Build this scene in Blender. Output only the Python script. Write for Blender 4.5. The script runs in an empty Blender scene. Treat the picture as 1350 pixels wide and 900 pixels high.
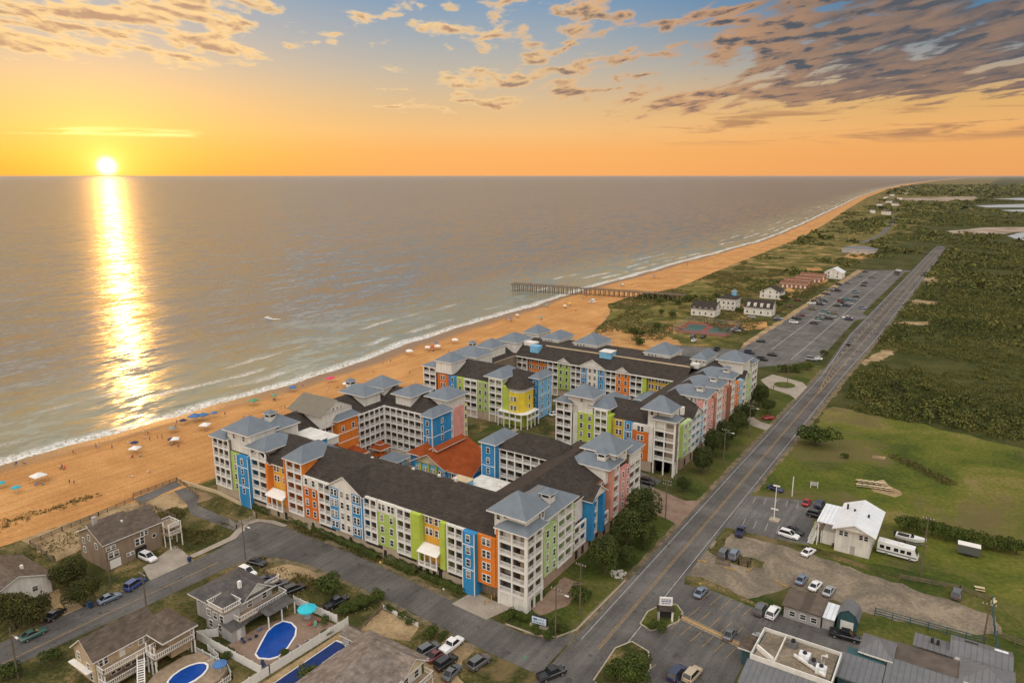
import bpy, bmesh, math, random
import numpy as np
from mathutils import Vector, Matrix
random.seed(7); rng = np.random.default_rng(7)
sc = bpy.context.scene
COL = sc.collection
R = math.radians

# ---------------------------------------------------------------- camera
F_PX, W_PX, H_PX, CX, CY, CAM_H = 950.0, 1350.0, 900.0, 675.0, 450.0, 85.0
PITCH = math.atan(218.0 / F_PX); YAW = R(33.65)
cam_d = bpy.data.cameras.new('camera'); cam = bpy.data.objects.new('camera', cam_d); COL.objects.link(cam)
cam_d.sensor_width = 36.0; cam_d.lens = 36.0 * F_PX / W_PX
cam_d.clip_start = 1.0; cam_d.clip_end = 300000.0
cam.location = (0, 0, CAM_H)
cam.rotation_euler = (math.pi / 2 - PITCH, 0, YAW)
sc.camera = cam
FW = (-math.sin(YAW) * math.cos(PITCH), math.cos(YAW) * math.cos(PITCH), -math.sin(PITCH))
RT = (math.cos(YAW), math.sin(YAW), 0.0)
UP = (-math.sin(YAW) * math.sin(PITCH), math.cos(YAW) * math.sin(PITCH), math.cos(PITCH))
def g(px, py, z=0.0):
    "survey helper: the spot on the ground (height z) that the photo shows at px, py"
    a = (px - CX) / F_PX; b = (CY - py) / F_PX
    d = [FW[i] + a * RT[i] + b * UP[i] for i in range(3)]
    t = (z - CAM_H) / d[2]
    return (d[0] * t, d[1] * t)

# ---------------------------------------------------------------- light
SUN_AZ = R(62.3)                                   # to the left of +Y (the sun stands over the sea)
SUN_EL = R(12.0)
def az_dir(el): return Vector((-math.sin(SUN_AZ) * math.cos(el), math.cos(SUN_AZ) * math.cos(el), math.sin(el)))
sun_d = bpy.data.lights.new('sun', 'SUN'); sun = bpy.data.objects.new('sun', sun_d); COL.objects.link(sun)
sun_d.energy = 0.36; sun_d.angle = R(0.6); sun_d.color = (1.0, 0.46, 0.10)
sun.rotation_euler = (-az_dir(SUN_EL)).to_track_quat('-Z', 'Y').to_euler()
sc.view_settings.view_transform = 'Standard'; sc.view_settings.look = 'None'
sc.view_settings.exposure = 0.0; sc.view_settings.gamma = 1.0; sc.view_settings.use_curve_mapping = False

# ---------------------------------------------------------------- node helper
def lin(r, gg, b):
    f = lambda c: ((c / 255 + 0.055) / 1.055) ** 2.4 if c > 10.3 else c / 255 / 12.92
    return (f(r), f(gg), f(b), 1.0)
class NT:
    def __init__(s, tree): s.t = tree; s.n = tree.nodes; s.l = tree.links
    def node(s, typ, ins=None, **kw):
        n = s.n.new(typ)
        for k, v in kw.items(): setattr(n, k, v)
        for k, v in (ins or {}).items():
            sock = n.inputs[k]
            if isinstance(v, bpy.types.NodeSocket): s.l.new(v, sock)
            else: sock.default_value = v
        return n
    def m(s, op, a, b=None, c=None, clamp=False):
        ins = {0: a}
        if b is not None: ins[1] = b
        if c is not None: ins[2] = c
        return s.node('ShaderNodeMath', ins, operation=op, use_clamp=clamp).outputs[0]
    def vm(s, op, a, b=None):
        ins = {0: a}
        if b is not None: ins[1] = b
        n = s.node('ShaderNodeVectorMath', ins, operation=op)
        return n.outputs['Value'] if op in ('DOT_PRODUCT', 'LENGTH') else n.outputs[0]
    def ss(s, x, a, b, lo=0.0, hi=1.0):
        return s.node('ShaderNodeMapRange', {'Value': x, 'From Min': a, 'From Max': b, 'To Min': lo, 'To Max': hi},
                      interpolation_type='SMOOTHSTEP').outputs[0]
    def lr(s, x, a, b, lo=0.0, hi=1.0):
        return s.node('ShaderNodeMapRange', {'Value': x, 'From Min': a, 'From Max': b, 'To Min': lo, 'To Max': hi}).outputs[0]
    def mix(s, f, a, b, mode='MIX'):
        return s.node('ShaderNodeMix', {0: f, 6: a, 7: b}, data_type='RGBA', blend_type=mode).outputs[2]
    def noise(s, vec, scale, detail=2.0, rough=0.5, dist=0.0, out='Fac'):
        return s.node('ShaderNodeTexNoise', {'Vector': vec, 'Scale': scale, 'Detail': detail, 'Roughness': rough,
                      'Distortion': dist}).outputs[out]
    def ramp(s, f, stops, interp='LINEAR'):
        n = s.node('ShaderNodeValToRGB', {0: f}); cr = n.color_ramp; cr.interpolation = interp
        while len(cr.elements) < len(stops): cr.elements.new(0.5)
        for e, (p, c) in zip(cr.elements, stops): e.position = p; e.color = c
        return n.outputs[0]

# ---------------------------------------------------------------- sky
world = bpy.data.worlds.new('World'); sc.world = world; world.use_nodes = True
w = NT(world.node_tree); w.n.clear()
D = w.vm('NORMALIZE', w.node('ShaderNodeTexCoord').outputs['Generated'])
dx, dy, dz = w.node('ShaderNodeSeparateXYZ', {0: D}).outputs
horiz_f = (-math.sin(YAW), math.cos(YAW), 0)
fwd = w.vm('DOT_PRODUCT', D, horiz_f); rgt = w.vm('DOT_PRODUCT', D, RT)
az = w.m('ARCTAN2', rgt, fwd)                       # azimuth from the coast view's axis, right positive
el = w.m('ARCSINE', dz)                             # radians
def stops(rows): return [(e / 16.0, lin(*c)) for e, c in rows]
elf = w.m('DIVIDE', el, R(16.0), clamp=True)
cL = w.ramp(elf, stops([(0, (255, 172, 58)), (1.5, (255, 192, 82)), (3.2, (254, 202, 112)), (5.5, (246, 200, 140)), (8.5, (208, 190, 172)), (12, (165, 175, 185)), (16, (150, 168, 190))]))
cM = w.ramp(elf, stops([(0, (252, 176, 100)), (1.8, (252, 182, 106)), (3.2, (246, 192, 126)), (5.0, (226, 190, 142)), (7.5, (196, 184, 166)), (10, (162, 172, 180)), (12.5, (128, 158, 186)), (16, (135, 162, 190))]))
cR = w.ramp(elf, stops([(0, (238, 164, 98)), (1.8, (240, 170, 98)), (3.2, (238, 178, 110)), (5.0, (222, 176, 112)), (7.5, (160, 156, 150)), (10, (96, 130, 156)), (12.5, (58, 112, 156)), (16, (80, 125, 165))]))
base = w.mix(w.ss(az, R(-34), R(-4)), cL, cM)
base = w.mix(w.ss(az, R(-2), R(34)), base, cR)
# high sky out of frame: brighter, cooler
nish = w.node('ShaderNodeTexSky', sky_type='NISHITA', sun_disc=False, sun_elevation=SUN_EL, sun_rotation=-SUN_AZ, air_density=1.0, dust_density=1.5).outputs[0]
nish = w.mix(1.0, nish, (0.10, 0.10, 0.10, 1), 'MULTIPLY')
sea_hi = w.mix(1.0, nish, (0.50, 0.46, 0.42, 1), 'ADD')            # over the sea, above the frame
fill_hi = w.mix(1.0, nish, (2.38, 2.20, 2.00, 1), 'ADD')           # added bright sky behind the camera, lifts the walls facing it
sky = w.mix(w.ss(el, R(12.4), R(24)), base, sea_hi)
sky = w.mix(w.m('MULTIPLY', w.ss(fwd, 0.15, -0.35), w.ss(el, R(1), R(9))), sky, fill_hi)
# clouds : a broken layer seen in perspective
elw = w.m('MAXIMUM', w.m('SUBTRACT', el, w.m('MULTIPLY', w.m('MAXIMUM', az, -0.1), w.ss(az, -0.12, 0.25, 0.0, 0.09))), -0.02)
pu = w.m('DIVIDE', az, w.m('ADD', w.m('MULTIPLY', w.m('MAXIMUM', el, 0.0), 0.6), 0.10))
pv = w.m('LOGARITHM', w.m('ADD', elw, 0.05), math.e)
cp = w.node('ShaderNodeCombineXYZ', {0: w.m('MULTIPLY', pu, 3.6), 1: w.m('MULTIPLY', pv, 11.0), 2: 8.2}).outputs[0]
n1 = w.noise(cp, 1.0, 7.0, 0.56, 0.25)
n2 = w.noise(cp, 0.30, 3.0, 0.55)
cp_sh = w.vm('ADD', cp, (-0.10, -0.28, 0.0))
n1s = w.noise(cp_sh, 1.0, 5.0, 0.56, 0.25)
nn = w.m('ADD', w.m('MULTIPLY', n1, 0.75), w.m('MULTIPLY', n2, 0.34))
# where the photo has cloud: top left band, scattered middle, heavy right
left = w.m('MULTIPLY', w.ss(az, R(-10), R(-21)), w.ss(el, R(5.6), R(8.6)))
mid = w.m('MULTIPLY', w.m('MULTIPLY', w.ss(az, R(-24), R(-4)), w.ss(el, R(2.6), R(5.4))), 0.87)
right = w.m('MULTIPLY', w.ss(az, R(1), R(20)), w.ss(el, R(3.0), R(6.0)))
cov = w.m('MAXIMUM', w.m('MAXIMUM', w.m('MULTIPLY', left, 1.02), mid), w.m('MULTIPLY', right, w.ss(az, R(8), R(26), 0.9, 1.20)))
thr = w.node('ShaderNodeMapRange', {'Value': cov, 'From Min': 0.0, 'From Max': 1.0, 'To Min': 0.78, 'To Max': 0.49}, clamp=False).outputs[0]
dx_ = w.m('SUBTRACT', nn, thr)
dens = w.ss(dx_, -0.005, 0.085)
thick = w.ss(dx_, 0.02, 0.14)
# low streaks
sp = w.node('ShaderNodeCombineXYZ', {0: w.m('MULTIPLY', az, 5.0), 1: w.m('MULTIPLY', el, 62.0), 2: 1.3}).outputs[0]
ns = w.noise(sp, 1.3, 5.0, 0.6, 0.5)
band1 = w.m('MULTIPLY', w.m('MULTIPLY', w.ss(el, R(2.55), R(2.85)), w.ss(el, R(3.3), R(2.95))), w.m('MULTIPLY', w.ss(az, R(-19), R(-25)), w.ss(az, R(-44), R(-35.4))))
str1 = w.m('MULTIPLY', band1, w.ss(ns, 0.47, 0.62))
band2 = w.m('MULTIPLY', w.m('MULTIPLY', w.ss(el, R(2.0), R(2.9)), w.ss(el, R(5.2), R(3.9))), w.ss(az, R(5), R(20)))
str2 = w.m('MULTIPLY', band2, w.ss(ns, 0.49, 0.62))
warm = w.ss(az, R(16), R(-10))
lit = w.mix(warm, lin(214, 164, 120), lin(255, 216, 156))
drk = w.mix(warm, lin(88, 92, 100), lin(182, 148, 128))
drk = w.mix(w.ss(el, R(3.8), R(7.6)), w.mix(warm, lin(136, 112, 98), lin(205, 155, 112)), drk)
shade = w.m('MULTIPLY', thick, w.ss(w.m('SUBTRACT', n1, n1s), -0.07, 0.12, 0.25, 1.0))
shade = w.m('MAXIMUM', shade, w.m('MULTIPLY', w.ss(az, R(8), R(26)), w.ss(n1s, 0.36, 0.66, 0.98, 0.66)))
ccol = w.mix(shade, lit, drk)
sky = w.mix(w.m('MULTIPLY', dens, w.ss(el, R(40), R(18))), sky, ccol)
sky = w.mix(w.m('MULTIPLY', str2, 0.9), sky, lin(176, 130, 96))
sky = w.mix(w.m('MULTIPLY', str1, 0.95), sky, (1.25, 0.98, 0.36, 1))
# the sun itself, low over the water
sd = az_dir(R(0.66))
ang = w.m('ARCCOSINE', w.m('MINIMUM', w.vm('DOT_PRODUCT', D, tuple(sd)), 0.9999999))
disc = w.ss(ang, R(0.85), R(0.25))
gl = lambda amp, wd: w.m('MULTIPLY', w.m('EXPONENT', w.m('MULTIPLY', ang, -1 / R(wd))), amp)
g1 = gl(1.0, 0.42); g2 = gl(0.5, 2.2); g3 = gl(0.40, 8.0)
rgb = lambda v, c: w.mix(1.0, c, w.node('ShaderNodeCombineXYZ', {0: v, 1: v, 2: v}).outputs[0], 'MULTIPLY')
sky = w.mix(1.0, sky, rgb(g1, (1, 0.86, 0.50, 1)), 'ADD'); sky = w.mix(1.0, sky, rgb(g2, (1, 0.72, 0.16, 1)), 'ADD'); sky = w.mix(1.0, sky, rgb(g3, (1, 0.50, 0.02, 1)), 'ADD')
sky = w.mix(disc, sky, (2.0, 1.75, 1.2, 1))
# below the horizon
sky = w.mix(w.ss(el, R(-0.02), R(-0.4)), sky, lin(120, 110, 100))
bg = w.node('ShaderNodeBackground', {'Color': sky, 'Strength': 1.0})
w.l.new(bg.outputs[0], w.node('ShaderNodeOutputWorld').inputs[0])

# ---------------------------------------------------------------- object helpers
def tag(o, label=None, cat=None, group=None, kind=None):
    if label: o['label'] = label
    if cat: o['category'] = cat
    if group: o['group'] = group
    if kind: o['kind'] = kind
    return o
def empty(name, loc=(0, 0, 0), rz=0.0, label=None, cat=None, group=None):
    o = bpy.data.objects.new(name, None); COL.objects.link(o); o.empty_display_size = 0.5
    o.location = loc; o.rotation_euler = (0, 0, rz)
    return tag(o, label, cat, group)
def link(name, me, parent=None, mats=None, loc=None, rz=None):
    o = bpy.data.objects.new(name, me); COL.objects.link(o)
    if parent is not None: o.parent = parent
    if loc is not None: o.location = loc
    if rz is not None: o.rotation_euler = (0, 0, rz)
    if mats is not None and not len(me.materials):
        for mt in (mats if isinstance(mats, (list, tuple)) else [mats]): me.materials.append(mt)
    return o
class MB:
    "collects shapes and turns them into ONE mesh object"
    def __init__(s): s.v = []; s.f = []; s.mi = []; s.cur = 0; s.sm = []
    def _add(s, vs, fs, smooth=False):
        o = len(s.v); s.v += [tuple(q) for q in vs]
        for f in fs: s.f.append(tuple(i + o for i in f)); s.mi.append(s.cur); s.sm.append(smooth)
    def mat(s, i): s.cur = i; return s
    def box(s, x0, x1, y0, y1, z0, z1):
        vs = [(x0, y0, z0), (x1, y0, z0), (x1, y1, z0), (x0, y1, z0), (x0, y0, z1), (x1, y0, z1), (x1, y1, z1), (x0, y1, z1)]
        s._add(vs, [(0, 3, 2, 1), (4, 5, 6, 7), (0, 1, 5, 4), (1, 2, 6, 5), (2, 3, 7, 6), (3, 0, 4, 7)]); return s
    def poly(s, pts, smooth=False): s._add(pts, [tuple(range(len(pts)))], smooth); return s
    def prism(s, outline, z0, z1):
        n = len(outline)
        a = sum(outline[i][0] * outline[(i + 1) % n][1] - outline[(i + 1) % n][0] * outline[i][1] for i in range(n))
        if a < 0: outline = outline[::-1]
        vs = [(x, y, z0) for x, y in outline] + [(x, y, z1) for x, y in outline]
        s._add(vs, [tuple(range(n))[::-1], tuple(range(n, 2 * n))] + [(i, (i + 1) % n, n + (i + 1) % n, n + i) for i in range(n)]); return s
    def tube(s, pts, r, n=8, smooth=True, caps=True):
        pts = [Vector(p) for p in pts]; k = len(pts); rr = r if isinstance(r, (list, tuple)) else [r] * k
        vs = []; fs = []
        for i, p in enumerate(pts):
            d = (pts[min(i + 1, k - 1)] - pts[max(i - 1, 0)]).normalized()
            a = d.orthogonal().normalized() if abs(d.z) < 0.9 else Vector((1, 0, 0)); b = d.cross(a).normalized(); a = b.cross(d)
            for j in range(n):
                t = 2 * math.pi * j / n
                vs.append(p + (a * math.cos(t) + b * math.sin(t)) * rr[i])
        for i in range(k - 1):
            for j in range(n):
                fs.append((i * n + j, i * n + (j + 1) % n, (i + 1) * n + (j + 1) % n, (i + 1) * n + j))
        s._add(vs, fs, smooth)
        if caps: s._add(vs[:n], [tuple(range(n))[::-1]]); s._add(vs[-n:], [tuple(range(n))])
        return s
    def beam(s, p, q, w_, h_):
        p = Vector(p); q = Vector(q); d = (q - p).normalized()
        a = d.cross(Vector((0, 0, 1))) if abs(d.z) < 0.95 else Vector((1, 0, 0))
        a = a.normalized() * (w_ / 2); b = a.cross(d).normalized() * (h_ / 2)
        vs = [p - a - b, p + a - b, p + a + b, p - a + b, q - a - b, q + a - b, q + a + b, q - a + b]
        s._add(vs, [(0, 1, 2, 3), (7, 6, 5, 4), (1, 0, 4, 5), (2, 1, 5, 6), (3, 2, 6, 7), (0, 3, 7, 4)]); return s
    def mesh(s, name, mats=None):
        me = bpy.data.meshes.new(name); me.from_pydata(s.v, [], s.f)
        me.polygons.foreach_set('material_index', s.mi); me.polygons.foreach_set('use_smooth', s.sm)
        for mt in (mats if isinstance(mats, (list, tuple)) else [mats] if mats else []): me.materials.append(mt)
        bm = bmesh.new(); bm.from_mesh(me); bmesh.ops.recalc_face_normals(bm, faces=bm.faces); bm.to_mesh(me); bm.free()
        me.update(); return me
    def build(s, name, mats, parent=None, loc=None, rz=None): return link(name, s.mesh(name, mats), parent, None, loc, rz)
def children(o): return [c for c in bpy.data.objects if c.parent == o]
_kids = {}
def copy_tree(o, loc=None, rz=None, label=None, parent=None, swap=None):
    "a thing, its parts and their sub-parts"
    c = o.copy(); COL.objects.link(c)
    if parent is not None: c.parent = parent
    if loc is not None: c.location = loc
    if rz is not None: c.rotation_euler = (0, 0, rz)
    if label: c['label'] = label
    if o.name not in _kids: _kids[o.name] = [k.name for k in children(o)]
    for k in _kids[o.name]: copy_tree(bpy.data.objects[k], parent=c)
    return c

# ---------------------------------------------------------------- materials
def material(name):
    m = bpy.data.materials.new(name); m.use_nodes = True
    t = NT(m.node_tree); b = t.n['Principled BSDF']
    return m, t, b
def mat_plain(name, col, rough=0.6, metal=0.0, var=0.12, scale=1.5, spec=0.4, bump=0.0, bscale=20, coat=0.0):
    "one colour with the unevenness a painted or weathered surface has"
    m, t, b = material(name); c = tuple(col) + (1,)
    P = t.node('ShaderNodeTexCoord').outputs['Object']
    n = t.noise(P, scale, 5, 0.6)
    k = t.lr(n, 0.3, 0.7, 1 - var, 1 + var)
    cc = t.mix(1.0, c, t.node('ShaderNodeCombineXYZ', {0: k, 1: k, 2: k}).outputs[0], 'MULTIPLY')
    t.l.new(cc, b.inputs['Base Color']); b.inputs['Roughness'].default_value = rough; b.inputs['Metallic'].default_value = metal
    b.inputs['Specular IOR Level'].default_value = spec; b.inputs['Coat Weight'].default_value = coat
    if bump:
        t.l.new(t.node('ShaderNodeBump', {'Strength': bump, 'Distance': 0.05, 'Height': t.noise(P, bscale, 3)}).outputs[0], b.inputs['Normal'])
    return m
def mat_ramp(name, stops_, scale=0.5, detail=6, rough=0.9, dist=0.3, scale2=None, rough_n=0.62, spec=0.15, bump=0.0):
    "ground: patches of several colours from two scales of noise, in world metres"
    m, t, b = material(name)
    P = t.node('ShaderNodeNewGeometry').outputs['Position']
    n = t.noise(P, scale, detail, rough_n, dist)
    if scale2: n = t.m('ADD', t.m('MULTIPLY', n, 0.6), t.m('MULTIPLY', t.noise(P, scale2, 4, 0.7), 0.4))
    c = t.ramp(n, [(p, tuple(q) + (1,)) for p, q in stops_])
    t.l.new(c, b.inputs['Base Color']); b.inputs['Roughness'].default_value = rough; b.inputs['Specular IOR Level'].default_value = spec
    if bump: t.l.new(t.node('ShaderNodeBump', {'Strength': bump, 'Distance': 0.2, 'Height': n}).outputs[0], b.inputs['Normal'])
    return m
M = {}
# ================================================================ SETTING
# ---- coast lines measured along the shore (y, x of waterline, x where sand ends)
COAST = [(-200, -250, -192), (0, -244, -190), (60, -242.5, -186), (84, -242, -185), (110, -241, -181), (160, -241, -176), (198, -240, -175), (251, -245.5, -173), (290, -249.5, -170),
         (319, -252, -176), (360, -253, -184), (404, -254.5, -196), (438, -256, -215), (480, -258.5, -215), (532, -260.5, -203), (591, -261, -206), (706, -262, -213),
         (823, -262, -218), (989, -263, -226), (1100, -269, -232), (1425, -298, -262), (2107, -367, -335), (3296, -490, -455), (5217, -650, -610), (8679, -872, -790),
         (15000, -1037, -960), (40000, -1500, -1400)]
def interp(y, k):
    for a, b in zip(COAST, COAST[1:]):
        if a[0] <= y <= b[0]:
            t = (y - a[0]) / (b[0] - a[0]); return a[k] + t * (b[k] - a[k])
    return COAST[0][k] if y < COAST[0][0] else COAST[-1][k]
def coast_rows():
    ys = []; y = -200.0
    while y < 39000: ys.append(y); y += 4 if y < 700 else 14 if y < 1600 else 60 if y < 4000 else 600
    return ys + [39000]
def wob(y, s, a, ph=0): return a * (math.sin(y / s + ph) + 0.6 * math.sin(y / (s * 0.43) + 2.1 + ph) + 0.35 * math.sin(y / (s * 0.19) + 0.7 + ph))

# ---- sea : one sheet, with the distance to the shore kept as an attribute
ys = coast_rows(); offs = [-8, 0, 1.5, 3, 5, 8, 12, 18, 26, 36, 50, 70, 100, 150, 260, 500, 1500, 6000, 30000, 120000]
vs = []; dist = []
for y in ys:
    wx = interp(y, 1) + wob(y, 9, 0.55) + wob(y, 31, 0.8, 1)
    for d in offs: vs.append((wx - d, y, -0.5)); dist.append(d)
n = len(offs); fs = [(i * n + j, i * n + j + 1, (i + 1) * n + j + 1, (i + 1) * n + j) for i in range(len(ys) - 1) for j in range(n - 1)]
b0 = len(vs)
far = [(-120000, 39000, -0.5), (-1500, 39000, -0.5), (-1500, 150000, -0.5), (-120000, 150000, -0.5), (interp(-200, 1), -200, -0.5), (-120000, -200, -0.5), (-120000, -4000, -0.5), (-240, -4000, -0.5)]
vs += far; dist += [9000] * len(far); fs += [(b0, b0 + 1, b0 + 2, b0 + 3), (b0 + 4, b0 + 5, b0 + 6, b0 + 7)]
me = bpy.data.meshes.new('sea'); me.from_pydata(vs, [], fs)
at = me.attributes.new('shore', 'FLOAT', 'POINT'); at.data.foreach_set('value', dist)
m, t, b = material('sea_water'); M['sea'] = m
geo = t.node('ShaderNodeNewGeometry'); P = geo.outputs['Position']
sh = t.node('ShaderNodeAttribute', attribute_name='shore').outputs['Fac']
px_, py_, pz_ = t.node('ShaderNodeSeparateXYZ', {0: P}).outputs
# wave slopes: long crests roughly parallel to the coast, plus chop; as real normals so that far water keeps its glitter
def slopes(sx, sy, rot, det, seed):
    mp = t.node('ShaderNodeMapping', {'Vector': P, 'Rotation': (0, 0, rot), 'Scale': (sx, sy, 1), 'Location': (seed, seed * 1.7, seed)}).outputs[0]
    n_ = t.noise(mp, 1.0, det, 0.55, 0.2, out='Color')
    return t.vm('SUBTRACT', n_, (0.5, 0.5, 0.5))
SD = (-0.885, 0.465, 0.0); SC = (0.465, 0.885, 0.0)      # along and across the incoming swell
def swell(cl, al, ac, det, seed, rot):
    n_ = slopes(cl[0], cl[1], rot, det, seed); a_, b_, _c = t.node('ShaderNodeSeparateXYZ', {0: n_}).outputs
    ka = t.m('MULTIPLY', a_, al); kb = t.m('MULTIPLY', b_, ac)
    return t.vm('ADD', t.vm('MULTIPLY', t.node('ShaderNodeCombineXYZ', {0: ka, 1: ka, 2: 0.0}).outputs[0], SD), t.vm('MULTIPLY', t.node('ShaderNodeCombineXYZ', {0: kb, 1: kb, 2: 0.0}).outputs[0], SC))
s1 = swell((0.13, 0.034), 0.60, 0.10, 4, 0.0, R(-14)); s2 = swell((0.55, 0.19), 0.46, 0.12, 3, 5.0, R(-30)); s3 = swell((0.036, 0.010), 0.05, 0.015, 2, 9.0, R(-15))
sl = t.vm('ADD', t.vm('ADD', s1, s2), s3)
nrm = t.vm('NORMALIZE', t.vm('ADD', sl, (0, 0, 1)))
deep = t.ss(sh, 4, 130)
patch = t.noise(t.node('ShaderNodeMapping', {'Vector': P, 'Scale': (0.006, 0.0018, 1), 'Rotation': (0, 0, R(-20))}).outputs[0], 1.0, 4, 0.6)
bc = t.mix(deep, (0.200, 0.205, 0.135, 1), (0.115, 0.108, 0.098, 1))
bc = t.mix(t.ss(patch, 0.38, 0.66, 0.0, 0.6), bc, (0.088, 0.100, 0.094, 1))
# foam: swash edge and a few broken breaker lines that run along the shore
nf = t.noise(t.node('ShaderNodeMapping', {'Vector': P, 'Scale': (0.05, 0.035, 1)}).outputs[0], 1.0, 4, 0.6)
shw = t.m('ADD', sh, t.m('MULTIPLY', t.m('SUBTRACT', nf, 0.5), 9.0))
fine = t.noise(P, 0.9, 6, 0.7)
def line(c, w0, w1, amt):
    up_ = t.ss(shw, c - w0, c); dn = t.ss(shw, c + w1, c)
    seg = t.ss(t.noise(t.node('ShaderNodeMapping', {'Vector': P, 'Scale': (0.03, 0.018, 1), 'Location': (c, c * 3, 0)}).outputs[0], 1.0, 2), 0.5, 0.62)
    return t.m('MULTIPLY', t.m('MULTIPLY', t.m('MULTIPLY', up_, dn), seg), amt)
swash = t.m('MULTIPLY', t.ss(shw, 8.5, 2.5), t.ss(sh, -3, 0.2))
foam = t.m('MAXIMUM', t.m('MAXIMUM', t.m('MULTIPLY', swash, 1.0), line(15, 1.5, 6.5, 0.95)), t.m('MAXIMUM', line(28, 1.2, 5.5, 0.9), line(46, 1.2, 5, 0.75)))
foam = t.m('MULTIPLY', foam, t.ss(fine, 0.36, 0.58))
white = t.m('MULTIPLY', t.ss(t.noise(t.node('ShaderNodeMapping', {'Vector': P, 'Scale': (0.06, 0.022, 1), 'Rotation': (0, 0, R(-22))}).outputs[0], 1.0, 5, 0.62), 0.80, 0.83), t.ss(sh, 700, 60))
foam = t.m('MAXIMUM', foam, t.m('MULTIPLY', white, 0.8))
bc = t.mix(foam, bc, (0.72, 0.70, 0.66, 1))
# a rough sea shows its own colour as well as the sky: facets hide one another at grazing angles, so reflection stays moderate
lw = t.node('ShaderNodeLayerWeight', {'Blend': 0.5, 'Normal': nrm}).outputs['Facing']
fac = t.m('MULTIPLY', t.lr(lw, 0.52, 0.98, 0.05, 0.36), t.m('SUBTRACT', 1.0, t.m('MULTIPLY', foam, 0.9)))
dif = t.node('ShaderNodeBsdfDiffuse', {'Color': bc, 'Normal': nrm}).outputs[0]
glo = t.node('ShaderNodeBsdfGlossy', {'Color': (1, 1, 1, 1), 'Roughness': 0.165, 'Normal': nrm}).outputs[0]
mx = t.node('ShaderNodeMixShader', {0: fac, 1: dif, 2: glo}).outputs[0]
t.n.remove(b); t.l.new(mx, [q for q in t.n if q.type == 'OUTPUT_MATERIAL'][0].inputs['Surface'])
sea = link('sea', me, mats=[m]); tag(sea, kind='structure')

# ---- land base : one sheet to the horizon
vs = []; fs = []; xs_ = [0, 6, 20, 60, 200, 800, 4000, 20000, 120000]
for y in ys + [150000]:
    lx = interp(y, 2) + 1.5
    vs.append((lx - 1.0, y, -1.5))
    for d in xs_: vs.append((lx + d, y, 0))
n = len(xs_) + 1; fs = [(i * n + j, i * n + j + 1, (i + 1) * n + j + 1, (i + 1) * n + j) for i in range(len(ys)) for j in range(n - 1)]
b0 = len(vs); vs += [(interp(-200, 2) + 1.5, -200, 0), (120000, -200, 0), (120000, -4000, 0), (-190, -4000, 0)]; fs.append((b0, b0 + 1, b0 + 2, b0 + 3))
me = bpy.data.meshes.new('ground'); me.from_pydata(vs, [], fs)
m, t, b = material('scrub_ground'); M['scrub'] = m
P = t.node('ShaderNodeNewGeometry').outputs['Position']
px_, py_, pz_ = t.node('ShaderNodeSeparateXYZ', {0: P}).outputs
nb = t.noise(P, 0.011, 6, 0.62, 0.5); nm = t.noise(P, 0.06, 6, 0.65, 0.3); nfine = t.noise(P, 0.8, 4, 0.7)
veg = t.ramp(t.m('ADD', t.m('MULTIPLY', nm, 0.55), t.m('MULTIPLY', nfine, 0.45)), [(0.34, (0.018, 0.024, 0.007, 1)), (0.48, (0.045, 0.052, 0.014, 1)), (0.60, (0.085, 0.080, 0.026, 1)), (0.72, (0.14, 0.115, 0.045, 1))])
dune = t.ramp(t.m('ADD', t.m('MULTIPLY', nm, 0.7), t.m('MULTIPLY', nfine, 0.3)), [(0.40, (0.052, 0.056, 0.013, 1)), (0.49, (0.105, 0.098, 0.024, 1)), (0.55, (0.20, 0.145, 0.052, 1)), (0.61, (0.42, 0.26, 0.105, 1))])
strip = t.ss(t.m('ADD', px_, t.m('MULTIPLY', t.m('SUBTRACT', nb, 0.5), 120.0)), -95.0, -140.0)
gcol = t.mix(strip, veg, dune)
t.l.new(gcol, b.inputs['Base Color']); b.inputs['Roughness'].default_value = 0.95; b.inputs['Specular IOR Level'].default_value = 0.1
tag(link('ground', me, mats=[m]), kind='structure')

# ---- beach
vs = []; across = []
cols = [(0.0, 0.10), (0.12, 0.13), (0.4, 0.10), (0.7, 0.02), (0.86, -0.15), (0.95, -0.36), (1.0, -0.52), (1.25, -1.3)]
for y in ys:
    lx = interp(y, 2) + wob(y, 13, 1.0) ; wx = interp(y, 1) + wob(y, 9, 0.55) + wob(y, 31, 0.8, 1)
    vs.append((lx + 1.6, y, -0.2)); across.append(0)
    for c, z in cols: vs.append((lx + (wx - lx) * c, y, z)); across.append(c)
n = len(cols) + 1; fs = [(i * n + j, i * n + j + 1, (i + 1) * n + j + 1, (i + 1) * n + j) for i in range(len(ys) - 1) for j in range(n - 1)]
me = bpy.data.meshes.new('beach'); me.from_pydata(vs, [], fs)
at = me.attributes.new('across', 'FLOAT', 'POINT'); at.data.foreach_set('value', across)
m, t, b = material('beach_sand'); M['sand'] = m
P = t.node('ShaderNodeNewGeometry').outputs['Position']
ac = t.node('ShaderNodeAttribute', attribute_name='across').outputs['Fac']
nl = t.noise(P, 0.05, 5, 0.6, 0.4); nfn = t.noise(P, 1.3, 5, 0.7)
tracks = t.noise(t.node('ShaderNodeMapping', {'Vector': P, 'Scale': (0.5, 0.03, 1), 'Rotation': (0, 0, R(8))}).outputs[0], 1.0, 4, 0.7)
sandc = t.ramp(t.m('ADD', t.m('ADD', t.m('MULTIPLY', nl, 0.36), t.m('MULTIPLY', nfn, 0.36)), t.m('MULTIPLY', tracks, 0.28)), [(0.41, (0.36, 0.170, 0.054, 1)), (0.5, (0.46, 0.228, 0.076, 1)), (0.59, (0.58, 0.31, 0.115, 1))])
wet = t.ss(t.m('ADD', ac, t.m('MULTIPLY', t.m('SUBTRACT', nl, 0.5), 0.16)), 0.80, 0.93)
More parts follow.
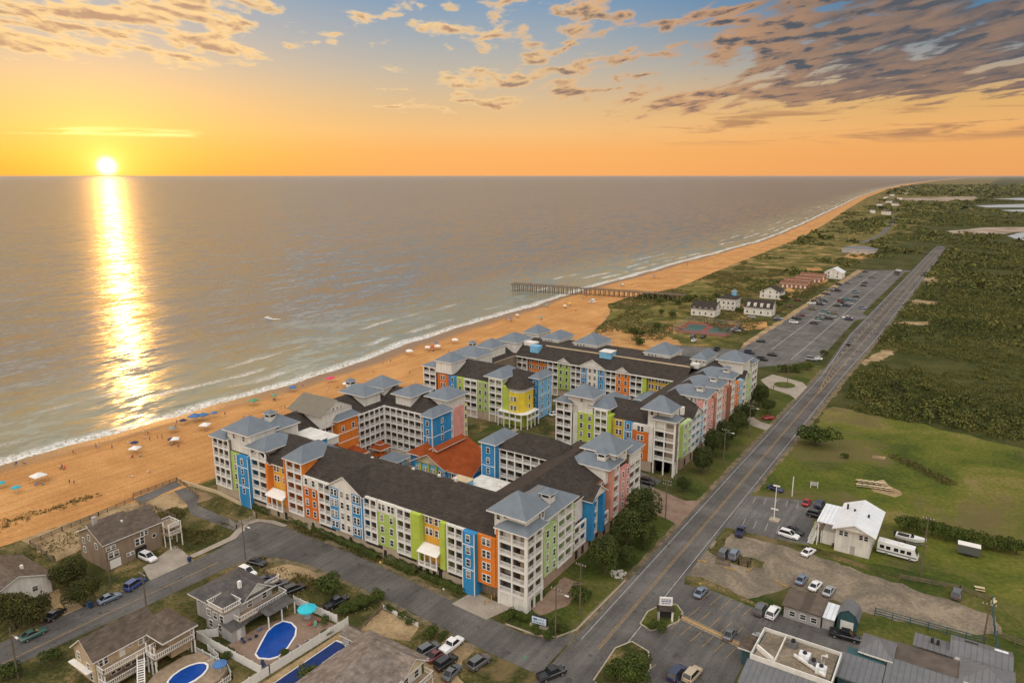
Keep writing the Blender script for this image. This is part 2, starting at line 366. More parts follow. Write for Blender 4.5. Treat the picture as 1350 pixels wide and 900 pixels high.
sandc = t.mix(wet, sandc, (0.19, 0.105, 0.050, 1))
t.l.new(sandc, b.inputs['Base Color']); t.l.new(t.lr(wet, 0, 1, 0.95, 0.32), b.inputs['Roughness']); b.inputs['Specular IOR Level'].default_value = 0.25
t.l.new(t.node('ShaderNodeBump', {'Strength': 0.35, 'Distance': 0.5, 'Height': nfn}).outputs[0], b.inputs['Normal'])
tag(link('beach', me, mats=[m]), kind='structure')

# ---- ground patches, roads
M['asphalt'] = mat_ramp('asphalt', [(0.40, (0.078, 0.073, 0.068)), (0.5, (0.108, 0.100, 0.093)), (0.60, (0.142, 0.132, 0.122))], 0.10, 8, 0.9, 0.4, 2.5)
M['asphalt_old'] = mat_ramp('old_asphalt', [(0.40, (0.090, 0.085, 0.080)), (0.5, (0.122, 0.116, 0.109)), (0.60, (0.160, 0.152, 0.142))], 0.10, 8, 0.9, 0.6, 1.8)
M['lawn'] = mat_ramp('mown_grass', [(0.401, (0.030, 0.046, 0.008)), (0.488, (0.055, 0.072, 0.012)), (0.550, (0.085, 0.092, 0.018)), (0.624, (0.140, 0.120, 0.040))], 0.05, 7, 0.95, 0.6, 1.1)
M['meadow'] = mat_ramp('meadow_grass', [(0.395, (0.045, 0.062, 0.010)), (0.475, (0.080, 0.098, 0.013)), (0.543, (0.115, 0.120, 0.018)), (0.612, (0.19, 0.150, 0.055))], 0.035, 7, 0.95, 0.8, 0.9)
M['verge'] = mat_ramp('rough_verge_grass', [(0.407, (0.030, 0.036, 0.009)), (0.488, (0.060, 0.060, 0.016)), (0.550, (0.12, 0.095, 0.035)), (0.612, (0.24, 0.175, 0.082))], 0.14, 7, 0.95, 0.6, 1.6)
M['dirt'] = mat_ramp('sandy_dirt', [(0.401, (0.20, 0.142, 0.075)), (0.500, (0.30, 0.212, 0.115)), (0.599, (0.40, 0.290, 0.165))], 0.12, 7, 0.95, 0.5, 1.4)
M['gravel'] = mat_ramp('gravel_lot', [(0.401, (0.125, 0.105, 0.082)), (0.500, (0.190, 0.155, 0.112)), (0.599, (0.29, 0.235, 0.17))], 0.10, 8, 0.95, 1.2, 1.5)
M['concrete'] = mat_ramp('concrete', [(0.35, (0.24, 0.205, 0.165)), (0.5, (0.31, 0.27, 0.22)), (0.65, (0.38, 0.335, 0.275))], 0.25, 6, 0.85, 0.2, 2.0)
M['paver'] = mat_ramp('brick_paving', [(0.35, (0.17, 0.115, 0.085)), (0.5, (0.24, 0.165, 0.12)), (0.65, (0.30, 0.215, 0.16))], 0.3, 6, 0.85, 0.2, 2.0)
M['shoulder'] = mat_ramp('sandy_shoulder', [(0.42, (0.085, 0.078, 0.040)), (0.5, (0.15, 0.118, 0.070)), (0.58, (0.22, 0.165, 0.098))], 0.35, 6, 0.95, 0.5, 1.8)
M['white_paint'] = mat_plain('white_road_paint', (0.40, 0.385, 0.36), 0.8, var=0.45, scale=1.2)
M['yellow_paint'] = mat_plain('yellow_road_paint', (0.36, 0.225, 0.075), 0.8, var=0.4, scale=1.2)
for k_ in ('asphalt', 'asphalt_old'):            # tyre wear, patches and oil stains
    t = NT(M[k_].node_tree); b = t.n['Principled BSDF']; lk = b.inputs['Base Color'].links[0].from_socket; P = t.node('ShaderNodeNewGeometry').outputs['Position']
    wear = t.noise(t.node('ShaderNodeMapping', {'Vector': P, 'Scale': (0.9, 0.012, 1)}).outputs[0], 1.0, 4, 0.6); spot = t.noise(P, 0.55, 4, 0.6, 0.4); patch_ = t.node('ShaderNodeTexVoronoi', {'Vector': P, 'Scale': 0.045}, distance='MANHATTAN').outputs['Color']
    k = t.m('MULTIPLY', t.lr(wear, 0.35, 0.65, 0.86, 1.14), t.ss(spot, 0.60, 0.70, 1.0, 0.62)); k = t.m('MULTIPLY', k, t.lr(t.node('ShaderNodeSeparateColor', {0: patch_}).outputs[0], 0, 1, 0.93, 1.07))
    t.l.new(t.mix(1.0, lk, t.node('ShaderNodeCombineXYZ', {0: k, 1: k, 2: k}).outputs[0], 'MULTIPLY'), b.inputs['Base Color'])
for k_, c_, s_ in (('lawn', (0.105, 0.085, 0.034), 0.035), ('meadow', (0.125, 0.098, 0.042), 0.022), ('verge', (0.16, 0.118, 0.055), 0.05)):
    t = NT(M[k_].node_tree); b = t.n['Principled BSDF']; lk = b.inputs['Base Color'].links[0].from_socket
    P = t.node('ShaderNodeNewGeometry').outputs['Position']; nn_ = t.noise(P, s_, 6, 0.68, 0.8)
    t.l.new(t.mix(t.ss(nn_, 0.50, 0.62, 0.0, 0.85), lk, c_ + (1,)), b.inputs['Base Color'])
def jitter_outline(pts, amp=0.5, step=2.0, seed=0):
    r = random.Random(seed); out = []
    n_ = len(pts)
    for i in range(n_):
        a = pts[i]; c = pts[(i + 1) % n_]; L = math.dist(a, c); k = max(1, int(L / step))
        for j in range(k):
            q = j / k; out.append((a[0] + (c[0] - a[0]) * q + (r.gauss(0, amp) if j else 0), a[1] + (c[1] - a[1]) * q + (r.gauss(0, amp) if j else 0)))
    return out
from mathutils.geometry import tessellate_polygon
def sheet(name, pts, z, mt, rag=0.0, step=2.0, kind='structure'):
    if rag: pts = jitter_outline(pts, rag, step, len(pts))
    tri = tessellate_polygon([[Vector((x, y, 0)) for x, y in pts]])
    me = bpy.data.meshes.new(name); me.from_pydata([(x, y, z) for x, y in pts], [], [tuple(q) for q in tri])
    bm = bmesh.new(); bm.from_mesh(me)
    for f in bm.faces:
        f.normal_update()
        if f.normal.z < 0: f.normal_flip()
    bm.to_mesh(me); bm.free()
    return tag(link(name, me, mats=[M[mt]]), kind=kind)
G = lambda *ps: [g(*p) for p in ps]
def rect(x0, x1, y0, y1): return [(x0, y0), (x1, y0), (x1, y1), (x0, y1)]
# big near patches
sheet('lawn', rect(-200, -57, 20, 108), 0.012, 'verge', 1.0, 6)                      # house lots
sheet('lawn', rect(-72, -55, 104, 166) , 0.020, 'lawn', 0.3, 3)                      # along the hotel
sheet('lawn', rect(-72, -56, 176, 345), 0.020, 'lawn', 0.6, 4)
sheet('lawn', rect(-175, -70, 104, 275), 0.016, 'verge', 0.5, 4)
sheet('meadow', [(-46.6, 130), (60, 110), (80, 250), (40, 268), (16, 272), (-8, 277), (-25, 281), (-43, 284), (-46.6, 240)], 0.016, 'meadow', 1.2, 5)
sheet('lawn', [(-46.6, 20), (60, 20), (60, 166), (-12, 168), (-46.6, 166)], 0.022, 'lawn', 0.5, 4)
# the main road
sheet('road', [(-56.6, 15), (-46.9, 15), (-46.9, 330), (-45.2, 420), (-46.0, 700), (-47.5, 1000), (-51, 1045), (-59, 1045), (-60, 1000), (-60.0, 700), (-60.2, 420), (-56.6, 330)], 0.050, 'asphalt')
sheet('road', jitter_outline([(-148, 1040), (-140, 1035), (-138, 1110), (-139, 1225), (-153, 1440), (-180, 1775), (-196, 1925), (-206, 1925), (-192, 1775), (-163, 1440), (-146, 1225), (-145, 1100)], 0.01), 0.05, 'asphalt_old')
sheet('road_shoulder', [(-58.0, 104), (-56.4, 104), (-56.4, 340), (-58.0, 340)], 0.036, 'shoulder', 0.15, 2)
sheet('road_shoulder', [(-47.2, 190), (-45.9, 190), (-44.4, 420), (-45.4, 700), (-47, 700), (-46.8, 420)], 0.036, 'shoulder', 0.25, 3)
# front street and side street
FS_S = [(-57, 94), (-68.5, 94.1), (-80, 95.2), (-92.8, 96.1), (-111.4, 96.9), (-120.7, 96.4), (-127, 95.0), (-131.3, 92.2), (-133, 88), (-134.1, 68.7), (-135.3, 54.4), (-136, 42), (-137, 20)]
FS_N = [(-147, 20), (-145.6, 42), (-144.4, 58.8), (-142.6, 73.5), (-142, 88), (-143, 95), (-146.5, 101), (-145.5, 103.6), (-142, 104.6), (-136.5, 105.4), (-113.7, 105.6), (-91.3, 103.9), (-74.8, 102.8), (-66, 102.3), (-60.5, 103.5), (-57, 108)]
sheet('road', FS_S + FS_N, 0.044, 'asphalt')
off = lambda L, d, ax: [(x + (d if ax == 0 else 0), y + (d if ax else 0)) for x, y in L]
sheet('road_shoulder', [(-70, 94.2), (-92.8, 96.2), (-111.4, 97.0), (-120.7, 96.5), (-128, 94.6), (-131.8, 91.5), (-133.4, 86), (-132.4, 86), (-129.5, 91.5), (-120.7, 94.9), (-111.4, 95.6), (-92.8, 94.8), (-70, 92.9)], 0.034, 'shoulder', 0.2, 1.5)
sheet('road_shoulder', [(-140, 105.0), (-113.7, 105.4), (-91.3, 103.7), (-74.8, 102.6), (-74.8, 104.2), (-91.3, 105.2), (-113.7, 106.9), (-136, 106.6)], 0.034, 'shoulder', 0.2, 1.5)
sheet('pavement', [(-143.2, 84), (-142.9, 95), (-146.6, 101.2), (-145.5, 103.7), (-142, 104.7), (-138, 105.2), (-138, 106.4), (-143, 106.2), (-147.6, 104.2), (-148.6, 101.2), (-144.9, 94.6), (-144.9, 84)], 0.16, 'concrete')
# paint
def stripe(pts, w_, mt, z=0.058, name='road_marking'):
    mb = MB()
    for (a, c) in zip(pts, pts[1:]):
        d = Vector((c[0] - a[0], c[1] - a[1])).normalized(); nx, ny = -d.y * w_ / 2, d.x * w_ / 2
        mb.poly([(a[0] + nx, a[1] + ny, z), (a[0] - nx, a[1] - ny, z), (c[0] - nx, c[1] - ny, z), (c[0] + nx, c[1] + ny, z)])
    return tag(mb.build(name, M[mt]), kind='structure')
stripe([(-51.75, 106), (-51.75, 300)], 0.11, 'yellow_paint'); stripe([(-51.35, 106), (-51.35, 300)], 0.11, 'yellow_paint')
stripe([(-55.5, 107), (-55.5, 330)], 0.13, 'white_paint'); stripe([(-47.8, 20), (-47.8, 330)], 0.13, 'white_paint')
stripe([(-55.5, 330), (-59.3, 425), (-59.0, 990)], 0.17, 'white_paint'); stripe([(-47.8, 330), (-46.3, 425), (-48.2, 990)], 0.17, 'white_paint')
stripe([(-51.7, 300), (-54.6, 345), (-54.6, 990)], 0.2, 'yellow_paint'); stripe([(-51.3, 300), (-51.0, 345), (-51.2, 990)], 0.2, 'yellow_paint')
for y in range(300, 345, 6): stripe([(-51.5, y), (-54.0 + (345 - y) / 22, y + 4)], 0.25, 'yellow_paint')
for y in range(352, 980, 12): stripe([(-55.6, y), (-55.6, y + 4)], 0.2, 'white_paint'); stripe([(-50.2, y), (-50.2, y + 4)], 0.2, 'white_paint')
stripe([(-138.6, 20), (-138.2, 60), (-137.4, 76), (-137.0, 86)], 0.14, 'yellow_paint', 0.052)
# hotel drives
sheet('driveway', [(-57, 160.5), (-60, 162), (-71, 165), (-71, 178), (-60.5, 175), (-57, 177.5)], 0.040, 'paver')
sheet('driveway', [(-71, 166.5), (-128, 166.5), (-128, 197), (-110, 197), (-71, 184)], 0.038, 'asphalt')
sheet('driveway', [(-57, 243), (-62, 245), (-69, 252), (-69, 259), (-61, 251), (-57, 250)], 0.040, 'concrete')
sheet('driveway', [(-57, 306), (-60, 312), (-74, 318), (-76, 306), (-70, 296), (-60, 290), (-57, 286)], 0.040, 'concrete')
sheet('lawn', [g(975 + 38 * math.cos(a), 545 + 0 * a) for a in (0,)] * 0 + [(-65.5 + 4.2 * math.cos(i * .52), 303.5 + 4.6 * math.sin(i * .52)) for i in range(12)], 0.19, 'lawn', 0.1)
sheet('driveway', [(-83, 102.5), (-74, 102), (-72, 108), (-82, 108.4)], 0.056, 'concrete')
# car parks
LOT = [(-134, 322), (-134, 346), (-99.5, 355), (-97.5, 735), (-63, 757), (-62.5, 640), (-60.5, 625), (-60.5, 610), (-64, 600), (-64, 500), (-60.5, 488), (-60.5, 476), (-64, 470), (-62, 366), (-70, 346), (-104, 345), (-104, 322)]
LOT = [(-134, 318), (-134, 347), (-100, 356), (-97.5, 735), (-63, 757), (-60.2, 752), (-60.2, 744), (-64, 738), (-64, 498), (-60.2, 490), (-60.2, 478), (-64, 470), (-62.5, 366), (-70, 342), (-90, 318)]
sheet('car_park', LOT, 0.030, 'asphalt_old')
for x, y0, y1 in ((-93, 365, 730), (-86.5, 365, 735), (-80, 350, 740), (-73.5, 350, 745), (-69, 360, 745)):
    if x in (-86.5, -73.5): stripe([(x, y0), (x, y1)], 0.25, 'white_paint', 0.04)
for y in range(362, 740, 28): stripe([(-97, y), (-66, y)], 0.14, 'white_paint', 0.04)
sheet('path', [(-99.5, 356), (-102.5, 372), (-103, 735), (-97.5, 735)], 0.034, 'dirt', 0.3, 4)
sheet('car_park', [(-47.3, 188), (-31, 194), (-27.6, 168.3), (-34, 166.9), (-47.3, 166)], 0.032, 'asphalt_old')
sheet('gravel_yard', [(-47.0, 139.5), (-47.0, 157), (-45.6, 163.6), (-36, 164.6), (-25.5, 164.0), (-16, 162.2), (-5.9, 161.0), (3, 160), (9.5, 158.5), (10.5, 153), (5.5, 149), (-5, 147), (-11, 146), (-20, 146.8), (-27, 147.5), (-31, 141), (-33.5, 137.5), (-40, 138.8)], 0.030, 'gravel', 0.35, 1.6)
sheet('car_park', [(-47.0, 100), (-47.0, 137.5), (-42, 137.0), (-31.5, 135.2), (-16.4, 137.2), (-7, 135), (-7, 128), (-14, 125), (-28, 126), (-28, 100)], 0.040, 'asphalt')
# strips and islands that break the lots
sheet('lawn', [(-46.6, 165.4), (-27, 167.8), (-8, 164.2), (-8, 162.6), (-26, 165.2), (-46.6, 163.6)], 0.05, 'verge', 0.2, 1.5)
sheet('lawn', [(-46.4, 152), (-46.4, 163.6), (-44.6, 163.6), (-44.2, 155.6), (-39, 154.2), (-34.2, 154.6), (-34, 151.4), (-38, 149.8), (-43, 150.4)], 0.06, 'verge', 0.2, 1.2)
sheet('lawn', [(-46.2, 135.6), (-46.6, 139), (-44, 140.6), (-40, 139.6), (-33, 137.6), (-28, 136.6), (-28, 135.4), (-33, 136.2), (-41, 137.2), (-43, 136.0)], 0.06, 'verge', 0.15, 1.2)
ISLE = [(-48.2, 117.5), (-48.6, 122), (-47, 126.5), (-44.6, 127.5), (-42.6, 125.5), (-42.3, 122.2), (-43.6, 119.4), (-45.6, 116.6)]
sheet('planting_bed', ISLE, 0.15, 'lawn', 0.1, 1.5)
sheet('planting_bed', [(-48.3, 98), (-49, 108), (-47.3, 111.5), (-43.5, 110.5), (-41.4, 106.6), (-40.5, 98)], 0.15, 'verge', 0.15, 1.5)
def kerb(pts, mt='concrete_kerb', h=0.15, w_=0.28):
    mb = MB()
    for a, c in zip(pts, pts[1:]): mb.beam((a[0], a[1], h / 2 + 0.02), (c[0], c[1], h / 2 + 0.02), w_, h + 0.04)
    return tag(mb.build('kerb', M[mt]), kind='structure')
M['concrete_kerb'] = mat_plain('concrete_kerb', (0.36, 0.31, 0.24), 0.9, var=0.2)
kerb(ISLE + ISLE[:1]); kerb([(-48.3, 98), (-49, 108), (-47.3, 111.5), (-43.5, 110.5), (-41.4, 106.6), (-40.5, 98)])
kerb([(-70, 102.9), (-63, 103.2), (-59.6, 105), (-57.6, 109), (-57.2, 130)])
# restaurant strip (raised tan walk between the two bays) and bay lines
WALK = [(-42.5, 124.6), (-42.6, 123.4), (-28.6, 120.8), (-28.4, 122.0)]
M['tan_walk'] = mat_plain('tan_concrete', (0.36, 0.235, 0.105), 0.9, var=0.15)
sheet('pavement', WALK, 0.19, 'tan_walk'); kerb(WALK + WALK[:1])
for i in range(6):
    q = i / 5.6; ax, ay = -41.6 + q * 13, 124.0 - q * 2.5
    stripe([(ax + 0.3, ay + 0.7), (ax + 1.1, ay + 5.4)], 0.085, 'yellow_paint', 0.048); stripe([(ax - 0.4, ay - 0.9), (ax - 1.2, ay - 5.4)], 0.085, 'yellow_paint', 0.048)
for i in range(5):
    q = i / 5.0; stripe([(-41.2 + q * 11, 131.2 + 0 * q), (-40.4 + q * 11, 136.2 - q * 0.8)], 0.085, 'yellow_paint', 0.048)
for i in range(4): stripe([(-41 - i * 2.4, 108 - i * .3), (-41.8 - i * 2.4, 103.6)], 0.085, 'yellow_paint', 0.048)
for i in range(6):
    stripe([(-45.4 + i * 2.6, 187.6 + i * 0.9), (-45.0 + i * 2.6, 183.4 + i * .9)], 0.10, 'white_paint', 0.040)
    if i < 5: stripe([(-44 + i * 2.7, 173.5 + i * .2), (-43.6 + i * 2.7, 169 + i * .2)], 0.10, 'white_paint', 0.040)
# house lots: driveways, yards
sheet('driveway', G((205, 775), (188, 748), (232, 718), (262, 745), (246, 757)), 0.03, 'concrete', 0.05)
sheet('driveway', G((372, 765), (350, 752), (395, 740), (425, 757), (416, 768), (398, 772)), 0.03, 'dirt', 0.3, 1.5)
sheet('driveway', G((55, 790), (78, 775), (110, 800), (88, 812), (70, 806)), 0.03, 'dirt', 0.3, 1.5)
sheet('sand_yard', G((474, 832), (504, 802), (552, 826), (540, 845), (520, 842)), 0.03, 'dirt', 0.2, 1.5)
sheet('driveway', G((560, 870), (585, 842), (625, 858), (600, 885), (612, 900), (560, 905)), 0.03, 'dirt', 0.3, 1.5)
sheet('sand_yard', [(-186, 66), (-186, 106), (-168, 106), (-168, 66)], 0.026, 'dune_sand' if False else 'dirt', 0.6, 2)
M['dune_sand'] = M['sand']
sheet('path', G((226, 644), (236, 637), (262, 655), (260, 666), (312, 688), (322, 684), (330, 690), (308, 699), (252, 678), (246, 664)), 0.045, 'asphalt_old')
sheet('path', G((175, 658), (232, 634), (240, 640), (185, 664)), 0.14, 'weathered_deck' if False else 'asphalt_old')
# red courts beside the car park
def court(pts):
    sheet('tennis_court', pts, 0.045, 'court_red')
M['court_red'] = mat_plain('red_court_surface', (0.20, 0.050, 0.035), 0.8, var=0.15)
M['court_green'] = mat_plain('green_court_surface', (0.035, 0.085, 0.075), 0.8, var=0.15)
CT = G((888, 437), (908, 424), (975, 430), (958, 444))
sheet('tennis_court', CT, 0.045, 'court_red')
def lerp2(q, u, v):
    a = [q[0][i] + (q[3][i] - q[0][i]) * u for i in (0, 1)]; c = [q[1][i] + (q[2][i] - q[1][i]) * u for i in (0, 1)]
    return (a[0] + (c[0] - a[0]) * v, a[1] + (c[1] - a[1]) * v)
for u0, u1 in ((0.10, 0.44), (0.56, 0.90)):
    sheet('tennis_court', [lerp2(CT, u0, .2), lerp2(CT, u0, .8), lerp2(CT, u1, .8), lerp2(CT, u1, .2)], 0.06, 'court_green')
# far ponds and pale flats on the right
M['pond'] = mat_plain('pond_water', (0.34, 0.36, 0.38), 0.55, var=0.05, spec=0.2)
M['flat'] = mat_ramp('pale_mud_flat', [(0.4, (0.22, 0.16, 0.11)), (0.6, (0.36, 0.30, 0.24))], 0.02, 4)
sheet('pond', G((1328, 311), (1345, 307), (1380, 305), (1420, 312), (1380, 318), (1345, 317)), 0.06, 'pond', 1.0, 12)
for q in (((1286, 271), (1350, 269), (1420, 270), (1420, 274), (1350, 273.5), (1300, 273.5)), ((1310, 262), (1360, 260.5), (1420, 261), (1420, 263.5), (1350, 264)), ((1318, 277), (1400, 275), (1420, 279), (1340, 279.5))):
    sheet('pond', G(*q), 0.06, 'pond', 1.0, 60)
sheet('mud_flat', G((1245, 305), (1300, 300), (1360, 299), (1420, 302), (1420, 306), (1340, 306), (1300, 311), (1255, 308)), 0.05, 'flat', 2, 20)
sheet('mud_flat', G((1160, 262), (1290, 259), (1290, 264), (1200, 266)), 0.05, 'flat', 4, 60)
for q in (((1212, 368), (1234, 362), (1240, 370), (1222, 376)), ((1196, 402), (1206, 395), (1244, 398), (1240, 401), (1212, 401)), ((1190, 455), (1176, 468), (1140, 482), (1134, 478), (1160, 462)), ((1180, 424), (1230, 424), (1236, 428), (1180, 429)), ((1145, 640), (1165, 632), (1172, 640), (1190, 652), (1180, 655), (1152, 648)), ((1150, 600), (1168, 602), (1166, 606), (1150, 604))):
    sheet('sand_patch', G(*q), 0.034, 'dirt', 0.8, 2.5)

M['dunegrass'] = mat_ramp('sunny_dune_grass', [(0.41, (0.060, 0.062, 0.014)), (0.48, (0.115, 0.108, 0.022)), (0.55, (0.17, 0.14, 0.040)), (0.62, (0.30, 0.20, 0.085))], 0.07, 7, 0.95, 0.8, 0.9)
M['dune_bare'] = mat_ramp('bare_dune_sand', [(0.42, (0.29, 0.155, 0.058)), (0.5, (0.40, 0.215, 0.080)), (0.58, (0.47, 0.27, 0.105))], 0.1, 7, 0.95, 0.6, 1.2)
for q in (((758, 442), (800, 432), (850, 437), (893, 448), (905, 462), (872, 470), (820, 462), (770, 455)), ((905, 432), (890, 440), (872, 436), (888, 428)), ((1010, 392), (1035, 382), (1046, 372), (1085, 364), (1092, 370), (1060, 383), (1030, 396)), ((970, 405), (990, 396), (1000, 400), (985, 408)), ((960, 425), (1010, 424), (1014, 432), (965, 436)), ((1112, 338), (1135, 327), (1160, 330), (1158, 338), (1130, 342)), ((1030, 357), (1080, 352), (1085, 356), (1040, 361))):
    sheet('sand_patch', G(*q), 0.026, 'dune_bare', 0.8, 2.5)
for q in (((800, 417), (850, 392), (880, 398), (890, 412), (850, 424), (815, 428)), ((880, 388), (930, 372), (960, 378), (940, 392), (900, 400))):
    sheet('lawn', G(*q), 0.022, 'dunegrass', 1.0, 3)
# ================================================================ HOTEL
WALL = dict(orange=(0.70, 0.205, 0.030), deeporange=(0.62, 0.155, 0.022), amber=(0.70, 0.36, 0.05), yellow=(0.74, 0.56, 0.05), gold=(0.62, 0.40, 0.05), lime=(0.42, 0.52, 0.075), green=(0.36, 0.48, 0.12),
            palegreen=(0.44, 0.58, 0.27), blue=(0.035, 0.25, 0.52), sky=(0.20, 0.46, 0.68), pink=(0.72, 0.33, 0.29), salmon=(0.66, 0.32, 0.23), rust=(0.36, 0.105, 0.045), brick=(0.30, 0.13, 0.08),
            white=(0.70, 0.67, 0.61), cream=(0.58, 0.47, 0.30), butter=(0.68, 0.58, 0.30), recess_shade=(0.22, 0.17, 0.12), beige=(0.42, 0.34, 0.25), taupe=(0.27, 0.20, 0.14), tan=(0.46, 0.35, 0.22), grey=(0.42, 0.40, 0.385))  # recess tone: shade inside the balconies, put into a darker wall colour
def siding(name, col):
    m, t, b = material(name); P = t.node('ShaderNodeNewGeometry').outputs['Position']
    z = t.node('ShaderNodeSeparateXYZ', {0: P}).outputs[2]
    saw = t.m('FRACT', t.m('MULTIPLY', z, 1 / 0.22)); n = t.noise(P, 0.35, 6, 0.65); streak = t.noise(t.node('ShaderNodeMapping', {'Vector': P, 'Scale': (2.2, 2.2, 0.12)}).outputs[0], 1.0, 4, 0.6)
    k = t.m('MULTIPLY', t.lr(n, 0.3, 0.7, 0.84, 1.08), t.lr(streak, 0.35, 0.65, 0.86, 1.06))
    c = t.mix(1.0, tuple(col) + (1,), t.node('ShaderNodeCombineXYZ', {0: k, 1: k, 2: k}).outputs[0], 'MULTIPLY')
    t.l.new(c, b.inputs['Base Color']); b.inputs['Roughness'].default_value = 0.75; b.inputs['Specular IOR Level'].default_value = 0.25
    t.l.new(t.node('ShaderNodeBump', {'Strength': 0.5, 'Distance': 0.03, 'Height': saw}).outputs[0], b.inputs['Normal'])
    return m
for k_, c_ in WALL.items(): M[k_] = siding(k_ + '_siding', c_)
def roof_mat(name, c1, c2, pitch=None, rough=0.8, streaks=True, spec=0.2):
    m, t, b = material(name); geo = t.node('ShaderNodeNewGeometry'); P = geo.outputs['Position']; N = geo.outputs['True Normal']
    n = t.noise(P, 0.5, 6, 0.65); n2 = t.noise(P, 6.0, 3, 0.7)
    c = t.mix(t.m('ADD', t.m('MULTIPLY', t.ss(n, 0.3, 0.7), 0.6), t.m('MULTIPLY', t.ss(n2, 0.25, 0.75), 0.4)), tuple(c1) + (1,), tuple(c2) + (1,))
    tn = t.vm('NORMALIZE', t.vm('ADD', t.vm('CROSS_PRODUCT', N, (0, 0, 1)), (1e-5, 0, 0)))
    if pitch:                                         # standing seams run down the slope
        s = t.m('FRACT', t.m('DIVIDE', t.vm('DOT_PRODUCT', P, tn), pitch))
        seam = t.ss(t.m('ABSOLUTE', t.m('SUBTRACT', s, 0.5)), 0.36, 0.46)
        c = t.mix(t.m('MULTIPLY', seam, 0.35), c, tuple(q * 0.45 for q in c1) + (1,))
        t.l.new(t.node('ShaderNodeBump', {'Strength': 0.6, 'Distance': 0.06, 'Height': seam}).outputs[0], b.inputs['Normal'])
    else:                                             # shingle courses
        z = t.node('ShaderNodeSeparateXYZ', {0: P}).outputs[2]
        cell = t.node('ShaderNodeCombineXYZ', {0: t.m('MULTIPLY', t.vm('DOT_PRODUCT', P, tn), 1.1), 1: t.m('FLOOR', t.m('MULTIPLY', z, 6.0)), 2: 0.0}).outputs[0]
        wn = t.node('ShaderNodeTexWhiteNoise', {'Vector': t.vm('FLOOR', cell)}).outputs['Value']
        k = t.lr(wn, 0, 1, 0.78, 1.2)
        c = t.mix(1.0, c, t.node('ShaderNodeCombineXYZ', {0: k, 1: k, 2: k}).outputs[0], 'MULTIPLY')
    t.l.new(c, b.inputs['Base Color']); b.inputs['Roughness'].default_value = rough; b.inputs['Specular IOR Level'].default_value = spec
    return m
M['shingle'] = roof_mat('dark_shingle', (0.030, 0.024, 0.020), (0.056, 0.045, 0.037))
M['metal_roof'] = roof_mat('blue_grey_metal_roof', (0.115, 0.145, 0.175), (0.170, 0.200, 0.230), 0.55, 0.42, spec=0.5)
M['tan_roof'] = roof_mat('tan_metal_roof', (0.15, 0.13, 0.095), (0.20, 0.175, 0.13), 0.55, 0.5, spec=0.4)
M['red_roof'] = roof_mat('red_metal_roof', (0.20, 0.040, 0.010), (0.32, 0.072, 0.016), 0.5, 0.65, spec=0.12)
M['brown_shingle'] = roof_mat('brown_shingle', (0.075, 0.056, 0.043), (0.135, 0.105, 0.082))
M['wood_shake'] = roof_mat('weathered_shake', (0.105, 0.084, 0.070), (0.27, 0.225, 0.19))
M['grey_shingle'] = roof_mat('grey_shingle', (0.060, 0.056, 0.054), (0.105, 0.098, 0.094))
M['white_metal'] = roof_mat('white_metal_roof', (0.62, 0.66, 0.70), (0.78, 0.80, 0.82), 0.9, 0.4, spec=0.5)
M['flat_white'] = mat_plain('white_membrane_roof', (0.62, 0.60, 0.55), 0.8, var=0.18, scale=0.5)
M['trim'] = mat_plain('white_trim', (0.72, 0.70, 0.66), 0.6, var=0.06)
M['glass'] = mat_plain('dark_window_glass', (0.022, 0.026, 0.032), 0.08, var=0.5, scale=0.6, spec=0.6)
def glass_mat():
    m, t, b = material('dark_window_glass'); r = t.node('ShaderNodeObjectInfo').outputs['Random']
    P = t.node('ShaderNodeTexCoord').outputs['Object']; x, y, z = t.node('ShaderNodeSeparateXYZ', {0: P}).outputs
    cur = t.m('MULTIPLY', t.m('GREATER_THAN', r, 0.62), t.m('GREATER_THAN', z, t.lr(t.m('FRACT', t.m('MULTIPLY', r, 17.0)), 0, 1, -0.2, 1.3)))
    c = t.mix(cur, t.mix(t.m('FRACT', t.m('MULTIPLY', r, 7.0)), (0.012, 0.014, 0.018, 1), (0.055, 0.060, 0.066, 1)), (0.26, 0.23, 0.19, 1))
    t.l.new(c, b.inputs['Base Color']); b.inputs['Roughness'].default_value = 0.1; b.inputs['Specular IOR Level'].default_value = 0.6
    return m
M['glass'] = glass_mat()
M['dark'] = mat_plain('dark_opening', (0.02, 0.018, 0.016), 0.9)
M['deck'] = mat_plain('deck_boards', (0.27, 0.20, 0.135), 0.85, var=0.25, scale=1.2)
M['brick_base'] = mat_plain('brick_base', (0.34, 0.235, 0.175), 0.9, var=0.2, scale=2)

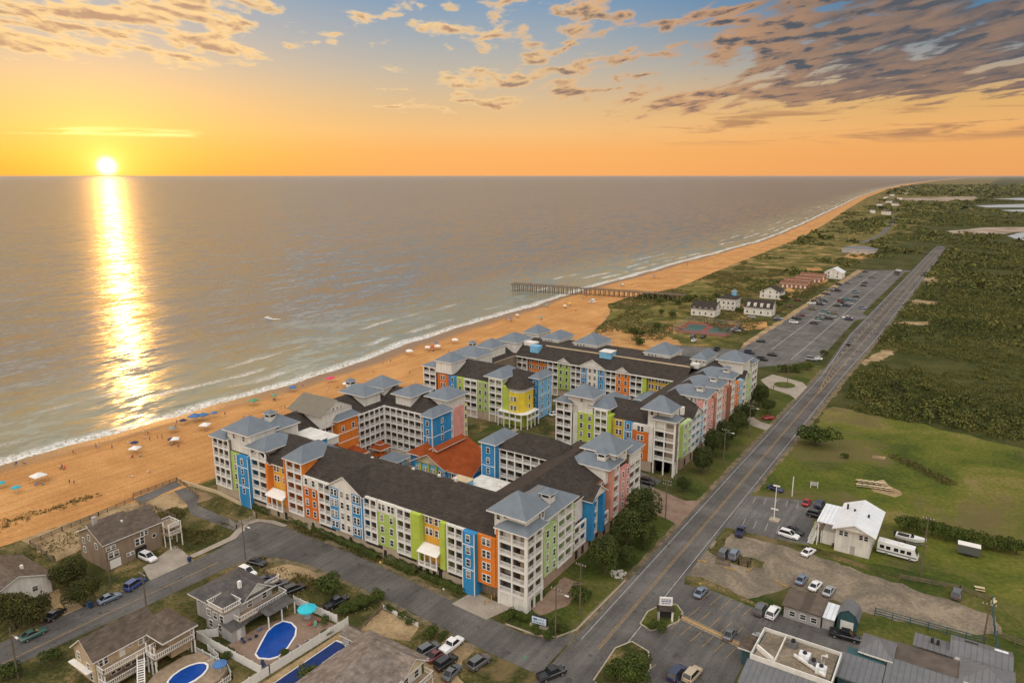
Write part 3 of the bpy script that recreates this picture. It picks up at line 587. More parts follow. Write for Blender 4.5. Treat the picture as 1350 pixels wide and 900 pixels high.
_win = {}
def win_mesh(w_, h_, style):
    k = (round(w_, 2), round(h_, 2), style)
    if k not in _win:
        a = MB(); a.box(-w_ / 2, w_ / 2, -0.03, 0.03, 0, h_)
        f = MB(); t_ = 0.10
        for x0, x1, z0, z1 in ((-w_ / 2 - t_, w_ / 2 + t_, h_, h_ + t_ * 1.3), (-w_ / 2 - t_, w_ / 2 + t_, -t_, 0), (-w_ / 2 - t_, -w_ / 2, 0, h_), (w_ / 2, w_ / 2 + t_, 0, h_)):
            f.box(x0, x1, -0.09, 0.02, z0, z1)
        if style == 'pair': f.box(-0.14, 0.14, -0.08, 0.02, 0, h_)
        if style in ('pair', 'one'): f.box(-w_ / 2, w_ / 2, -0.055, 0.0, h_ * .5 - 0.035, h_ * .5 + 0.035)
        if style == 'round':
            a = MB(); q = [(w_ / 2 * math.cos(i * math.pi / 8), w_ / 2 * math.sin(i * math.pi / 8)) for i in range(16)]
            a.poly([(x, -0.04, z + w_ / 2) for x, z in q]); f = MB()
            for i in range(16):
                x, z = q[i]; x2, z2 = q[(i + 1) % 16]; s = 1.3
                f.poly([(x, -0.06, z + w_ / 2), (x2, -0.06, z2 + w_ / 2), (x2 * s, -0.06, z2 * s + w_ / 2), (x * s, -0.06, z * s + w_ / 2)])
        _win[k] = (a.mesh('window', M['glass']), f.mesh('frame', M['trim']))
    return _win[k]
_bal = {}
def bal_mesh(w_, fh, d):
    k = (round(w_, 2), fh, d)
    if k not in _bal:
        a = MB(); a.box(-w_ / 2, w_ / 2, 0.0, d - 0.02, -0.16, 0.06); a.box(-w_ / 2, w_ / 2, -0.06, 0.0, -0.32, 0.10)
        r = MB(); r.box(-w_ / 2, w_ / 2, 0.02, 0.10, 0.96, 1.05); r.box(-w_ / 2, w_ / 2, 0.03, 0.09, 0.16, 0.22)
        nb = max(4, int(w_ / 0.2))
        for i in range(nb): x = -w_ / 2 + (i + 0.5) * w_ / nb; r.box(x - 0.032, x + 0.032, 0.04, 0.08, 0.22, 0.96)
        dr = MB(); dr.box(-w_ * 0.42, w_ * 0.36, d - 0.08, d - 0.03, 0.07, 2.1)
        _bal[k] = (a.mesh('balcony', M['trim']), r.mesh('railing', M['trim']), dr.mesh('glass_door', M['glass']))
    return _bal[k]
class Frame:
    "a wall line: u runs along it, v into the building"
    def __init__(s, x, y, rz): s.x, s.y, s.rz = x, y, rz; s.c, s.s = math.cos(rz), math.sin(rz)
    def pt(s, u, v, z): return (s.x + u * s.c - v * s.s, s.y + u * s.s + v * s.c, z)
S_, E_, N_, W_ = 0.0, math.pi / 2, math.pi, -math.pi / 2       # facing -Y (street), +X (road), +Y, -X (sea)
class Bld:
    def __init__(s, name, label, cat, loc, group=None, rz=0, wmax=96, bmax=96):
        s.o = empty(name, (loc[0], loc[1], 0), rz, label, cat, group); s.L = Vector((loc[0], loc[1], 0)); s.nw = s.nb = 0; s.wmax, s.bmax = wmax, bmax
        s.ow, s.ob = MB(), MB(); s.world = rz == 0
    def rel(s, p): return tuple(Vector(p) - s.L)
    def add(s, name, mb, mats, fr=None, parent=None):
        me = mb.mesh(name, mats)
        if fr is None: return link(name, me, parent or s.o, None, tuple(-s.L) if parent is None else (0, 0, 0))
        return link(name, me, parent or s.o, None, s.rel((fr.x, fr.y, 0)), fr.rz)
    def _over(s, mb, me, fr, p, mi):
        cz, sz = fr.c, fr.s; o = len(mb.v)
        for v in me.vertices:
            x, y, z = v.co; mb.v.append((p[0] + x * cz - y * sz - s.L.x, p[1] + x * sz + y * cz - s.L.y, p[2] + z))
        for f in me.polygons: mb.f.append(tuple(i + o for i in f.vertices)); mb.mi.append(mi); mb.sm.append(False)
    def window(s, fr, u, z, w_=1.0, h_=1.45, style='one', v=-0.04):
        a, f = win_mesh(w_, h_, style); p = fr.pt(u, v, z)
        if s.nw >= s.wmax: s._over(s.ow, a, fr, p, 0); s._over(s.ow, f, fr, p, 1); return
        s.nw += 1
        o = link('window', a, s.o, None, s.rel(p), fr.rz); link('frame', f, o)
        return o
    def balcony(s, fr, u, z, w_, fh, d):
        a, r, dr = bal_mesh(w_, fh, d); p = fr.pt(u, 0, z)
        if s.nb >= s.bmax: s._over(s.ob, a, fr, p, 0); s._over(s.ob, r, fr, p, 0); s._over(s.ob, dr, fr, p, 1); return
        s.nb += 1
        o = link('balcony', a, s.o, None, s.rel(p), fr.rz); link('railing', r, o); link('glass_door', dr, o)
    def done(s):
        if s.ow.v: s.ow.build('window', [M['glass'], M['trim']], s.o)['kind'] = 'stuff'
        if s.ob.v: s.ob.build('balcony', [M['trim'], M['glass']], s.o)['kind'] = 'stuff'
    # ---- pieces
    def core(s, x0, x1, y0, y1, z0, z1, mt='recess_shade', name='wall'): return s.add(name, MB().box(x0, x1, y0, y1, z0, z1), M[mt])
    def hip(s, x0, x1, y0, y1, z, h, mt, over=0.7, name='roof', parent=None, fascia=0.28):
        x0 -= over; x1 += over; y0 -= over; y1 += over; mb = MB(); dx, dy = x1 - x0, y1 - y0; k = min(dx, dy) / 2
        b = [(x0, y0, z), (x1, y0, z), (x1, y1, z), (x0, y1, z)]
        if abs(dx - dy) < 0.8: r1 = r2 = ((x0 + x1) / 2, (y0 + y1) / 2, z + h); mb._add(b + [r1], [(0, 1, 4), (1, 2, 4), (2, 3, 4), (3, 0, 4)])
        elif dx > dy: mb._add(b + [(x0 + k, y0 + k, z + h), (x1 - k, y0 + k, z + h)], [(0, 1, 5, 4), (1, 2, 5), (2, 3, 4, 5), (3, 0, 4)])
        else: mb._add(b + [(x0 + k, y0 + k, z + h), (x0 + k, y1 - k, z + h)], [(0, 1, 4), (1, 2, 5, 4), (2, 3, 5), (3, 0, 4, 5)])
        mb.mat(1); n = 4
        lo = [(p[0], p[1], z - fascia) for p in b]; mb._add(b + lo, [(i, i + 4, (i + 1) % 4 + 4, (i + 1) % 4) for i in range(4)] + [(4, 7, 6, 5)])
        return s.add(name, mb, [M[mt], M['trim']], None, parent)
    def gable(s, fr, u0, u1, v0, v1, z, h, roof='shingle', wall='white', over=0.5):
        "a cross gable: white pediment on the wall line and two slopes running back to the main ridge"
        um = (u0 + u1) / 2
        w_ = MB(); w_._add([(u0, v0, z), (u1, v0, z), (um, v0, z + h), (u0, v0 + 0.3, z), (u1, v0 + 0.3, z), (um, v0 + 0.3, z + h)], [(0, 1, 2), (5, 4, 3), (0, 3, 4, 1), (1, 4, 5, 2), (2, 5, 3, 0)])
        s.add('gable_wall', w_, M[wall], fr)
        r = MB(); t_ = 0.22; k = h / (um - u0); ze = z - over * k
        for sg in (-1, 1):
            ue = um + sg * (um - u0 + over)
            r._add([(ue, v0 - 0.4, ze), (um, v0 - 0.4, z + h + .02), (um, v1, z + h + .02), (ue, v1, ze), (ue, v0 - 0.4, ze + t_), (um, v0 - 0.4, z + h + t_), (um, v1, z + h + t_), (ue, v1, ze + t_)], [(4, 5, 6, 7)])
            r.mat(1); r._add(r.v[-8:], [(0, 1, 5, 4), (0, 4, 7, 3), (0, 3, 2, 1)]); r.mat(0)
        s.add('gable_roof', r, [M[roof], M['trim']], fr)
    def cupola(s, x, y, z, parent=None, w_=1.1, h_=0.9, roof='metal_roof'):
        c = s.add('cupola', MB().box(x - w_, x + w_, y - w_, y + w_, z - 1.2, z + h_), M['white'])
        v = MB()
        for i in (-1, 1):
            v.box(x - w_ * .7, x + w_ * .7, y + i * (w_ + .02) - 0.02, y + i * (w_ + .02) + 0.02, z + .1, z + h_ - .15); v.box(x + i * (w_ + .02) - 0.02, x + i * (w_ + .02) + 0.02, y - w_ * .7, y + w_ * .7, z + .1, z + h_ - .15)
        v.build('louver', M['dark'], c)
        s.hip(x - w_, x + w_, y - w_, y + w_, z + h_ + .1, 1.0, roof, 0.45, 'cupola_roof', None, 0.15).parent = c
        k = [q for q in children(c) if q.name.startswith('cupola_roof')][-1]; k.location = (0, 0, 0)
        return c
    def facade(s, fr, bays, z0=3.2, floors=4, fh=2.7, d=1.6):
        for bay in bays:
            u0, u1, kind, colr = bay[:4]; op = bay[4] if len(bay) > 4 else {}
            zz, fl, f_ = op.get('z0', z0), op.get('floors', floors), op.get('fh', fh); zt = op.get('zt', zz + fl * f_)
            out = op.get('out', 0.0)
            if kind == 'b':
                n = op.get('n', max(1, round((u1 - u0) / 2.8))); cw = (u1 - u0) / n
                for i in range(n + 1):
                    w_ = 0.34; uu = min(max(u0 + i * cw, u0 + w_ / 2), u1 - w_ / 2)
                    s.add('column', MB().box(uu - w_ / 2, uu + w_ / 2, -0.10, 0.24, op.get('cz', zz - 0.3), zt + 0.1), M['trim'], fr)
                    if 0 < i < n or op.get('ends'): s.add('party_wall', MB().box(uu - 0.08, uu + 0.08, 0.24, d - 0.01, zz - 0.3, zt), M[op.get('side', 'recess_shade')], fr)
                for k in range(fl):
                    for i in range(n): s.balcony(fr, u0 + (i + .5) * cw, zz + k * f_, cw - 0.36, f_, d)
                s.add('lintel', MB().box(u0, u1, -0.04, 0.30, zt - 0.42, zt + 0.05), M['trim'], fr)
            else:
                s.add('wall', MB().box(u0, u1, -out, d - 0.005, zz - op.get('drop', 0.0), zt), M[colr], fr)
                f2 = Frame(*fr.pt(0, -out, 0)[:2], fr.rz); n = op.get('n', 1); st = op.get('style', 'pair'); L = u1 - u0
                ww = {'pair': 1.9, 'one': 0.95, 'round': 1.0}[st]; ww = min(ww, L * 0.6)
                for k in range(op.get('wf', 0), fl):
                    for i in range(n): s.window(f2, u0 + L * (i + .5) / n, zz + k * f_ + 0.75, ww, 1.5 if st != 'round' else 1, st)
                if op.get('trim'):
                    tr = MB()
                    for x in (u0 + .08, u1 - .08): tr.box(x - .1, x + .1, -out - 0.03, -out + .01, zz - op.get('drop', 0), zt)
                    for k in (1, 3): tr.box(u0 + .18, u1 - .18, -out - 0.035, -out + .01, zz + k * f_ - .12, zz + k * f_ + .1)
                    s.add('corner_trim', tr, M['trim'], fr)
    def base(s, fr, u0, u1, h=3.1, mt='beige', openings=(), d=1.6):
        s.add('base_wall', MB().box(u0, u1, 0.12, d, 0, h), M[mt], fr)
        if openings:
            for a, c, z0, z1 in openings: s.add('garage_opening', MB().box(a, c, 0.06, 0.14, z0, z1), M['dark'], fr)
GRP = 'wings of the coloured beach hotel'

# ---------- wing along the front street
B = Bld('hotel_wing', 'long multicoloured hotel wing along the front street with white corner tower', 'hotel', (-120, 117), GRP)
B.core(-171.4, -71.6, 109.6, 126, 0, 14.0)
fr = Frame(0, 108, S_)
B.base(fr, -169, -84, openings=[(u, u + 5.2, 2.2, 3.0) for u in (-112.5, -102.4, -95, -88.2, -127.8, -153)] + [(u, u + 0.9, 0.3, 2.2) for u in (-94.5, -92.6, -90.9, -96.4, -118, -107, -131, -141, -144)])
B.base(Frame(-70, 0, E_), 117.5, 126, mt='brick_base'); B.base(Frame(-70, 0, E_), 109, 117.4, mt='white', h=3.0)
B.base(fr, -75.5, -68.4, mt='white', h=3.0)
F5 = dict(z0=3.2, floors=5, fh=2.75)
B.facade(fr, [
    (-75.2, -68.6, 'b', '', dict(F5, n=2, cz=0, ends=1)),
    (-80.4, -75.9, 'w', 'orange', dict(n=1, style='pair', out=0.0)), (-83.7, -80.5, 'w', 'blue', dict(n=1, style='one', out=0.9, drop=3.1, trim=1)),
    (-88.5, -83.8, 'b', '', dict(n=2)), (-90.0, -88.6, 'w', 'lime', dict(n=0, out=0.5)),
    (-95.4, -90.1, 'w', 'amber', dict(n=2, style='pair', out=-1.0, wf=2)), (-98.1, -95.5, 'w', 'lime', dict(n=0, out=0.5)),
    (-102.7, -98.2, 'b', '', dict(n=2)), (-108.4, -102.8, 'w', 'green', dict(n=2, style='one', zt=11.3, floors=3)), (-108.4, -102.8, 'w', 'white', dict(n=2, style='pair', z0=11.3, floors=1)), (-112.8, -108.5, 'b', '', dict(n=2)),
    (-116.2, -112.9, 'w', 'blue', dict(n=1, style='pair', out=0.5, trim=1)), (-120.1, -116.3, 'w', 'white', dict(n=2, style='one', out=0.5)), (-123.4, -120.2, 'w', 'blue', dict(n=1, style='pair', out=0.5, trim=1)),
    (-128.0, -123.5, 'b', '', dict(n=2)), (-133.2, -128.1, 'w', 'deeporange', dict(n=2, style='one', zt=11.3, floors=3)), (-133.2, -128.1, 'w', 'white', dict(n=2, style='one', z0=11.3, floors=1)),
    (-139.2, -133.4, 'b', '', dict(F5, n=2, side='orange')), (-146.0, -139.6, 'w', 'amber', dict(n=2, style='pair', out=-1.2, wf=2)), (-146.8, -146.05, 'w', 'orange', dict(n=0, out=0.4)),
    (-153.1, -146.9, 'b', '', dict(F5, n=2)), (-157.8, -153.2, 'w', 'blue', dict(n=1, style='one', out=0.9, drop=3.1, trim=1)), (-161.4, -157.9, 'w', 'green', dict(n=1, style='one')),
    (-169.0, -162.0, 'b', '', dict(F5, n=3, ends=1)),
])
B.add('wall', MB().box(-75.8, -75.3, 108.1, 111, 3.2, 17), M['orange']); B.add('wall', MB().box(-139.6, -139.25, 107.6, 111, 3.2, 17), M['orange']); B.add('wall', MB().box(-133.4, -133.25, 108, 113, 14, 17), M['orange'])
# two verandas in the recesses
for u0, u1, hh in ((-95.3, -90.1, 4.2), (-145.9, -139.7, 4.2)):
    v = MB().box(u0, u1, -1.6, 0.9, hh + 1.9, hh + 2.1); v.box(u0, u1, -1.6, -1.3, 3.0, 3.3)
    for i in range(4): x = u0 + .15 + i * (u1 - u0 - .3) / 3; v.box(x - .12, x + .12, -1.5, -1.26, 3.3, hh + 1.9)
    v.poly([(u0 - .2, -1.8, hh + 2.1), (u1 + .2, -1.8, hh + 2.1), (u1 + .2, 0.9, hh + 3.2), (u0 - .2, 0.9, hh + 3.2)])
    B.add('veranda', v, M['trim'], fr); r = MB().box(u0 + .3, u1 - .3, -1.5, -1.42, 4.1, 4.2)
    for i in range(24): x = u0 + .4 + i * (u1 - u0 - .8) / 23; r.box(x - .03, x + .03, -1.48, -1.44, 3.3, 4.1)
    B.add('railing', r, M['trim'], fr)
B.hip(-161.6, -76.2, 109.4, 125.7, 14.0, 4.4, 'shingle', 0.8)
B.gable(fr, -123.8, -112.5, -0.6, 9, 14.0, 3.4); B.gable(fr, -154.3, -146.0, 0.4, 9, 14, 2.6)
# corner tower
fe = Frame(-68.4, 0, E_)
B.core(-75.2, -70.0, 109.6, 115.8, 3, 17.0)
B.facade(Frame(-68.4, 0, E_), [(108.0, 113.9, 'b', '', dict(F5, n=2, cz=0, ends=1))])
B.hip(-75.2, -68.4, 108.0, 114.6, 17.1, 2.6, 'metal_roof')
up = B.core(-77.0, -69.4, 109.3, 116.2, 14, 20.0, 'white')
B.hip(-77.2, -69.3, 108.6, 116.0, 20.0, 3.7, 'metal_roof', 0.8)
for u in (-76, -74.3): B.window(Frame(0, 109.3, S_), u, 17.9 if u < -75 else 18.6, 0.8, 1.2)
for u in (114.2, 115.4): B.window(Frame(-69.4, 0, E_), u, 17.6, 0.7, 1.3)
# road face of this wing
F5b = dict(z0=3.0, floors=5, fh=2.7)
B.facade(Frame(-69.6, 0, E_), [(114.0, 116.3, 'w', 'lime', dict(n=0, z0=3.1, zt=13.5)), (116.4, 122.0, 'w', 'palegreen', dict(n=2, style='one')), (122.1, 128.6, 'b', '', dict(F5b, n=2, side='palegreen')), (128.7, 129.6, 'w', 'palegreen', dict(n=1, style='one', zt=15))])
B.core(-79, -70.8, 117.0, 129.5, 13, 16.8, 'white')
rf = B.hip(-79.0, -69.6, 116.8, 129.0, 16.9, 2.9, 'metal_roof', 0.9); B.cupola(-71.8, 121.6, 19.2)
# sea end towers
B.core(-169, -163, 109.6, 113, 3, 17); B.hip(-169, -163.2, 108.0, 112.0, 17.1, 1.8, 'metal_roof')
B.core(-163.4, -153.6, 108.9, 117.0, 14, 20.0, 'white'); B.hip(-163.2, -153.8, 108.3, 117.0, 20.0, 3.4, 'metal_roof', 0.7)
B.window(Frame(0, 108.9, S_), -156.5, 17.6, 0.8, 1.3); B.window(Frame(0, 108.9, S_), -160.5, 17.6, 0.8, 1.3)
B.core(-163, -154, 117.4, 124.5, 13, 19.0, 'white'); B.hip(-162.8, -153.9, 117.2, 124.2, 19.0, 2.8, 'metal_roof', 0.7); B.cupola(-158.0, 118.8, 21.4)
B.core(-154.8, -148.2, 109.6, 119.2, 13, 17, 'white'); B.hip(-154.4, -147.6, 108.4, 119.4, 17.0, 2.3, 'metal_roof', 0.7)
B.core(-139.2, -133.6, 109.6, 119.5, 13, 17, 'white'); B.hip(-139.6, -133.6, 108.4, 119.5, 17.1, 2.9, 'metal_roof', 0.7)
# white flat roof behind the towers
B.core(-156.0, -144.6, 122.4, 130.5, 13, 14.9, 'white'); B.add('flat_roof', MB().box(-156.2, -144.4, 122.2, 130.7, 14.9, 15.1), M['flat_white'])
B.core(-146.5, -143.0, 122.0, 125, 14, 16.3, 'blue'); B.add('flat_roof', MB().box(-146.7, -142.8, 121.8, 125.2, 16.3, 16.5), M['flat_white'])
for x, y in ((-100.5, 120.5), (-108, 120), (-121, 119.6), (-96, 121)): B.add('roof_vent', MB().box(x - .3, x + .3, y - .3, y + .3, 16.4, 17.6), M['trim'])
B.done()

# ---------- sea wing round the courtyard
B = Bld('hotel_wing', 'hotel wing of white balconies folded round the brick courtyard with blue and pink end wall', 'hotel', (-158, 150), GRP)
B.core(-172, -156.6, 126.5, 176, 0, 14.0); B.core(-156.8, -134.95, 161.1, 176, 0, 14.0)
CF = dict(z0=0.6, floors=5, fh=2.7, zt=14)
B.facade(Frame(0, 159.5, S_), [(-155.0, -137.2, 'b', '', dict(CF, n=7, ends=1, cz=0))])
B.facade(Frame(-155, 0, E_), [(146.2, 159.5, 'b', '', dict(CF, n=6, ends=1, cz=0)), (126.6, 137.8, 'b', '', dict(CF, n=4, cz=0)), (138.0, 146.1, 'w', 'orange', dict(n=2, style='one', z0=0.2, floors=5, zt=15.4, out=1.9, wf=4))])
B.add('trim_band', MB().box(-153.12, -153.04, 138.0, 146.1, 11.0, 11.25).box(-153.12, -153.04, 138.0, 146.1, 8.2, 8.45).box(-153.12, -153.04, 138, 146.1, 5.4, 5.65), M['trim'])
B.hip(-155.0, -153.1, 138.0, 146.0, 15.5, 1.5, 'metal_roof', 0.8)
# blue end, pink and butter strips
B.facade(Frame(0, 157.2, S_), [(-137.0, -133.46, 'w', 'blue', dict(n=1, style='one', z0=0.2, floors=5, fh=2.7, zt=14.6, d=3, trim=1))], d=4.0)
B.facade(Frame(-133.4, 0, E_), [(157.24, 166.6, 'w', 'blue', dict(n=1, style='one', z0=0.2, floors=5, zt=14.6, wf=1, trim=1))], d=3.5)
B.hip(-137.2, -133.4, 157.2, 166.4, 14.8, 2.0, 'metal_roof', 0.7)
B.facade(Frame(-134.6, 0, E_), [(166.7, 169.0, 'w', 'white', dict(n=1, style='one', z0=0.2, floors=5, zt=14)), (169.1, 174.2, 'w', 'pink', dict(n=0, z0=0.2, zt=14.0)), (174.3, 176.2, 'w', 'butter', dict(n=1, style='one', z0=.2, floors=5, zt=14))])
B.core(-151.5, -145.3, 161.2, 170.4, 13, 18.2, 'white'); B.core(-142.6, -135.0, 166.8, 175.4, 13, 17.5, 'white')
B.hip(-171.5, -155.8, 114.0, 175.4, 14.0, 4.2, 'shingle', 0.8); B.hip(-171.4, -137.0, 160.4, 175.5, 14.02, 4.0, 'shingle', 0.8)
B.hip(-167.0, -156.6, 152.6, 160.2, 18.5, 2.4, 'metal_roof', 0.6); B.core(-166, -157, 153, 160, 15, 18.4, 'white')
B.hip(-166.5, -158, 162.6, 170.4, 18.5, 2.9, 'metal_roof', 0.6); B.core(-166, -158.2, 163, 170, 15, 18.4, 'white')
B.hip(-151.8, -145.0, 158.8 + 2, 170.8, 18.3, 2.2, 'metal_roof', 0.8)
B.hip(-143.0, -134.8, 166.4, 175.8, 17.6, 2.6, 'metal_roof', 0.8)
B.cupola(-170.2, 160.0, 18.6)
B.core(-167, -154.2, 133.2, 145, 14, 18.4, 'white')
gf = Frame(0, 0, E_); B.add('gable_wall', MB()._add([(-153.9, 132.6, 18.4), (-153.9, 145.2, 18.4), (-153.9, 138.9, 21.4), (-154.3, 132.6, 18.4), (-154.3, 145.2, 18.4), (-154.3, 138.9, 21.4)], [(0, 1, 2), (5, 4, 3), (0, 3, 4, 1), (1, 4, 5, 2), (2, 5, 3, 0)]) or MB(), M['white']) if False else None
gm = MB(); gm._add([(-153.9, 132.8, 18.3), (-153.9, 145.0, 18.3), (-153.9, 138.9, 21.3), (-154.3, 132.8, 18.3), (-154.3, 145.0, 18.3), (-154.3, 138.9, 21.3)], [(0, 1, 2), (5, 4, 3), (0, 3, 4, 1), (1, 4, 5, 2), (2, 5, 3, 0)]); B.add('gable_wall', gm, M['white'])
gm = MB()
for sg in (-1, 1): gm._add([(-168, 138.9 + sg * 6.9, 18.0), (-153.4, 138.9 + sg * 6.9, 18.0), (-153.4, 138.9, 21.5), (-168, 138.9, 21.5)], [(0, 1, 2, 3)])
B.add('gable_roof', gm, M['tan_roof'])
for u in (137.4, 138.9, 140.4): B.window(Frame(-153.9, 0, E_), u, 18.7, 0.7, 0.7)
B.done()

# ---------- road wing, front half, with the inner leg
B = Bld('hotel_wing', 'hotel wing facing the road with blue gabled bay and pink walls', 'hotel', (-79, 148), GRP)
B.core(-88, -71.6, 126.3, 166, 0, 13.8); B.core(-104.6, -86, 151.3, 160, 0, 14)
fe = Frame(-70, 0, E_)
B.base(fe, 126.2, 165.8, mt='brick_base', openings=[(u, u + 1.1, .4, 2.4) for u in (131, 134, 137.5, 141, 145, 149, 152, 156, 160, 163)])
B.facade(Frame(0, 149.7, S_), [(-103.8, -86.2, 'b', '', dict(z0=0.6, floors=5, fh=2.7, zt=14, n=7, ends=1, cz=0))])
B.facade(Frame(0, 147.9, S_), [(-108.4, -103.9, 'w', 'blue', dict(n=1, style='one', z0=.2, floors=5, fh=2.9, zt=15.3, trim=1))], d=9.5)
B.hip(-108.3, -104.0, 148.0, 157.8, 15.5, 2.0, 'metal_roof', 0.7)
B.hip(-104.6, -84, 150.0, 159.6, 14.0, 3.8, 'shingle', 0.7)
B.hip(-88, -71.6, 117.6, 165.2, 13.9, 4.4, 'shingle', 0.8)
B.facade(fe, [(130.0, 135.8, 'b', '', dict(n=2, floors=2, fh=2.6, z0=3.2, zt=8.6)), (130.0, 135.8, 'w', 'white', dict(n=0, out=-1.0, z0=8.6, zt=13.8)),
              (136.0, 137.3, 'w', 'blue', dict(n=0, out=1.4, zt=13.2)), (137.4, 141.4, 'b', '', dict(n=1, side='blue', ends=1)), (141.5, 142.6, 'w', 'blue', dict(n=0, out=1.4, zt=13.2)),
              (142.7, 147.4, 'w', 'rust', dict(n=1, style='pair', out=-1.0, z0=6.0, floors=3)), (142.7, 147.4, 'b', '', dict(n=2, floors=1, fh=2.8, zt=6.0)),
              (147.5, 149.0, 'w', 'salmon', dict(n=0, out=0.6, zt=16)), (149.1, 153.0, 'b', '', dict(F5b, n=1, side='salmon', ends=1, zt=16.6)),
              (153.1, 158.8, 'w', 'pink', dict(n=2, style='one', out=0.3)), (158.9, 165.8, 'b', '', dict(F5, n=2, ends=1))])
B.gable(Frame(-68.6, 0, E_), 135.7, 142.9, -0.05, 8, 13.3, 2.4)
B.core(-79.6, -70.4, 146, 153.5, 13, 17.0, 'white'); B.hip(-79.8, -69.6, 146.0, 152.8, 17.2, 2.6, 'metal_roof', 0.7); B.cupola(-72.2, 148.2, 19.2)
B.core(-78.2, -70.0, 149.6, 157.0, 16, 20, 'white'); B.hip(-78.0, -69.4, 149.2, 156.6, 20, 3.5, 'metal_roof', 0.8)
for u in (150.8, 155.2): B.window(Frame(-70.0, 0, E_), u, 18.0, 0.8, 1.2)
B.core(-74, -70.0, 159, 165.8, 13, 17, 'white'); B.hip(-74.2, -69.8, 158.8, 165.8, 17.1, 1.9, 'metal_roof', 0.7)
B.core(-107.6, -96.0, 138.8, 147.0, 0, 6.0, 'beige'); B.add('flat_roof', MB().box(-107.8, -95.8, 138.6, 147.2, 6.0, 6.3), M['flat_white'])
B.core(-108.4, -105.6, 137.6, 140.4, 5, 7.8, 'sky'); B.add('flat_roof', MB().box(-110.6, -105.4, 137.4, 140.6, 7.8, 8.0), M['cream']); B.add('roof_vent', MB().box(-99.4, -98.8, 142.6, 143.2, 6.3, 7.0), M['trim'])
B.done()

# ---------- rear sea wing with the yellow bay
B = Bld('hotel_wing', 'rear hotel wing with bright yellow bay, lime balcony tower and veranda by the small lawn', 'hotel', (-150, 210), GRP)
B.core(-172, -132, 200.1, 216, 0, 14); B.core(-172, -156, 214, 268, 0, 14)
fr = Frame(0, 198.5, S_); F5c = dict(z0=3.0, floors=5, fh=2.6)
B.base(fr, -171, -136, mt='beige')
B.facade(fr, [(-142.0, -136.2, 'b', '', dict(F5c, n=2, side='lime', ends=1, cz=0)), (-136.1, -133.0, 'w', 'lime', dict(n=0, drop=3)), (-147.0, -142.1, 'w', 'green', dict(n=2, style='one')),
              (-153.0, -147.1, 'b', '', dict(n=2, z0=0.4, floors=5, cz=0)), (-156.3, -153.1, 'w', 'lime', dict(n=1, style='one')), (-160.0, -156.4, 'w', 'blue', dict(n=1, style='one')),
              (-165.2, -160.1, 'w', 'deeporange', dict(n=1, style='pair')), (-172.0, -166.0, 'b', '', dict(F5c, n=2, ends=1, cz=0))])
# octagonal yellow bay and its veranda
oct_ = [(-134.6, 199.6), (-132.4, 197.6), (-129.4, 197.6), (-127.6, 199.6), (-127.6, 205), (-134.6, 205)]
B.add('wall', MB().prism(oct_, 5.6, 12.6), M['yellow']); B.add('wall', MB().prism(oct_, 12.6, 14.0), M['white'])
for u in (-131.6, -130.2):
    for z in (6.4, 9.6): B.window(Frame(0, 197.6, S_), u, z, 0.8, 1.5)
for z in (6.4, 9.6): B.window(Frame(-127.6, 0, E_), 202.4, z, 0.9, 1.5); B.window(Frame(-132.4, 197.6, math.atan2(-2.0, 2.2)), -1.4, z, 0.9, 1.5)
oc = [(x + (x + 131) * .22, y + (y - 201) * .2) for x, y in oct_]; hb = MB(); hb._add([(x, y, 14) for x, y in oc] + [(-131, 202.5, 17.6)], [(i, (i + 1) % 6, 6) for i in range(6)]); B.add('roof', hb, M['shingle'])
vb = MB().prism([(-137, 196.6), (-127.2, 196.6), (-125.6, 198.4), (-125.6, 206), (-137, 206)], 5.2, 5.5)
for x, y in ((-136.8, 196.8), (-134.4, 196.8), (-132, 196.8), (-129.6, 196.8), (-127.3, 196.9), (-125.8, 198.6), (-125.8, 201), (-125.8, 203.4), (-125.8, 205.8)): vb.box(x - .16, x + .16, y - .16, y + .16, 0, 5.2)
vb.box(-136.6, -127.4, 196.75, 196.9, 2.9, 3.8); vb.box(-125.9, -125.75, 198.8, 205.8, 2.9, 3.8); B.add('veranda', vb, M['trim']); B.core(-134.5, -127.8, 199.6, 206, 0, 5.6, 'lime')
B.facade(Frame(-127.8, 0, E_), [(209.05, 218.0, 'w', 'sky', dict(n=2, style='one', z0=.3, floors=5, fh=2.9, zt=15.2, trim=1))], d=3)
B.facade(Frame(0, 209, S_), [(-131, -127.86, 'w', 'blue', dict(n=1, style='one', z0=.3, floors=5, fh=2.9, zt=15.2))], d=6)
B.hip(-131, -127.9, 209.2, 218, 15.4, 1.8, 'metal_roof', 0.8)
B.core(-143, -136.4, 200, 211, 13, 16.2, 'white'); B.hip(-143.4, -136.6, 199.2, 211.4, 16.4, 2.5, 'metal_roof', 0.8)
B.hip(-171.4, -131.0, 200.4, 217, 14.0, 4.3, 'shingle', 0.8); B.hip(-171.5, -157.6, 200, 266, 14.05, 4.0, 'shingle', 0.8)
B.core(-172, -167, 200, 204, 13, 16, 'white'); B.hip(-172.2, -166.4, 199.0, 204, 16.1, 1.6, 'metal_roof', 0.7)
for x0, x1, y0, y1, z in ((-166.2, -158.0, 198.0, 207.4, 19), (-168.5, -155.4, 209.4, 220.6, 19), (-167, -158.6, 224.4, 234.4, 19), (-167.0, -156.2, 238.0, 250.5, 19), (-165.8, -157.2, 257, 267.6, 19)):
    B.core(x0 + .4, x1 - .4, y0 + .4, y1 - .4, 14.5, z, 'white'); B.hip(x0 + .6, x1 - .6, y0 + .6, y1 - .6, z, 2.8, 'metal_roof', 0.7)
B.cupola(-169.6, 226, 18.8)
B.done()

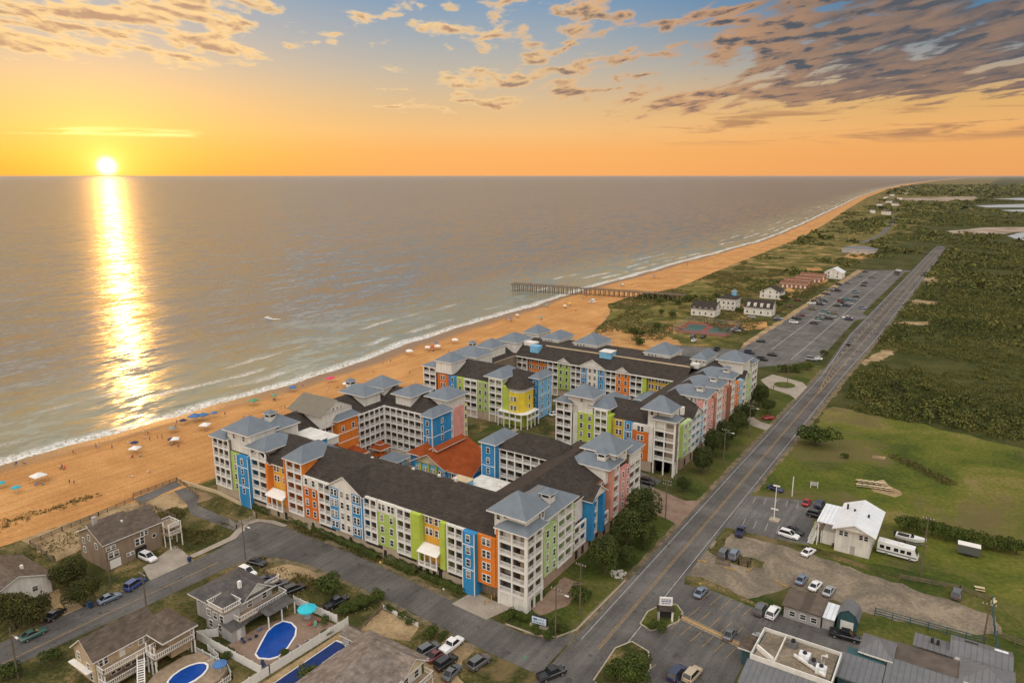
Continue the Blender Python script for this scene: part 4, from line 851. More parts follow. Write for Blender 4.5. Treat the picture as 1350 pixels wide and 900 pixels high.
# ---------- rear long wing
B = Bld('hotel_wing', 'rearmost long hotel wing with wide dark roof and blue roof box', 'hotel', (-120, 252), GRP)
B.core(-158, -86, 239.6, 268, 0, 14)
fr = Frame(0, 238, S_)
B.facade(fr, [(-158.6, -151.0, 'b', '', dict(n=3, z0=0.4, floors=5, cz=0)), (-150.9, -141.6, 'w', 'orange', dict(n=3, style='pair', out=-0.9)), (-141.5, -136.6, 'b', '', dict(n=2, z0=.4, floors=5)),
              (-136.5, -131.2, 'w', 'green', dict(n=2, style='one', out=.4)), (-131.1, -126.4, 'b', '', dict(n=2, z0=.4, floors=5)), (-126.3, -123.5, 'w', 'blue', dict(n=1, style='one', out=.5, trim=1)),
              (-123.4, -119.2, 'w', 'white', dict(n=2, style='one', out=.5)), (-119.1, -116.2, 'w', 'blue', dict(n=1, style='one', out=.5, trim=1)), (-116.1, -111.5, 'b', '', dict(n=2, z0=.4, floors=5)),
              (-111.4, -106.2, 'w', 'orange', dict(n=2, style='one', out=.4)), (-106.1, -101.0, 'b', '', dict(n=2, z0=.4, floors=5)), (-100.9, -99.3, 'w', 'lime', dict(n=0, out=.4)),
              (-99.2, -91.3, 'w', 'gold', dict(n=3, style='pair', out=-.8)), (-91.2, -88.2, 'w', 'green', dict(n=1, style='one'))])
B.base(fr, -158, -88, mt='beige')
mr = MB(); x0, x1 = -159.5, -85
mr._add([(x0, 237.2, 14), (x1, 237.2, 14), (x1, 244.2, 17.9), (x0, 244.2, 17.9), (x1, 262, 17.2), (x0, 262, 17.2), (x1, 269, 14), (x0, 269, 14)], [(0, 1, 2, 3), (3, 2, 4, 5), (5, 4, 6, 7)])
mr.mat(1).box(x0, x1, 237.0, 237.25, 13.6, 14.0); mr.mat(0); B.add('roof', mr, [M['shingle'], M['trim']])
B.add('parapet_trim', MB().box(-146, -85.5, 244.0, 244.35, 17.85, 18.25), M['cream'])
B.gable(fr, -136.7, -131.0, -0.5, 7, 14, 1.9); B.gable(fr, -126.7, -115.8, -0.6, 8, 14, 3.0); B.gable(fr, -111.6, -106.0, -0.5, 7, 14, 1.9)
bx = B.core(-120.8, -116.0, 242.0, 246.8, 17, 19.4, 'sky'); B.add('flat_roof', MB().box(-121, -115.8, 241.8, 247, 19.4, 19.6), M['flat_white'])
B.core(-151, -147, 240, 243, 15, 18.3, 'sky'); B.core(-156, -151, 243, 247, 17, 18.6, 'white')
for a in ((-153.6, -144.6, 252.4, 266, 2.6), (-138.6, -127.0, 252.6, 266.5, 3.4), (-107.8, -96.4, 253.0, 266.5, 3.4), (-89.0, -82.6, 253.2, 267, 2.6)):
    B.core(a[0] + .5, a[1] - .5, a[2] + .5, a[3] - .5, 15, 18.7, 'white'); B.hip(a[0] + .7, a[1] - .7, a[2] + .7, a[3] - .7, 18.8, a[4], 'metal_roof', 0.7)
    for k in range(3): B.window(Frame(0, a[2] + .5, S_), a[0] + 2.4 + k * 1.4, 17.7, 0.7, 0.7)
B.add('roof_vent', MB().box(-86.5, -83.5, 247, 249.5, 17, 18.6), M['flat_white'])
B.done()

# ---------- rear road wing with its own corner tower
B = Bld('hotel_wing', 'rear hotel wing beside the road with three matching blue roofs in a row', 'hotel', (-79, 225), GRP)
B.core(-88, -71.6, 190.0, 272.5, 0, 13.9); B.core(-108, -78, 190.4, 203, 0, 14)
fr = Frame(0, 187.6, S_)
B.facade(fr, [(-75.4, -68.9, 'b', '', dict(F5, n=2, ends=1, z0=4.6, floors=4, cz=0, fh=2.95))], d=2.4)
B.facade(fr, [(-82.1, -77.1, 'w', 'deeporange', dict(n=1, style='pair', zt=12.2)), (-82.1, -77.1, 'w', 'white', dict(n=1, style='pair', z0=12.2, floors=1, fh=1.8, wf=1)), (-77.0, -75.6, 'w', 'white', dict(n=0)),
              (-84.9, -82.2, 'w', 'blue', dict(n=1, style='one', trim=1)), (-89.0, -85.0, 'w', 'gold', dict(n=1, style='pair', out=-1)), (-90.3, -89.1, 'w', 'lime', dict(n=0, out=.3, zt=15)),
              (-94.8, -90.4, 'b', '', dict(F5, n=2, fh=2.6, side='lime', ends=1)), (-100.6, -94.9, 'w', 'lime', dict(n=2, style='one')), (-108.3, -102.6, 'b', '', dict(F5, n=2, ends=1, z0=.6, floors=6, fh=2.65, cz=0)), (-102.5, -100.7, 'w', 'white', dict(n=0, zt=16, out=-.6))], d=2.6)
B.base(fr, -108, -76, mt='beige', d=2.6)
fe = Frame(-69.2, 0, E_)
B.facade(fe, [(187.6, 191.4, 'b', '', dict(n=2, ends=1, z0=4.6, floors=4, fh=2.95, cz=0)), (191.5, 194.6, 'w', 'green', dict(n=0, z0=4.2, zt=14)), (194.7, 202.0, 'w', 'palegreen', dict(n=2, style='pair')), (202.1, 209.8, 'b', '', dict(n=2, side='sky', ends=1)),
              (209.9, 212.2, 'w', 'sky', dict(n=1, style='one')), (212.3, 215.6, 'b', '', dict(F5b, n=1, ends=1, side='pink')), (215.7, 221.9, 'w', 'pink', dict(n=2, style='one', zt=15.0)),
              (222.0, 225.6, 'w', 'rust', dict(n=1, style='one', out=-.8)), (225.7, 230.6, 'b', '', dict(F5b, n=2, ends=1, side='salmon')), (230.7, 235.6, 'w', 'salmon', dict(n=2, style='one', zt=15)),
              (235.7, 239.6, 'w', 'brick', dict(n=0, out=.3, zt=15)), (239.7, 244.4, 'b', '', dict(F5b, n=2, ends=1, side='orange')), (244.5, 250.6, 'w', 'orange', dict(n=2, style='one')),
              (250.7, 254.4, 'w', 'sky', dict(n=1, style='pair')), (254.5, 258.4, 'b', '', dict(n=1, side='sky')), (258.5, 265.6, 'w', 'palegreen', dict(n=2, style='one')), (265.7, 272.6, 'b', '', dict(F5, n=2, ends=1))], d=2.4)
B.base(fe, 194, 272.4, mt='brick_base', d=2.4, openings=[(u, u + 1.2, .3, 2.4) for u in range(197, 270, 5)])
B.core(-75.4, -71.6, 190, 192, 0, 4.4, 'beige')
B.hip(-88, -71.2, 192.8, 271, 14.0, 4.4, 'shingle', 0.8); B.hip(-101, -79, 189.6, 202.6, 14.02, 4.2, 'shingle', 0.8)
B.gable(Frame(-69.2, 0, E_), 201.5, 210.2, -.3, 7, 13.9, 2.6)
B.gable(Frame(-69.2, 0, E_), 254, 260, -.3, 7, 13.9, 2.2)
B.hip(-75.4, -69.0, 187.4, 191.8, 17.0, 1.9, 'metal_roof', 0.7); B.core(-77.6, -70.2, 188.0, 193.2, 13.5, 19.8, 'white'); B.hip(-78.0, -70.2, 185.0 + .8, 192.4, 20, 3.6, 'metal_roof', 0.8)
for u in (-76.4, -74.5): B.window(Frame(0, 188.0, S_), u, 17.6, .8, 1.3)
B.core(-108.2, -103, 190, 193, 13, 16.4, 'white'); B.hip(-108.4, -102.8, 187.6, 193, 16.6, 1.8, 'metal_roof', 0.7)
B.core(-104.2, -95.6, 188.2, 194.4, 13.5, 19.3, 'white'); B.hip(-104.0, -95.6, 187.2, 194.4, 19.5, 3.0, 'metal_roof', 0.8); B.window(Frame(0, 188.2, S_), -99.5, 17.4, .8, 1.2)
B.core(-96.8, -91, 189.2, 202, 13.5, 16.4, 'white'); B.hip(-96.8, -90.6, 188.6, 202.4, 16.6, 2.3, 'metal_roof', 0.8)
for y0, y1 in ((212.8, 222.6), (225.6, 234.8), (239.0, 247.2)):
    B.core(-81, -70, y0 + .5, y1 - .5, 14, 17.3, 'white'); B.hip(-81.0, -69.4, y0 + .6, y1 - .6, 17.4, 2.5, 'metal_roof', 0.8); B.cupola(-71.8, y0 + 3.2, 19.4, w_=1.0, h_=.7)
    for k in range(3): B.window(Frame(0, y0 + .5, S_), -73.6 + k * 1.2, 15.6, .7, 1.0)
B.core(-79, -70, 255.4, 265.0, 14, 19.2, 'white'); B.hip(-79, -69.8, 255.2, 265, 19.6, 3.2, 'metal_roof', 0.8); B.core(-74.6, -69.6, 265.4, 272.4, 13, 17, 'white'); B.hip(-74.6, -69.4, 265.6, 272.2, 17.1, 1.9, 'metal_roof', .7)
for a, c in ((200, 203), (258, 261.5)): B.add('roof_vent', MB().box(-72.4, -71.4, a, a + 1.2, 15, 17.4), M['trim'])
B.core(-99, -91, 227, 236, 0, 8.2, 'sky'); B.hip(-98.6, -91.2, 227.2, 235.8, 8.4, 2.4, 'metal_roof', .7)
B.done()

# ---------- clubhouse, gazebo, huts in the courtyard
B = Bld('gazebo', 'small red roofed gazebo on posts in the brick courtyard', 'gazebo', (-152, 160 - 5))
for i in (-1, 1):
    for j in (-1, 1): B.add('post', MB().box(-151 + i * 2.0 - .15, -151 + i * 2.0 + .15, 153 + j * 2.0 - .15, 153 + j * 2.0 + .15, 0, 3.0), M['deeporange'])
B.add('counter', MB().box(-152.6, -149.4, 151.6, 154.4, 0, 1.1), M['deeporange']); B.hip(-153, -149, 151, 155, 3.1, 1.4, 'red_roof', .6); B.hip(-151.9, -150.1, 152.1, 153.9, 4.3, .9, 'red_roof', .3)
B = Bld('pool_hut', 'small blue hut with blue metal hip roof beside the courtyard clubhouse', 'hut', (-141, 148))
B.core(-143.6, -138.6, 146.8, 150.4, 0, 3.2, 'sky'); B.hip(-144, -138.2, 146.4, 150.8, 3.3, 1.7, 'metal_roof', .6); B.window(Frame(-138.6, 0, E_), 148.6, .9, 1, 1.3); B.window(Frame(0, 146.8, S_), -141, .9, 1.2, 1.3); B.done()
B = Bld('pool_hut', 'small orange hut with red roof against the sea wing of the hotel', 'hut', (-152, 140))
B.core(-152.9, -147.6, 138.4, 144, 0, 5.2, 'amber'); B.hip(-152.4, -147.8, 138.6, 143.8, 5.3, 2.4, 'red_roof', .6); B.window(Frame(-147.6, 0, E_), 141, 1, 1, 1.4); B.done()
sheet('courtyard_paving', rect(-155, -108, 126, 160), 0.06, 'concrete')
sheet('lawn', rect(-138, -110, 166, 197), 0.05, 'lawn', 0.5, 3); sheet('path', [(-133, 165), (-131, 165), (-126, 178), (-128, 180), (-128, 197), (-130, 197), (-130, 179)], 0.075, 'concrete')
# ================================================================ HOUSES AND OTHER BUILDINGS
def gable_roof(B, x0, x1, y0, y1, z, h, axis, mt, over=0.5, wall=None, name='roof'):
    "two slopes, ridge along axis; end triangles filled in the wall's material"
    t_ = 0.2; mb = MB()
    if axis == 'x': m_ = (y0 + y1) / 2; k = h / (m_ - y0)
    else: m_ = (x0 + x1) / 2; k = h / (m_ - x0)
    ze = z - over * k
    for sg in (-1, 1):
        if axis == 'x': e = m_ + sg * (m_ - y0 + over); q = [(x0 - over, e, ze), (x1 + over, e, ze), (x1 + over, m_, z + h), (x0 - over, m_, z + h)]
        else: e = m_ + sg * (m_ - x0 + over); q = [(e, y0 - over, ze), (e, y1 + over, ze), (m_, y1 + over, z + h), (m_, y0 - over, z + h)]
        p = [(a, b_, c + t_) for a, b_, c in q]
        mb.mat(0)._add(p, [(0, 1, 2, 3)]); mb.mat(1)._add(q + p, [(0, 1, 5, 4), (0, 4, 7, 3), (1, 2, 6, 5), (3, 2, 1, 0)])
    r = B.add(name, mb, [M[mt], M['trim']])
    if wall:
        for e in ((x0, x1) if axis == 'x' else (y0, y1)):
            i = 0.004 if e in (x0, y0) else -0.004
            B.add('gable_wall', MB().poly([(e + i, y0, z), (e + i, y1, z), (e + i, m_, z + h)] if axis == 'x' else [(x0, e + i, z), (x1, e + i, z), (m_, e + i, z + h)]), M[wall])
    return r
def rail_deck(B, x0, x1, y0, y1, z, sides='SNEW', legs=True, floor='deck', roofz=None):
    d = B.add('deck', MB().box(x0, x1, y0, y1, z - 0.2, z), M[floor])
    r = MB(); p = MB(); s_ = dict(S=((x0, y0), (x1, y0)), N=((x0, y1), (x1, y1)), E=((x1, y0), (x1, y1)), W=((x0, y0), (x0, y1)))
    for k in sides:
        a, c = s_[k]; L = math.dist(a, c); n = max(2, int(L / 0.35))
        r.beam((*a, z + 1.0), (*c, z + 1.0), .1, .1); r.beam((*a, z + .18), (*c, z + .18), .07, .08)
        for i in range(n + 1):
            q = i / n; x, y = a[0] + (c[0] - a[0]) * q, a[1] + (c[1] - a[1]) * q; r.box(x - .035, x + .035, y - .035, y + .035, z, z + 1.0)
    r.build('railing', M['trim'], d)
    if legs:
        for x in (x0 + .1, (x0 + x1) / 2, x1 - .1):
            for y in (y0 + .1, y1 - .1): p.box(x - .1, x + .1, y - .1, y + .1, 0, roofz if roofz else z - .2)
        p.build('post', M['trim'], d)
    return d
def stairs(B, a, c, w_=1.1):
    s = MB(); n = max(4, int(abs(a[2] - c[2]) / 0.2)); A, C_ = Vector(a), Vector(c); d = (C_ - A); h_ = Vector((d.x, d.y, 0)).normalized(); sd = Vector((-h_.y, h_.x, 0)) * w_ / 2
    for i in range(n):
        p = A + d * ((i + .5) / n); s.beam(p - sd, p + sd, .3, .06)
    for sg in (-1, 1): s.beam(A + sd * sg + Vector((0, 0, .95)), C_ + sd * sg + Vector((0, 0, .95)), .09, .09); s.beam(A + sd * sg, C_ + sd * sg, .09, .25)
    B.add('stairs', s, M['trim'])
def door(B, fr, u, z=0.05, w_=1.0, h_=2.1, mt='white'):
    o = B.add('door', MB().box(u - w_ / 2, u + w_ / 2, -0.06, 0.02, z, z + h_), M[mt], fr); MB().box(u + w_ / 2 - .18, u + w_ / 2 - .1, -.12, -.06, z + 1, z + 1.08).build('handle', M['dark'], o)

# brown timber beach house
B = Bld('beach_house', 'brown sided beach house with white end balcony and white car on its drive', 'house', (-160, 76.5))
B.core(-165.0, -154.2, 70.2, 83.2, 0, 6.4, 'taupe'); gable_roof(B, -165.0, -154.2, 70.2, 83.2, 6.4, 2.5, 'y', 'brown_shingle', .5, 'taupe')
B.core(-168.6, -165.0, 74, 82, 0, 5.2, 'taupe'); B.hip(-168.6, -163.6, 74, 82, 5.3, 1.6, 'brown_shingle', .5)
fe = Frame(-154.2, 0, E_); fs = Frame(0, 70.2, S_)
for u, z, w_, h_, st in ((71.6, 4.6, 2.0, .8, 'pair'), (72.0, 2.6, 2.2, 1.3, 'pair'), (79.2, 4.7, 1.6, 1.0, 'pair'), (78.0, 2.9, 2.0, 1.6, 'pair'), (75.6, 1.4, 1.6, .6, 'pair')): B.window(fe, u, z, w_, h_, st)
B.window(fe, 81.4, 3.2, .9, .9, 'round')
for u, z in ((-163, 4.2), (-163, 2), (-157.5, 4.4), (-160.4, 5.6)): B.window(fs, u, z, .9, 1.2)
B.add('garage_door', MB().box(71.0, 73.4, -.06, .02, 0, 2.0), M['trim'], fe); B.add('carport_opening', MB().box(76.8, 79.4, -.05, .02, 0, 2.3), M['dark'], fe)
rail_deck(B, -155.6, -151.0, 83.25, 86.4, 3.4, 'NEW', True, roofz=6.2); rail_deck(B, -155.4, -151.2, 83.3, 86.2, 5.2, 'NEW', False)
B.add('chimney', MB().box(-162.2, -161.4, 72, 72.8, 8, 9.9), M['grey']); B.add('roof_vent', MB().box(-158, -157.6, 76.2, 76.6, 7.6, 8.6), M['trim']); B.done()
# cream house, lower left
B = Bld('beach_house', 'cream house with brown roof and long white double deck above oval pool', 'house', (-119, 55))
B.core(-123.6, -116.9, 49.2, 60.2, 1.2, 6.1, 'tan'); gable_roof(B, -123.6, -116.9, 49.2, 60.2, 6.1, 2.6, 'y', 'brown_shingle', .5, 'tan')
B.core(-123, -117.4, 49.8, 59.6, 0, 1.2, 'recess_shade'); B.core(-119, -113, 60.2, 64, 1.2, 5.6, 'tan'); B.hip(-120.6, -111.8, 58.4, 64.4, 6.0, 1.8, 'brown_shingle', .4)
fe = Frame(-116.9, 0, E_); fs = Frame(0, 49.2, S_)
for u, z, w_, st in ((50.6, 4.3, 1.4, 'pair'), (57.6, 4.4, 1.8, 'pair'), (52.4, 1.7, 1.6, 'pair'), (55, 1.6, 2, 'pair'), (58, 1.6, 1.8, 'pair')): B.window(fe, u, z, w_, 1.3, st)
B.window(fe, 55.2, 5.0, .6, .6, 'round')
for u, z in ((-122, 4.2), (-119, 3.2), (-122, 2), (-118.4, 1.6)): B.window(fs, u, z, .9, 1.3)
rail_deck(B, -116.8, -114.6, 49.4, 58.4, 3.9, 'SE', True); rail_deck(B, -116.8, -114.4, 49.4, 59, 1.5, 'SE', False); rail_deck(B, -114.5, -111.8, 56.6, 64.2, 3.4, 'SNE', True, roofz=5.8)
B.add('balcony', MB().box(-124.2, -118, 48.2, 49.2, 3.2, 3.4), M['trim']); stairs(B, (-114.4, 55.6, 3.4), (-110.6, 53.2, .9)); door(B, fe, 53.8, 4.0); B.done()
# grey house, centre
B = Bld('beach_house', 'grey house with dark hip roof, white roof deck and sunlit pool terrace', 'house', (-117, 75))
B.core(-122.8, -112.2, 71.6, 81.4, 0, 5.1, 'grey'); B.hip(-122.9, -112.0, 70.9, 81.4, 5.2, 2.7, 'grey_shingle', .6)
B.core(-117.6, -111.4, 70.2, 73.4, 0, 5.0, 'grey'); rail_deck(B, -116.2, -111.2, 69.8, 73.8, 5.4, 'SNEW', False)
B.add('gable_wall', MB().poly([(-112.0, 74.6, 5.1), (-112.0, 81.2, 5.1), (-112.0, 78, 7.4)]), M['white']); gable_roof(B, -117, -111.8, 74.6, 81.2, 5.1, 2.3, 'x', 'grey_shingle', .3)
fe = Frame(-112.2, 0, E_); fs = Frame(0, 70.2, S_)
for u, z in ((76.2, 3.2), (78, 5.4), (79.6, 3.3), (77, .9)): B.window(fe, u, z, 1.0, 1.2)
for u, z in ((-116.4, 3.0), (-114.4, 3.0), (-112.4, 3.0), (-116, .8), (-113, .8)): B.window(fs, u, z, 1.1, 1.3)
for u in (-121.5, -119.5): B.window(Frame(0, 71.6, S_), u, 3.2, 1.1, 1.2)
rail_deck(B, -112.1, -109.6, 72.0, 83.0, 3.0, 'SEN', True); B.add('shed_roof', MB().poly([(-110.8, 76.0, 3.5), (-106.8, 76.2, 2.8), (-106.8, 82.8, 2.8), (-110.8, 82.8, 3.5)]), M['grey_shingle'])
for y in (76.4, 79.5, 82.6): B.add('post', MB().box(-107.1, -106.9, y - .1, y + .1, 0, 2.8), M['trim'])
B.core(-112.4, -109.0, 69.8, 72.6, 0, 2.6, 'sky' if False else 'grey'); B.add('shed_roof', MB().poly([(-112.4, 69.4, 3.2), (-108.6, 69.4, 2.6), (-108.6, 73, 2.6), (-112.4, 73, 3.2)]), M['grey_shingle']); door(B, Frame(-109.0, 0, E_), 71.2)
rail_deck(B, -113, -112.3, 80, 83.6, 5.3, 'NE', False); B.add('roof_vent', MB().box(-114.8, -114.2, 75.6, 76.2, 6.6, 8.0), M['trim']); B.done()
# shake-roofed house at the bottom
B = Bld('beach_house', 'large house with weathered shake roof at the lower edge beside a narrow pool', 'house', (-77, 76))
B.core(-83.6, -71.6, 68, 80.0, 0, 6.0, 'white'); B.hip(-83.8, -71.2, 60, 80.2, 6.1, 2.6, 'wood_shake', .6); B.core(-84.8, -83.4, 70, 74, 0, 5.8, 'white'); B.core(-83.0, -72, 62, 68.2, 0, 6.0, 'white')
gable_roof(B, -78.5, -70.6, 74.4, 80.0, 6.0, 2.0, 'x', 'wood_shake', .4, 'cream')
fe = Frame(-71.6, 0, E_)
for u, z in ((76, 3.4), (78.6, 3.4), (77.2, 5.8), (72, 3.4)): B.window(fe, u, z, 1.0, 1.2)
rail_deck(B, -71.5, -69.6, 68, 80.6, 3.0, 'EN', True); rail_deck(B, -86.4, -84.0, 66, 72, 3.0, 'SNW', True); rail_deck(B, -82, -78.6, 80.1, 81.6, 3.2, 'NEW', True); B.done()
B = Bld('pool_hut', 'little shingled pool hut beside the white fence and narrow pool', 'hut', (-89.5, 82))
B.core(-91.6, -87.4, 80.8, 83.2, 0, 2.4, 'grey'); gable_roof(B, -91.6, -87.4, 80.8, 83.2, 2.4, .9, 'x', 'wood_shake', .4, 'white'); B.window(Frame(0, 80.8, S_), -89.4, 1, 1.0, 1.0); B.done()
# house cut by the left edge
B = Bld('beach_house', 'white walled house with brown roof at the left edge behind dark trees', 'house', (-162, 55))
B.core(-169, -155.6, 48, 59.6, 0, 4, 'white'); gable_roof(B, -169, -155.6, 48, 59.6, 4.0, 2.4, 'x', 'brown_shingle', .6, 'white')
for u in (50, 53, 56.5): B.window(Frame(-155.6, 0, E_), u, 1.8, 1.0, 1.1)
B.add('roof_vent', MB().box(-160, -159.5, 56, 56.5, 5.5, 6.4), M['trim']); B.done()
# white building with the metal roof, right
B = Bld('shop_building', 'white building with bright white metal roof and outside stair beside its car park', 'building', (-18, 175))
B.core(-22.3, -14.9, 169.0, 181.6, 0, 6.3, 'white'); gable_roof(B, -22.3, -14.3, 167.4, 182.0, 6.4, 1.7, 'y', 'white_metal', .6, 'white')
B.core(-25.4, -22.3, 171.0, 179, 0, 3.2, 'white'); B.add('shed_roof', MB().box(-26.6, -22.0, 169.2, 180.4, 6.0, 6.15), M['white_metal']); B.add('wall', MB().box(-22.32, -22.26, 171.4, 176, 3.4, 5.6), M['salmon'])
for x, y in ((-26.2, 169.6), (-26.2, 174.6), (-26.2, 180)): B.add('post', MB().box(x - .1, x + .1, y - .1, y + .1, 0, 6.0), M['trim'])
for u in (-20.6, -16.4): B.window(Frame(0, 169.0, S_), u, 4.2, 1.8, 1.1, 'pair')
B.window(Frame(-14.9, 0, E_), 172, 4, 1.2, 1.2); door(B, Frame(0, 169.0, S_), -18.4, mt='grey'); stairs(B, (-26.8, 173, 3.2), (-27.6, 169.0, .1)); rail_deck(B, -27.0, -25.5, 171, 179, 3.2, 'W', True)
for x, y in ((-19.6, 176), (-16.4, 174.6), (-21.4, 178)): B.add('roof_vent', MB().box(x - .2, x + .2, y - .2, y + .2, 6.5, 8.2), M['dark'])
B.done()
# low shed and annex, gambrel shed
B = Bld('storage_shed', 'low shed with flat brown roof behind a row of shrubs in the restaurant yard', 'shed', (-22, 138.5))
B.core(-25.6, -18.8, 135.4, 141.2, 0, 2.7, 'grey'); B.add('roof', MB().box(-26, -18.6, 134.8, 141.8, 2.75, 3.0), M['brown_shingle']); B.core(-18.55, -16.7, 135.8, 141, 0, 2.4, 'grey'); B.add('flat_roof', MB().box(-18.58, -16.4, 135.4, 141.4, 2.45, 2.6), M['white_metal'])
for u in (-24, -22, -20): B.window(Frame(0, 135.4, S_), u, .8, 1, 1)
B.done()
M['teal'] = siding('teal_siding', (0.045, 0.105, 0.115)); M['greyroof'] = roof_mat('grey_metal_roof', (0.115, 0.118, 0.125), (0.165, 0.168, 0.175), 0.9, 0.5, spec=.4); M['brownflat'] = mat_plain('brown_flat_roof', (0.105, 0.085, 0.070), .95, var=.3, scale=.4, bump=.3)
B = Bld('storage_shed', 'small teal barn shaped shed with white door next to the restaurant drive', 'shed', (-14.4, 139))
B.core(-16.2, -12.7, 137.6, 141.6, 0, 2.4, 'teal'); pr = [(-16.5, 2.3), (-15.8, 3.7), (-14.45, 4.5), (-13.1, 3.7), (-12.4, 2.3)]
mb = MB()
for a, c in zip(pr, pr[1:]): mb.poly([(a[0], 137.2, a[1]), (c[0], 137.2, c[1]), (c[0], 141.9, c[1]), (a[0], 141.9, a[1])])
B.add('roof', mb, M['greyroof']); B.add('gable_wall', MB().poly([(x, 137.59, z) for x, z in pr]), M['teal']); B.add('shed_door', MB().box(-15.6, -13.3, 137.5, 137.6, 0, 1.9), M['trim']); B.done()
# restaurant with its many roofs
B = Bld('restaurant', 'sprawling restaurant with parapet flat roof, roof machinery and grey metal roofs', 'restaurant', (-10, 122))
B.core(-25.6, -13.2, 112.2, 120.8, 0, 5.2, 'teal'); B.add('flat_roof', MB().box(-25.4, -13.4, 112.4, 120.6, 5.2, 5.4), M['gravel'])
for x0, x1, y0, y1 in ((-26, -12.8, 120.6, 121.0), (-26, -12.8, 111.8, 112.2), (-26, -25.6, 112.2, 120.6), (-13.2, -12.8, 112.2, 120.6), (-22.2, -21.8, 112.2, 120.6)): B.add('parapet', MB().box(x0 + .1, x1 - .1, y0 + .08, y1 - .08, 5.0, 5.95), M['flat_white'])
B.add('parapet', MB().beam((-25.4, 114.6, 5.9), (-22.2, 112.4, 5.9), .3, .9), M['trim'])
B.core(-28.4, -25.6, 116.6, 120.4, 0, 3.6, 'teal'); B.hip(-28.6, -25.9, 116.2, 120.4, 3.7, 1.0, 'brown_shingle', .4)
B.add('roof', MB().poly([(-26.2, 106, 4.2), (-12, 103, 4.2), (-12.4, 111.8, 5.1), (-26.2, 111.8, 5.1)]), M['greyroof']); B.core(-25.4, -13, 106.6, 111.9, 0, 4.0, 'teal'); B.window(Frame(-25.4, 0, W_), -108.5, 1.4, 1.4, 1.3, 'pair')
for k in range(5): B.window(Frame(0, 106.6, S_), -24 + k * 2.4, 1.2, 1.3, 1.5, 'pair')
for i, (x, y, s_) in enumerate(((-20.4, 118.6, .7), (-18.0, 116.2, .9), (-16.4, 115.2, .7), (-15.0, 114.2, .8))):
    u = B.add('roof_unit', MB().box(x - s_, x + s_, y - s_ * .8, y + s_ * .8, 5.4, 6.4 + .2 * (i % 2)), M['white_metal' if i % 2 else 'greyroof']); MB().tube([(x, y, 6.4), (x, y, 6.9)], .35).build('fan', M['dark'], u)
B.add('duct', MB().beam((-19.6, 116, 5.8), (-14.2, 113.2, 5.8), .4, .4), M['trim']); B.add('duct', MB().tube([(-15.2, 116.6, 5.3), (-15.2, 116.6, 7.0), (-14.6, 116.6, 7.3)], .32), M['trim'])
B.core(-12.6, -6.6, 117, 126.4, 0, 4.0, 'teal'); B.add('roof', MB().box(-13.4, -6.4, 116.4, 123.8, 4.1, 4.35), M['greyroof'])
B.core(-10.2, -6.2, 125.4, 130.0, 0, 4.6, 'teal'); B.hip(-10.2, -6.2, 125.4, 130.2, 4.8, 1.7, 'greyroof', .7)
for u in (-9.4, -8.2, -7): B.window(Frame(0, 125.4, S_), u, 3.4, .8, .7)
B.core(-5.8, 3.9, 120, 131.6, 0, 4, 'grey'); B.add('roof', MB().box(-6.0, 4.1, 126.2, 132.2, 4.1, 4.3), M['brownflat']); mb = MB().poly([(-6.3, 116, 4.0), (4.6, 116, 4.0), (4.6, 126.1, 4.7), (-6.3, 126.1, 4.7)]); B.add('roof', mb, M['greyroof'])
B.core(-2.8, 2.6, 132.4, 137, 0, 4, 'grey'); B.add('roof', MB().poly([(-3.2, 132.0, 4.7), (3.2, 132.0, 4.7), (3.2, 137.4, 4.1), (-3.2, 137.4, 4.1)]), M['greyroof'])
B.core(3.0, 11, 126.6, 139, 0, 4.2, 'grey'); B.hip(4.4, 11.4, 126.6, 133, 4.6, 1.6, 'greyroof', .4); gable_roof(B, 2.6, 11.2, 133.2, 139.4, 4.3, 1.0, 'x', 'greyroof', .3, 'grey')
B.add('skylight', MB().box(4.4, 6.4, 137.0, 137.9, 5.0, 5.15), M['dark']); B.add('skylight', MB().box(8.8, 10.8, 136.0, 138.2, 4.95, 5.1), M['white_metal'])
for x, y in ((-.4, 135.2), (.5, 135.0)): B.add('roof_vent', MB().box(x - .25, x + .25, y - .25, y + .25, 4.2, 5.2), M['dark'])
B.core(-9, -6.4, 130.6, 132.4, 0, 2.6, 'grey'); B.done()
M['cabin_roof'] = roof_mat('faded_red_shingle', (0.15, 0.062, 0.036), (0.24, 0.105, 0.062))
# buildings by the beach car park
def far_house(px, py, w_, d_, h_, rh, axis, roof, wall, label, cat, nm, wins=3, rot=0.0):
    x, y = g(px, py); B = Bld(nm, label, cat, (x, y)); B.core(x - w_ / 2, x + w_ / 2, y - d_ / 2, y + d_ / 2, 0, h_, wall)
    if axis == 'h': B.hip(x - w_ / 2, x + w_ / 2, y - d_ / 2, y + d_ / 2, h_, rh, roof, .6)
    else: gable_roof(B, x - w_ / 2, x + w_ / 2, y - d_ / 2, y + d_ / 2, h_, rh, axis, roof, .5, wall)
    for k in range(wins):
        for fl in range(2 if h_ > 4.5 else 1):
            B.window(Frame(0, y - d_ / 2, S_), x - w_ / 2 + (k + .5) * w_ / wins, 1.2 + fl * 2.9, 1.1, 1.4)
            if k < 2: B.window(Frame(x + w_ / 2, 0, E_), y - d_ / 2 + (k + .5) * d_ / 2, 1.2 + fl * 2.9, 1.1, 1.4)
    return B
far_house(930, 415, 15, 11, 4.6, 4.0, 'x', 'shingle', 'white', 'low white barn with dark roof directly behind the red tennis courts', 'barn', 'barn', 4).done()
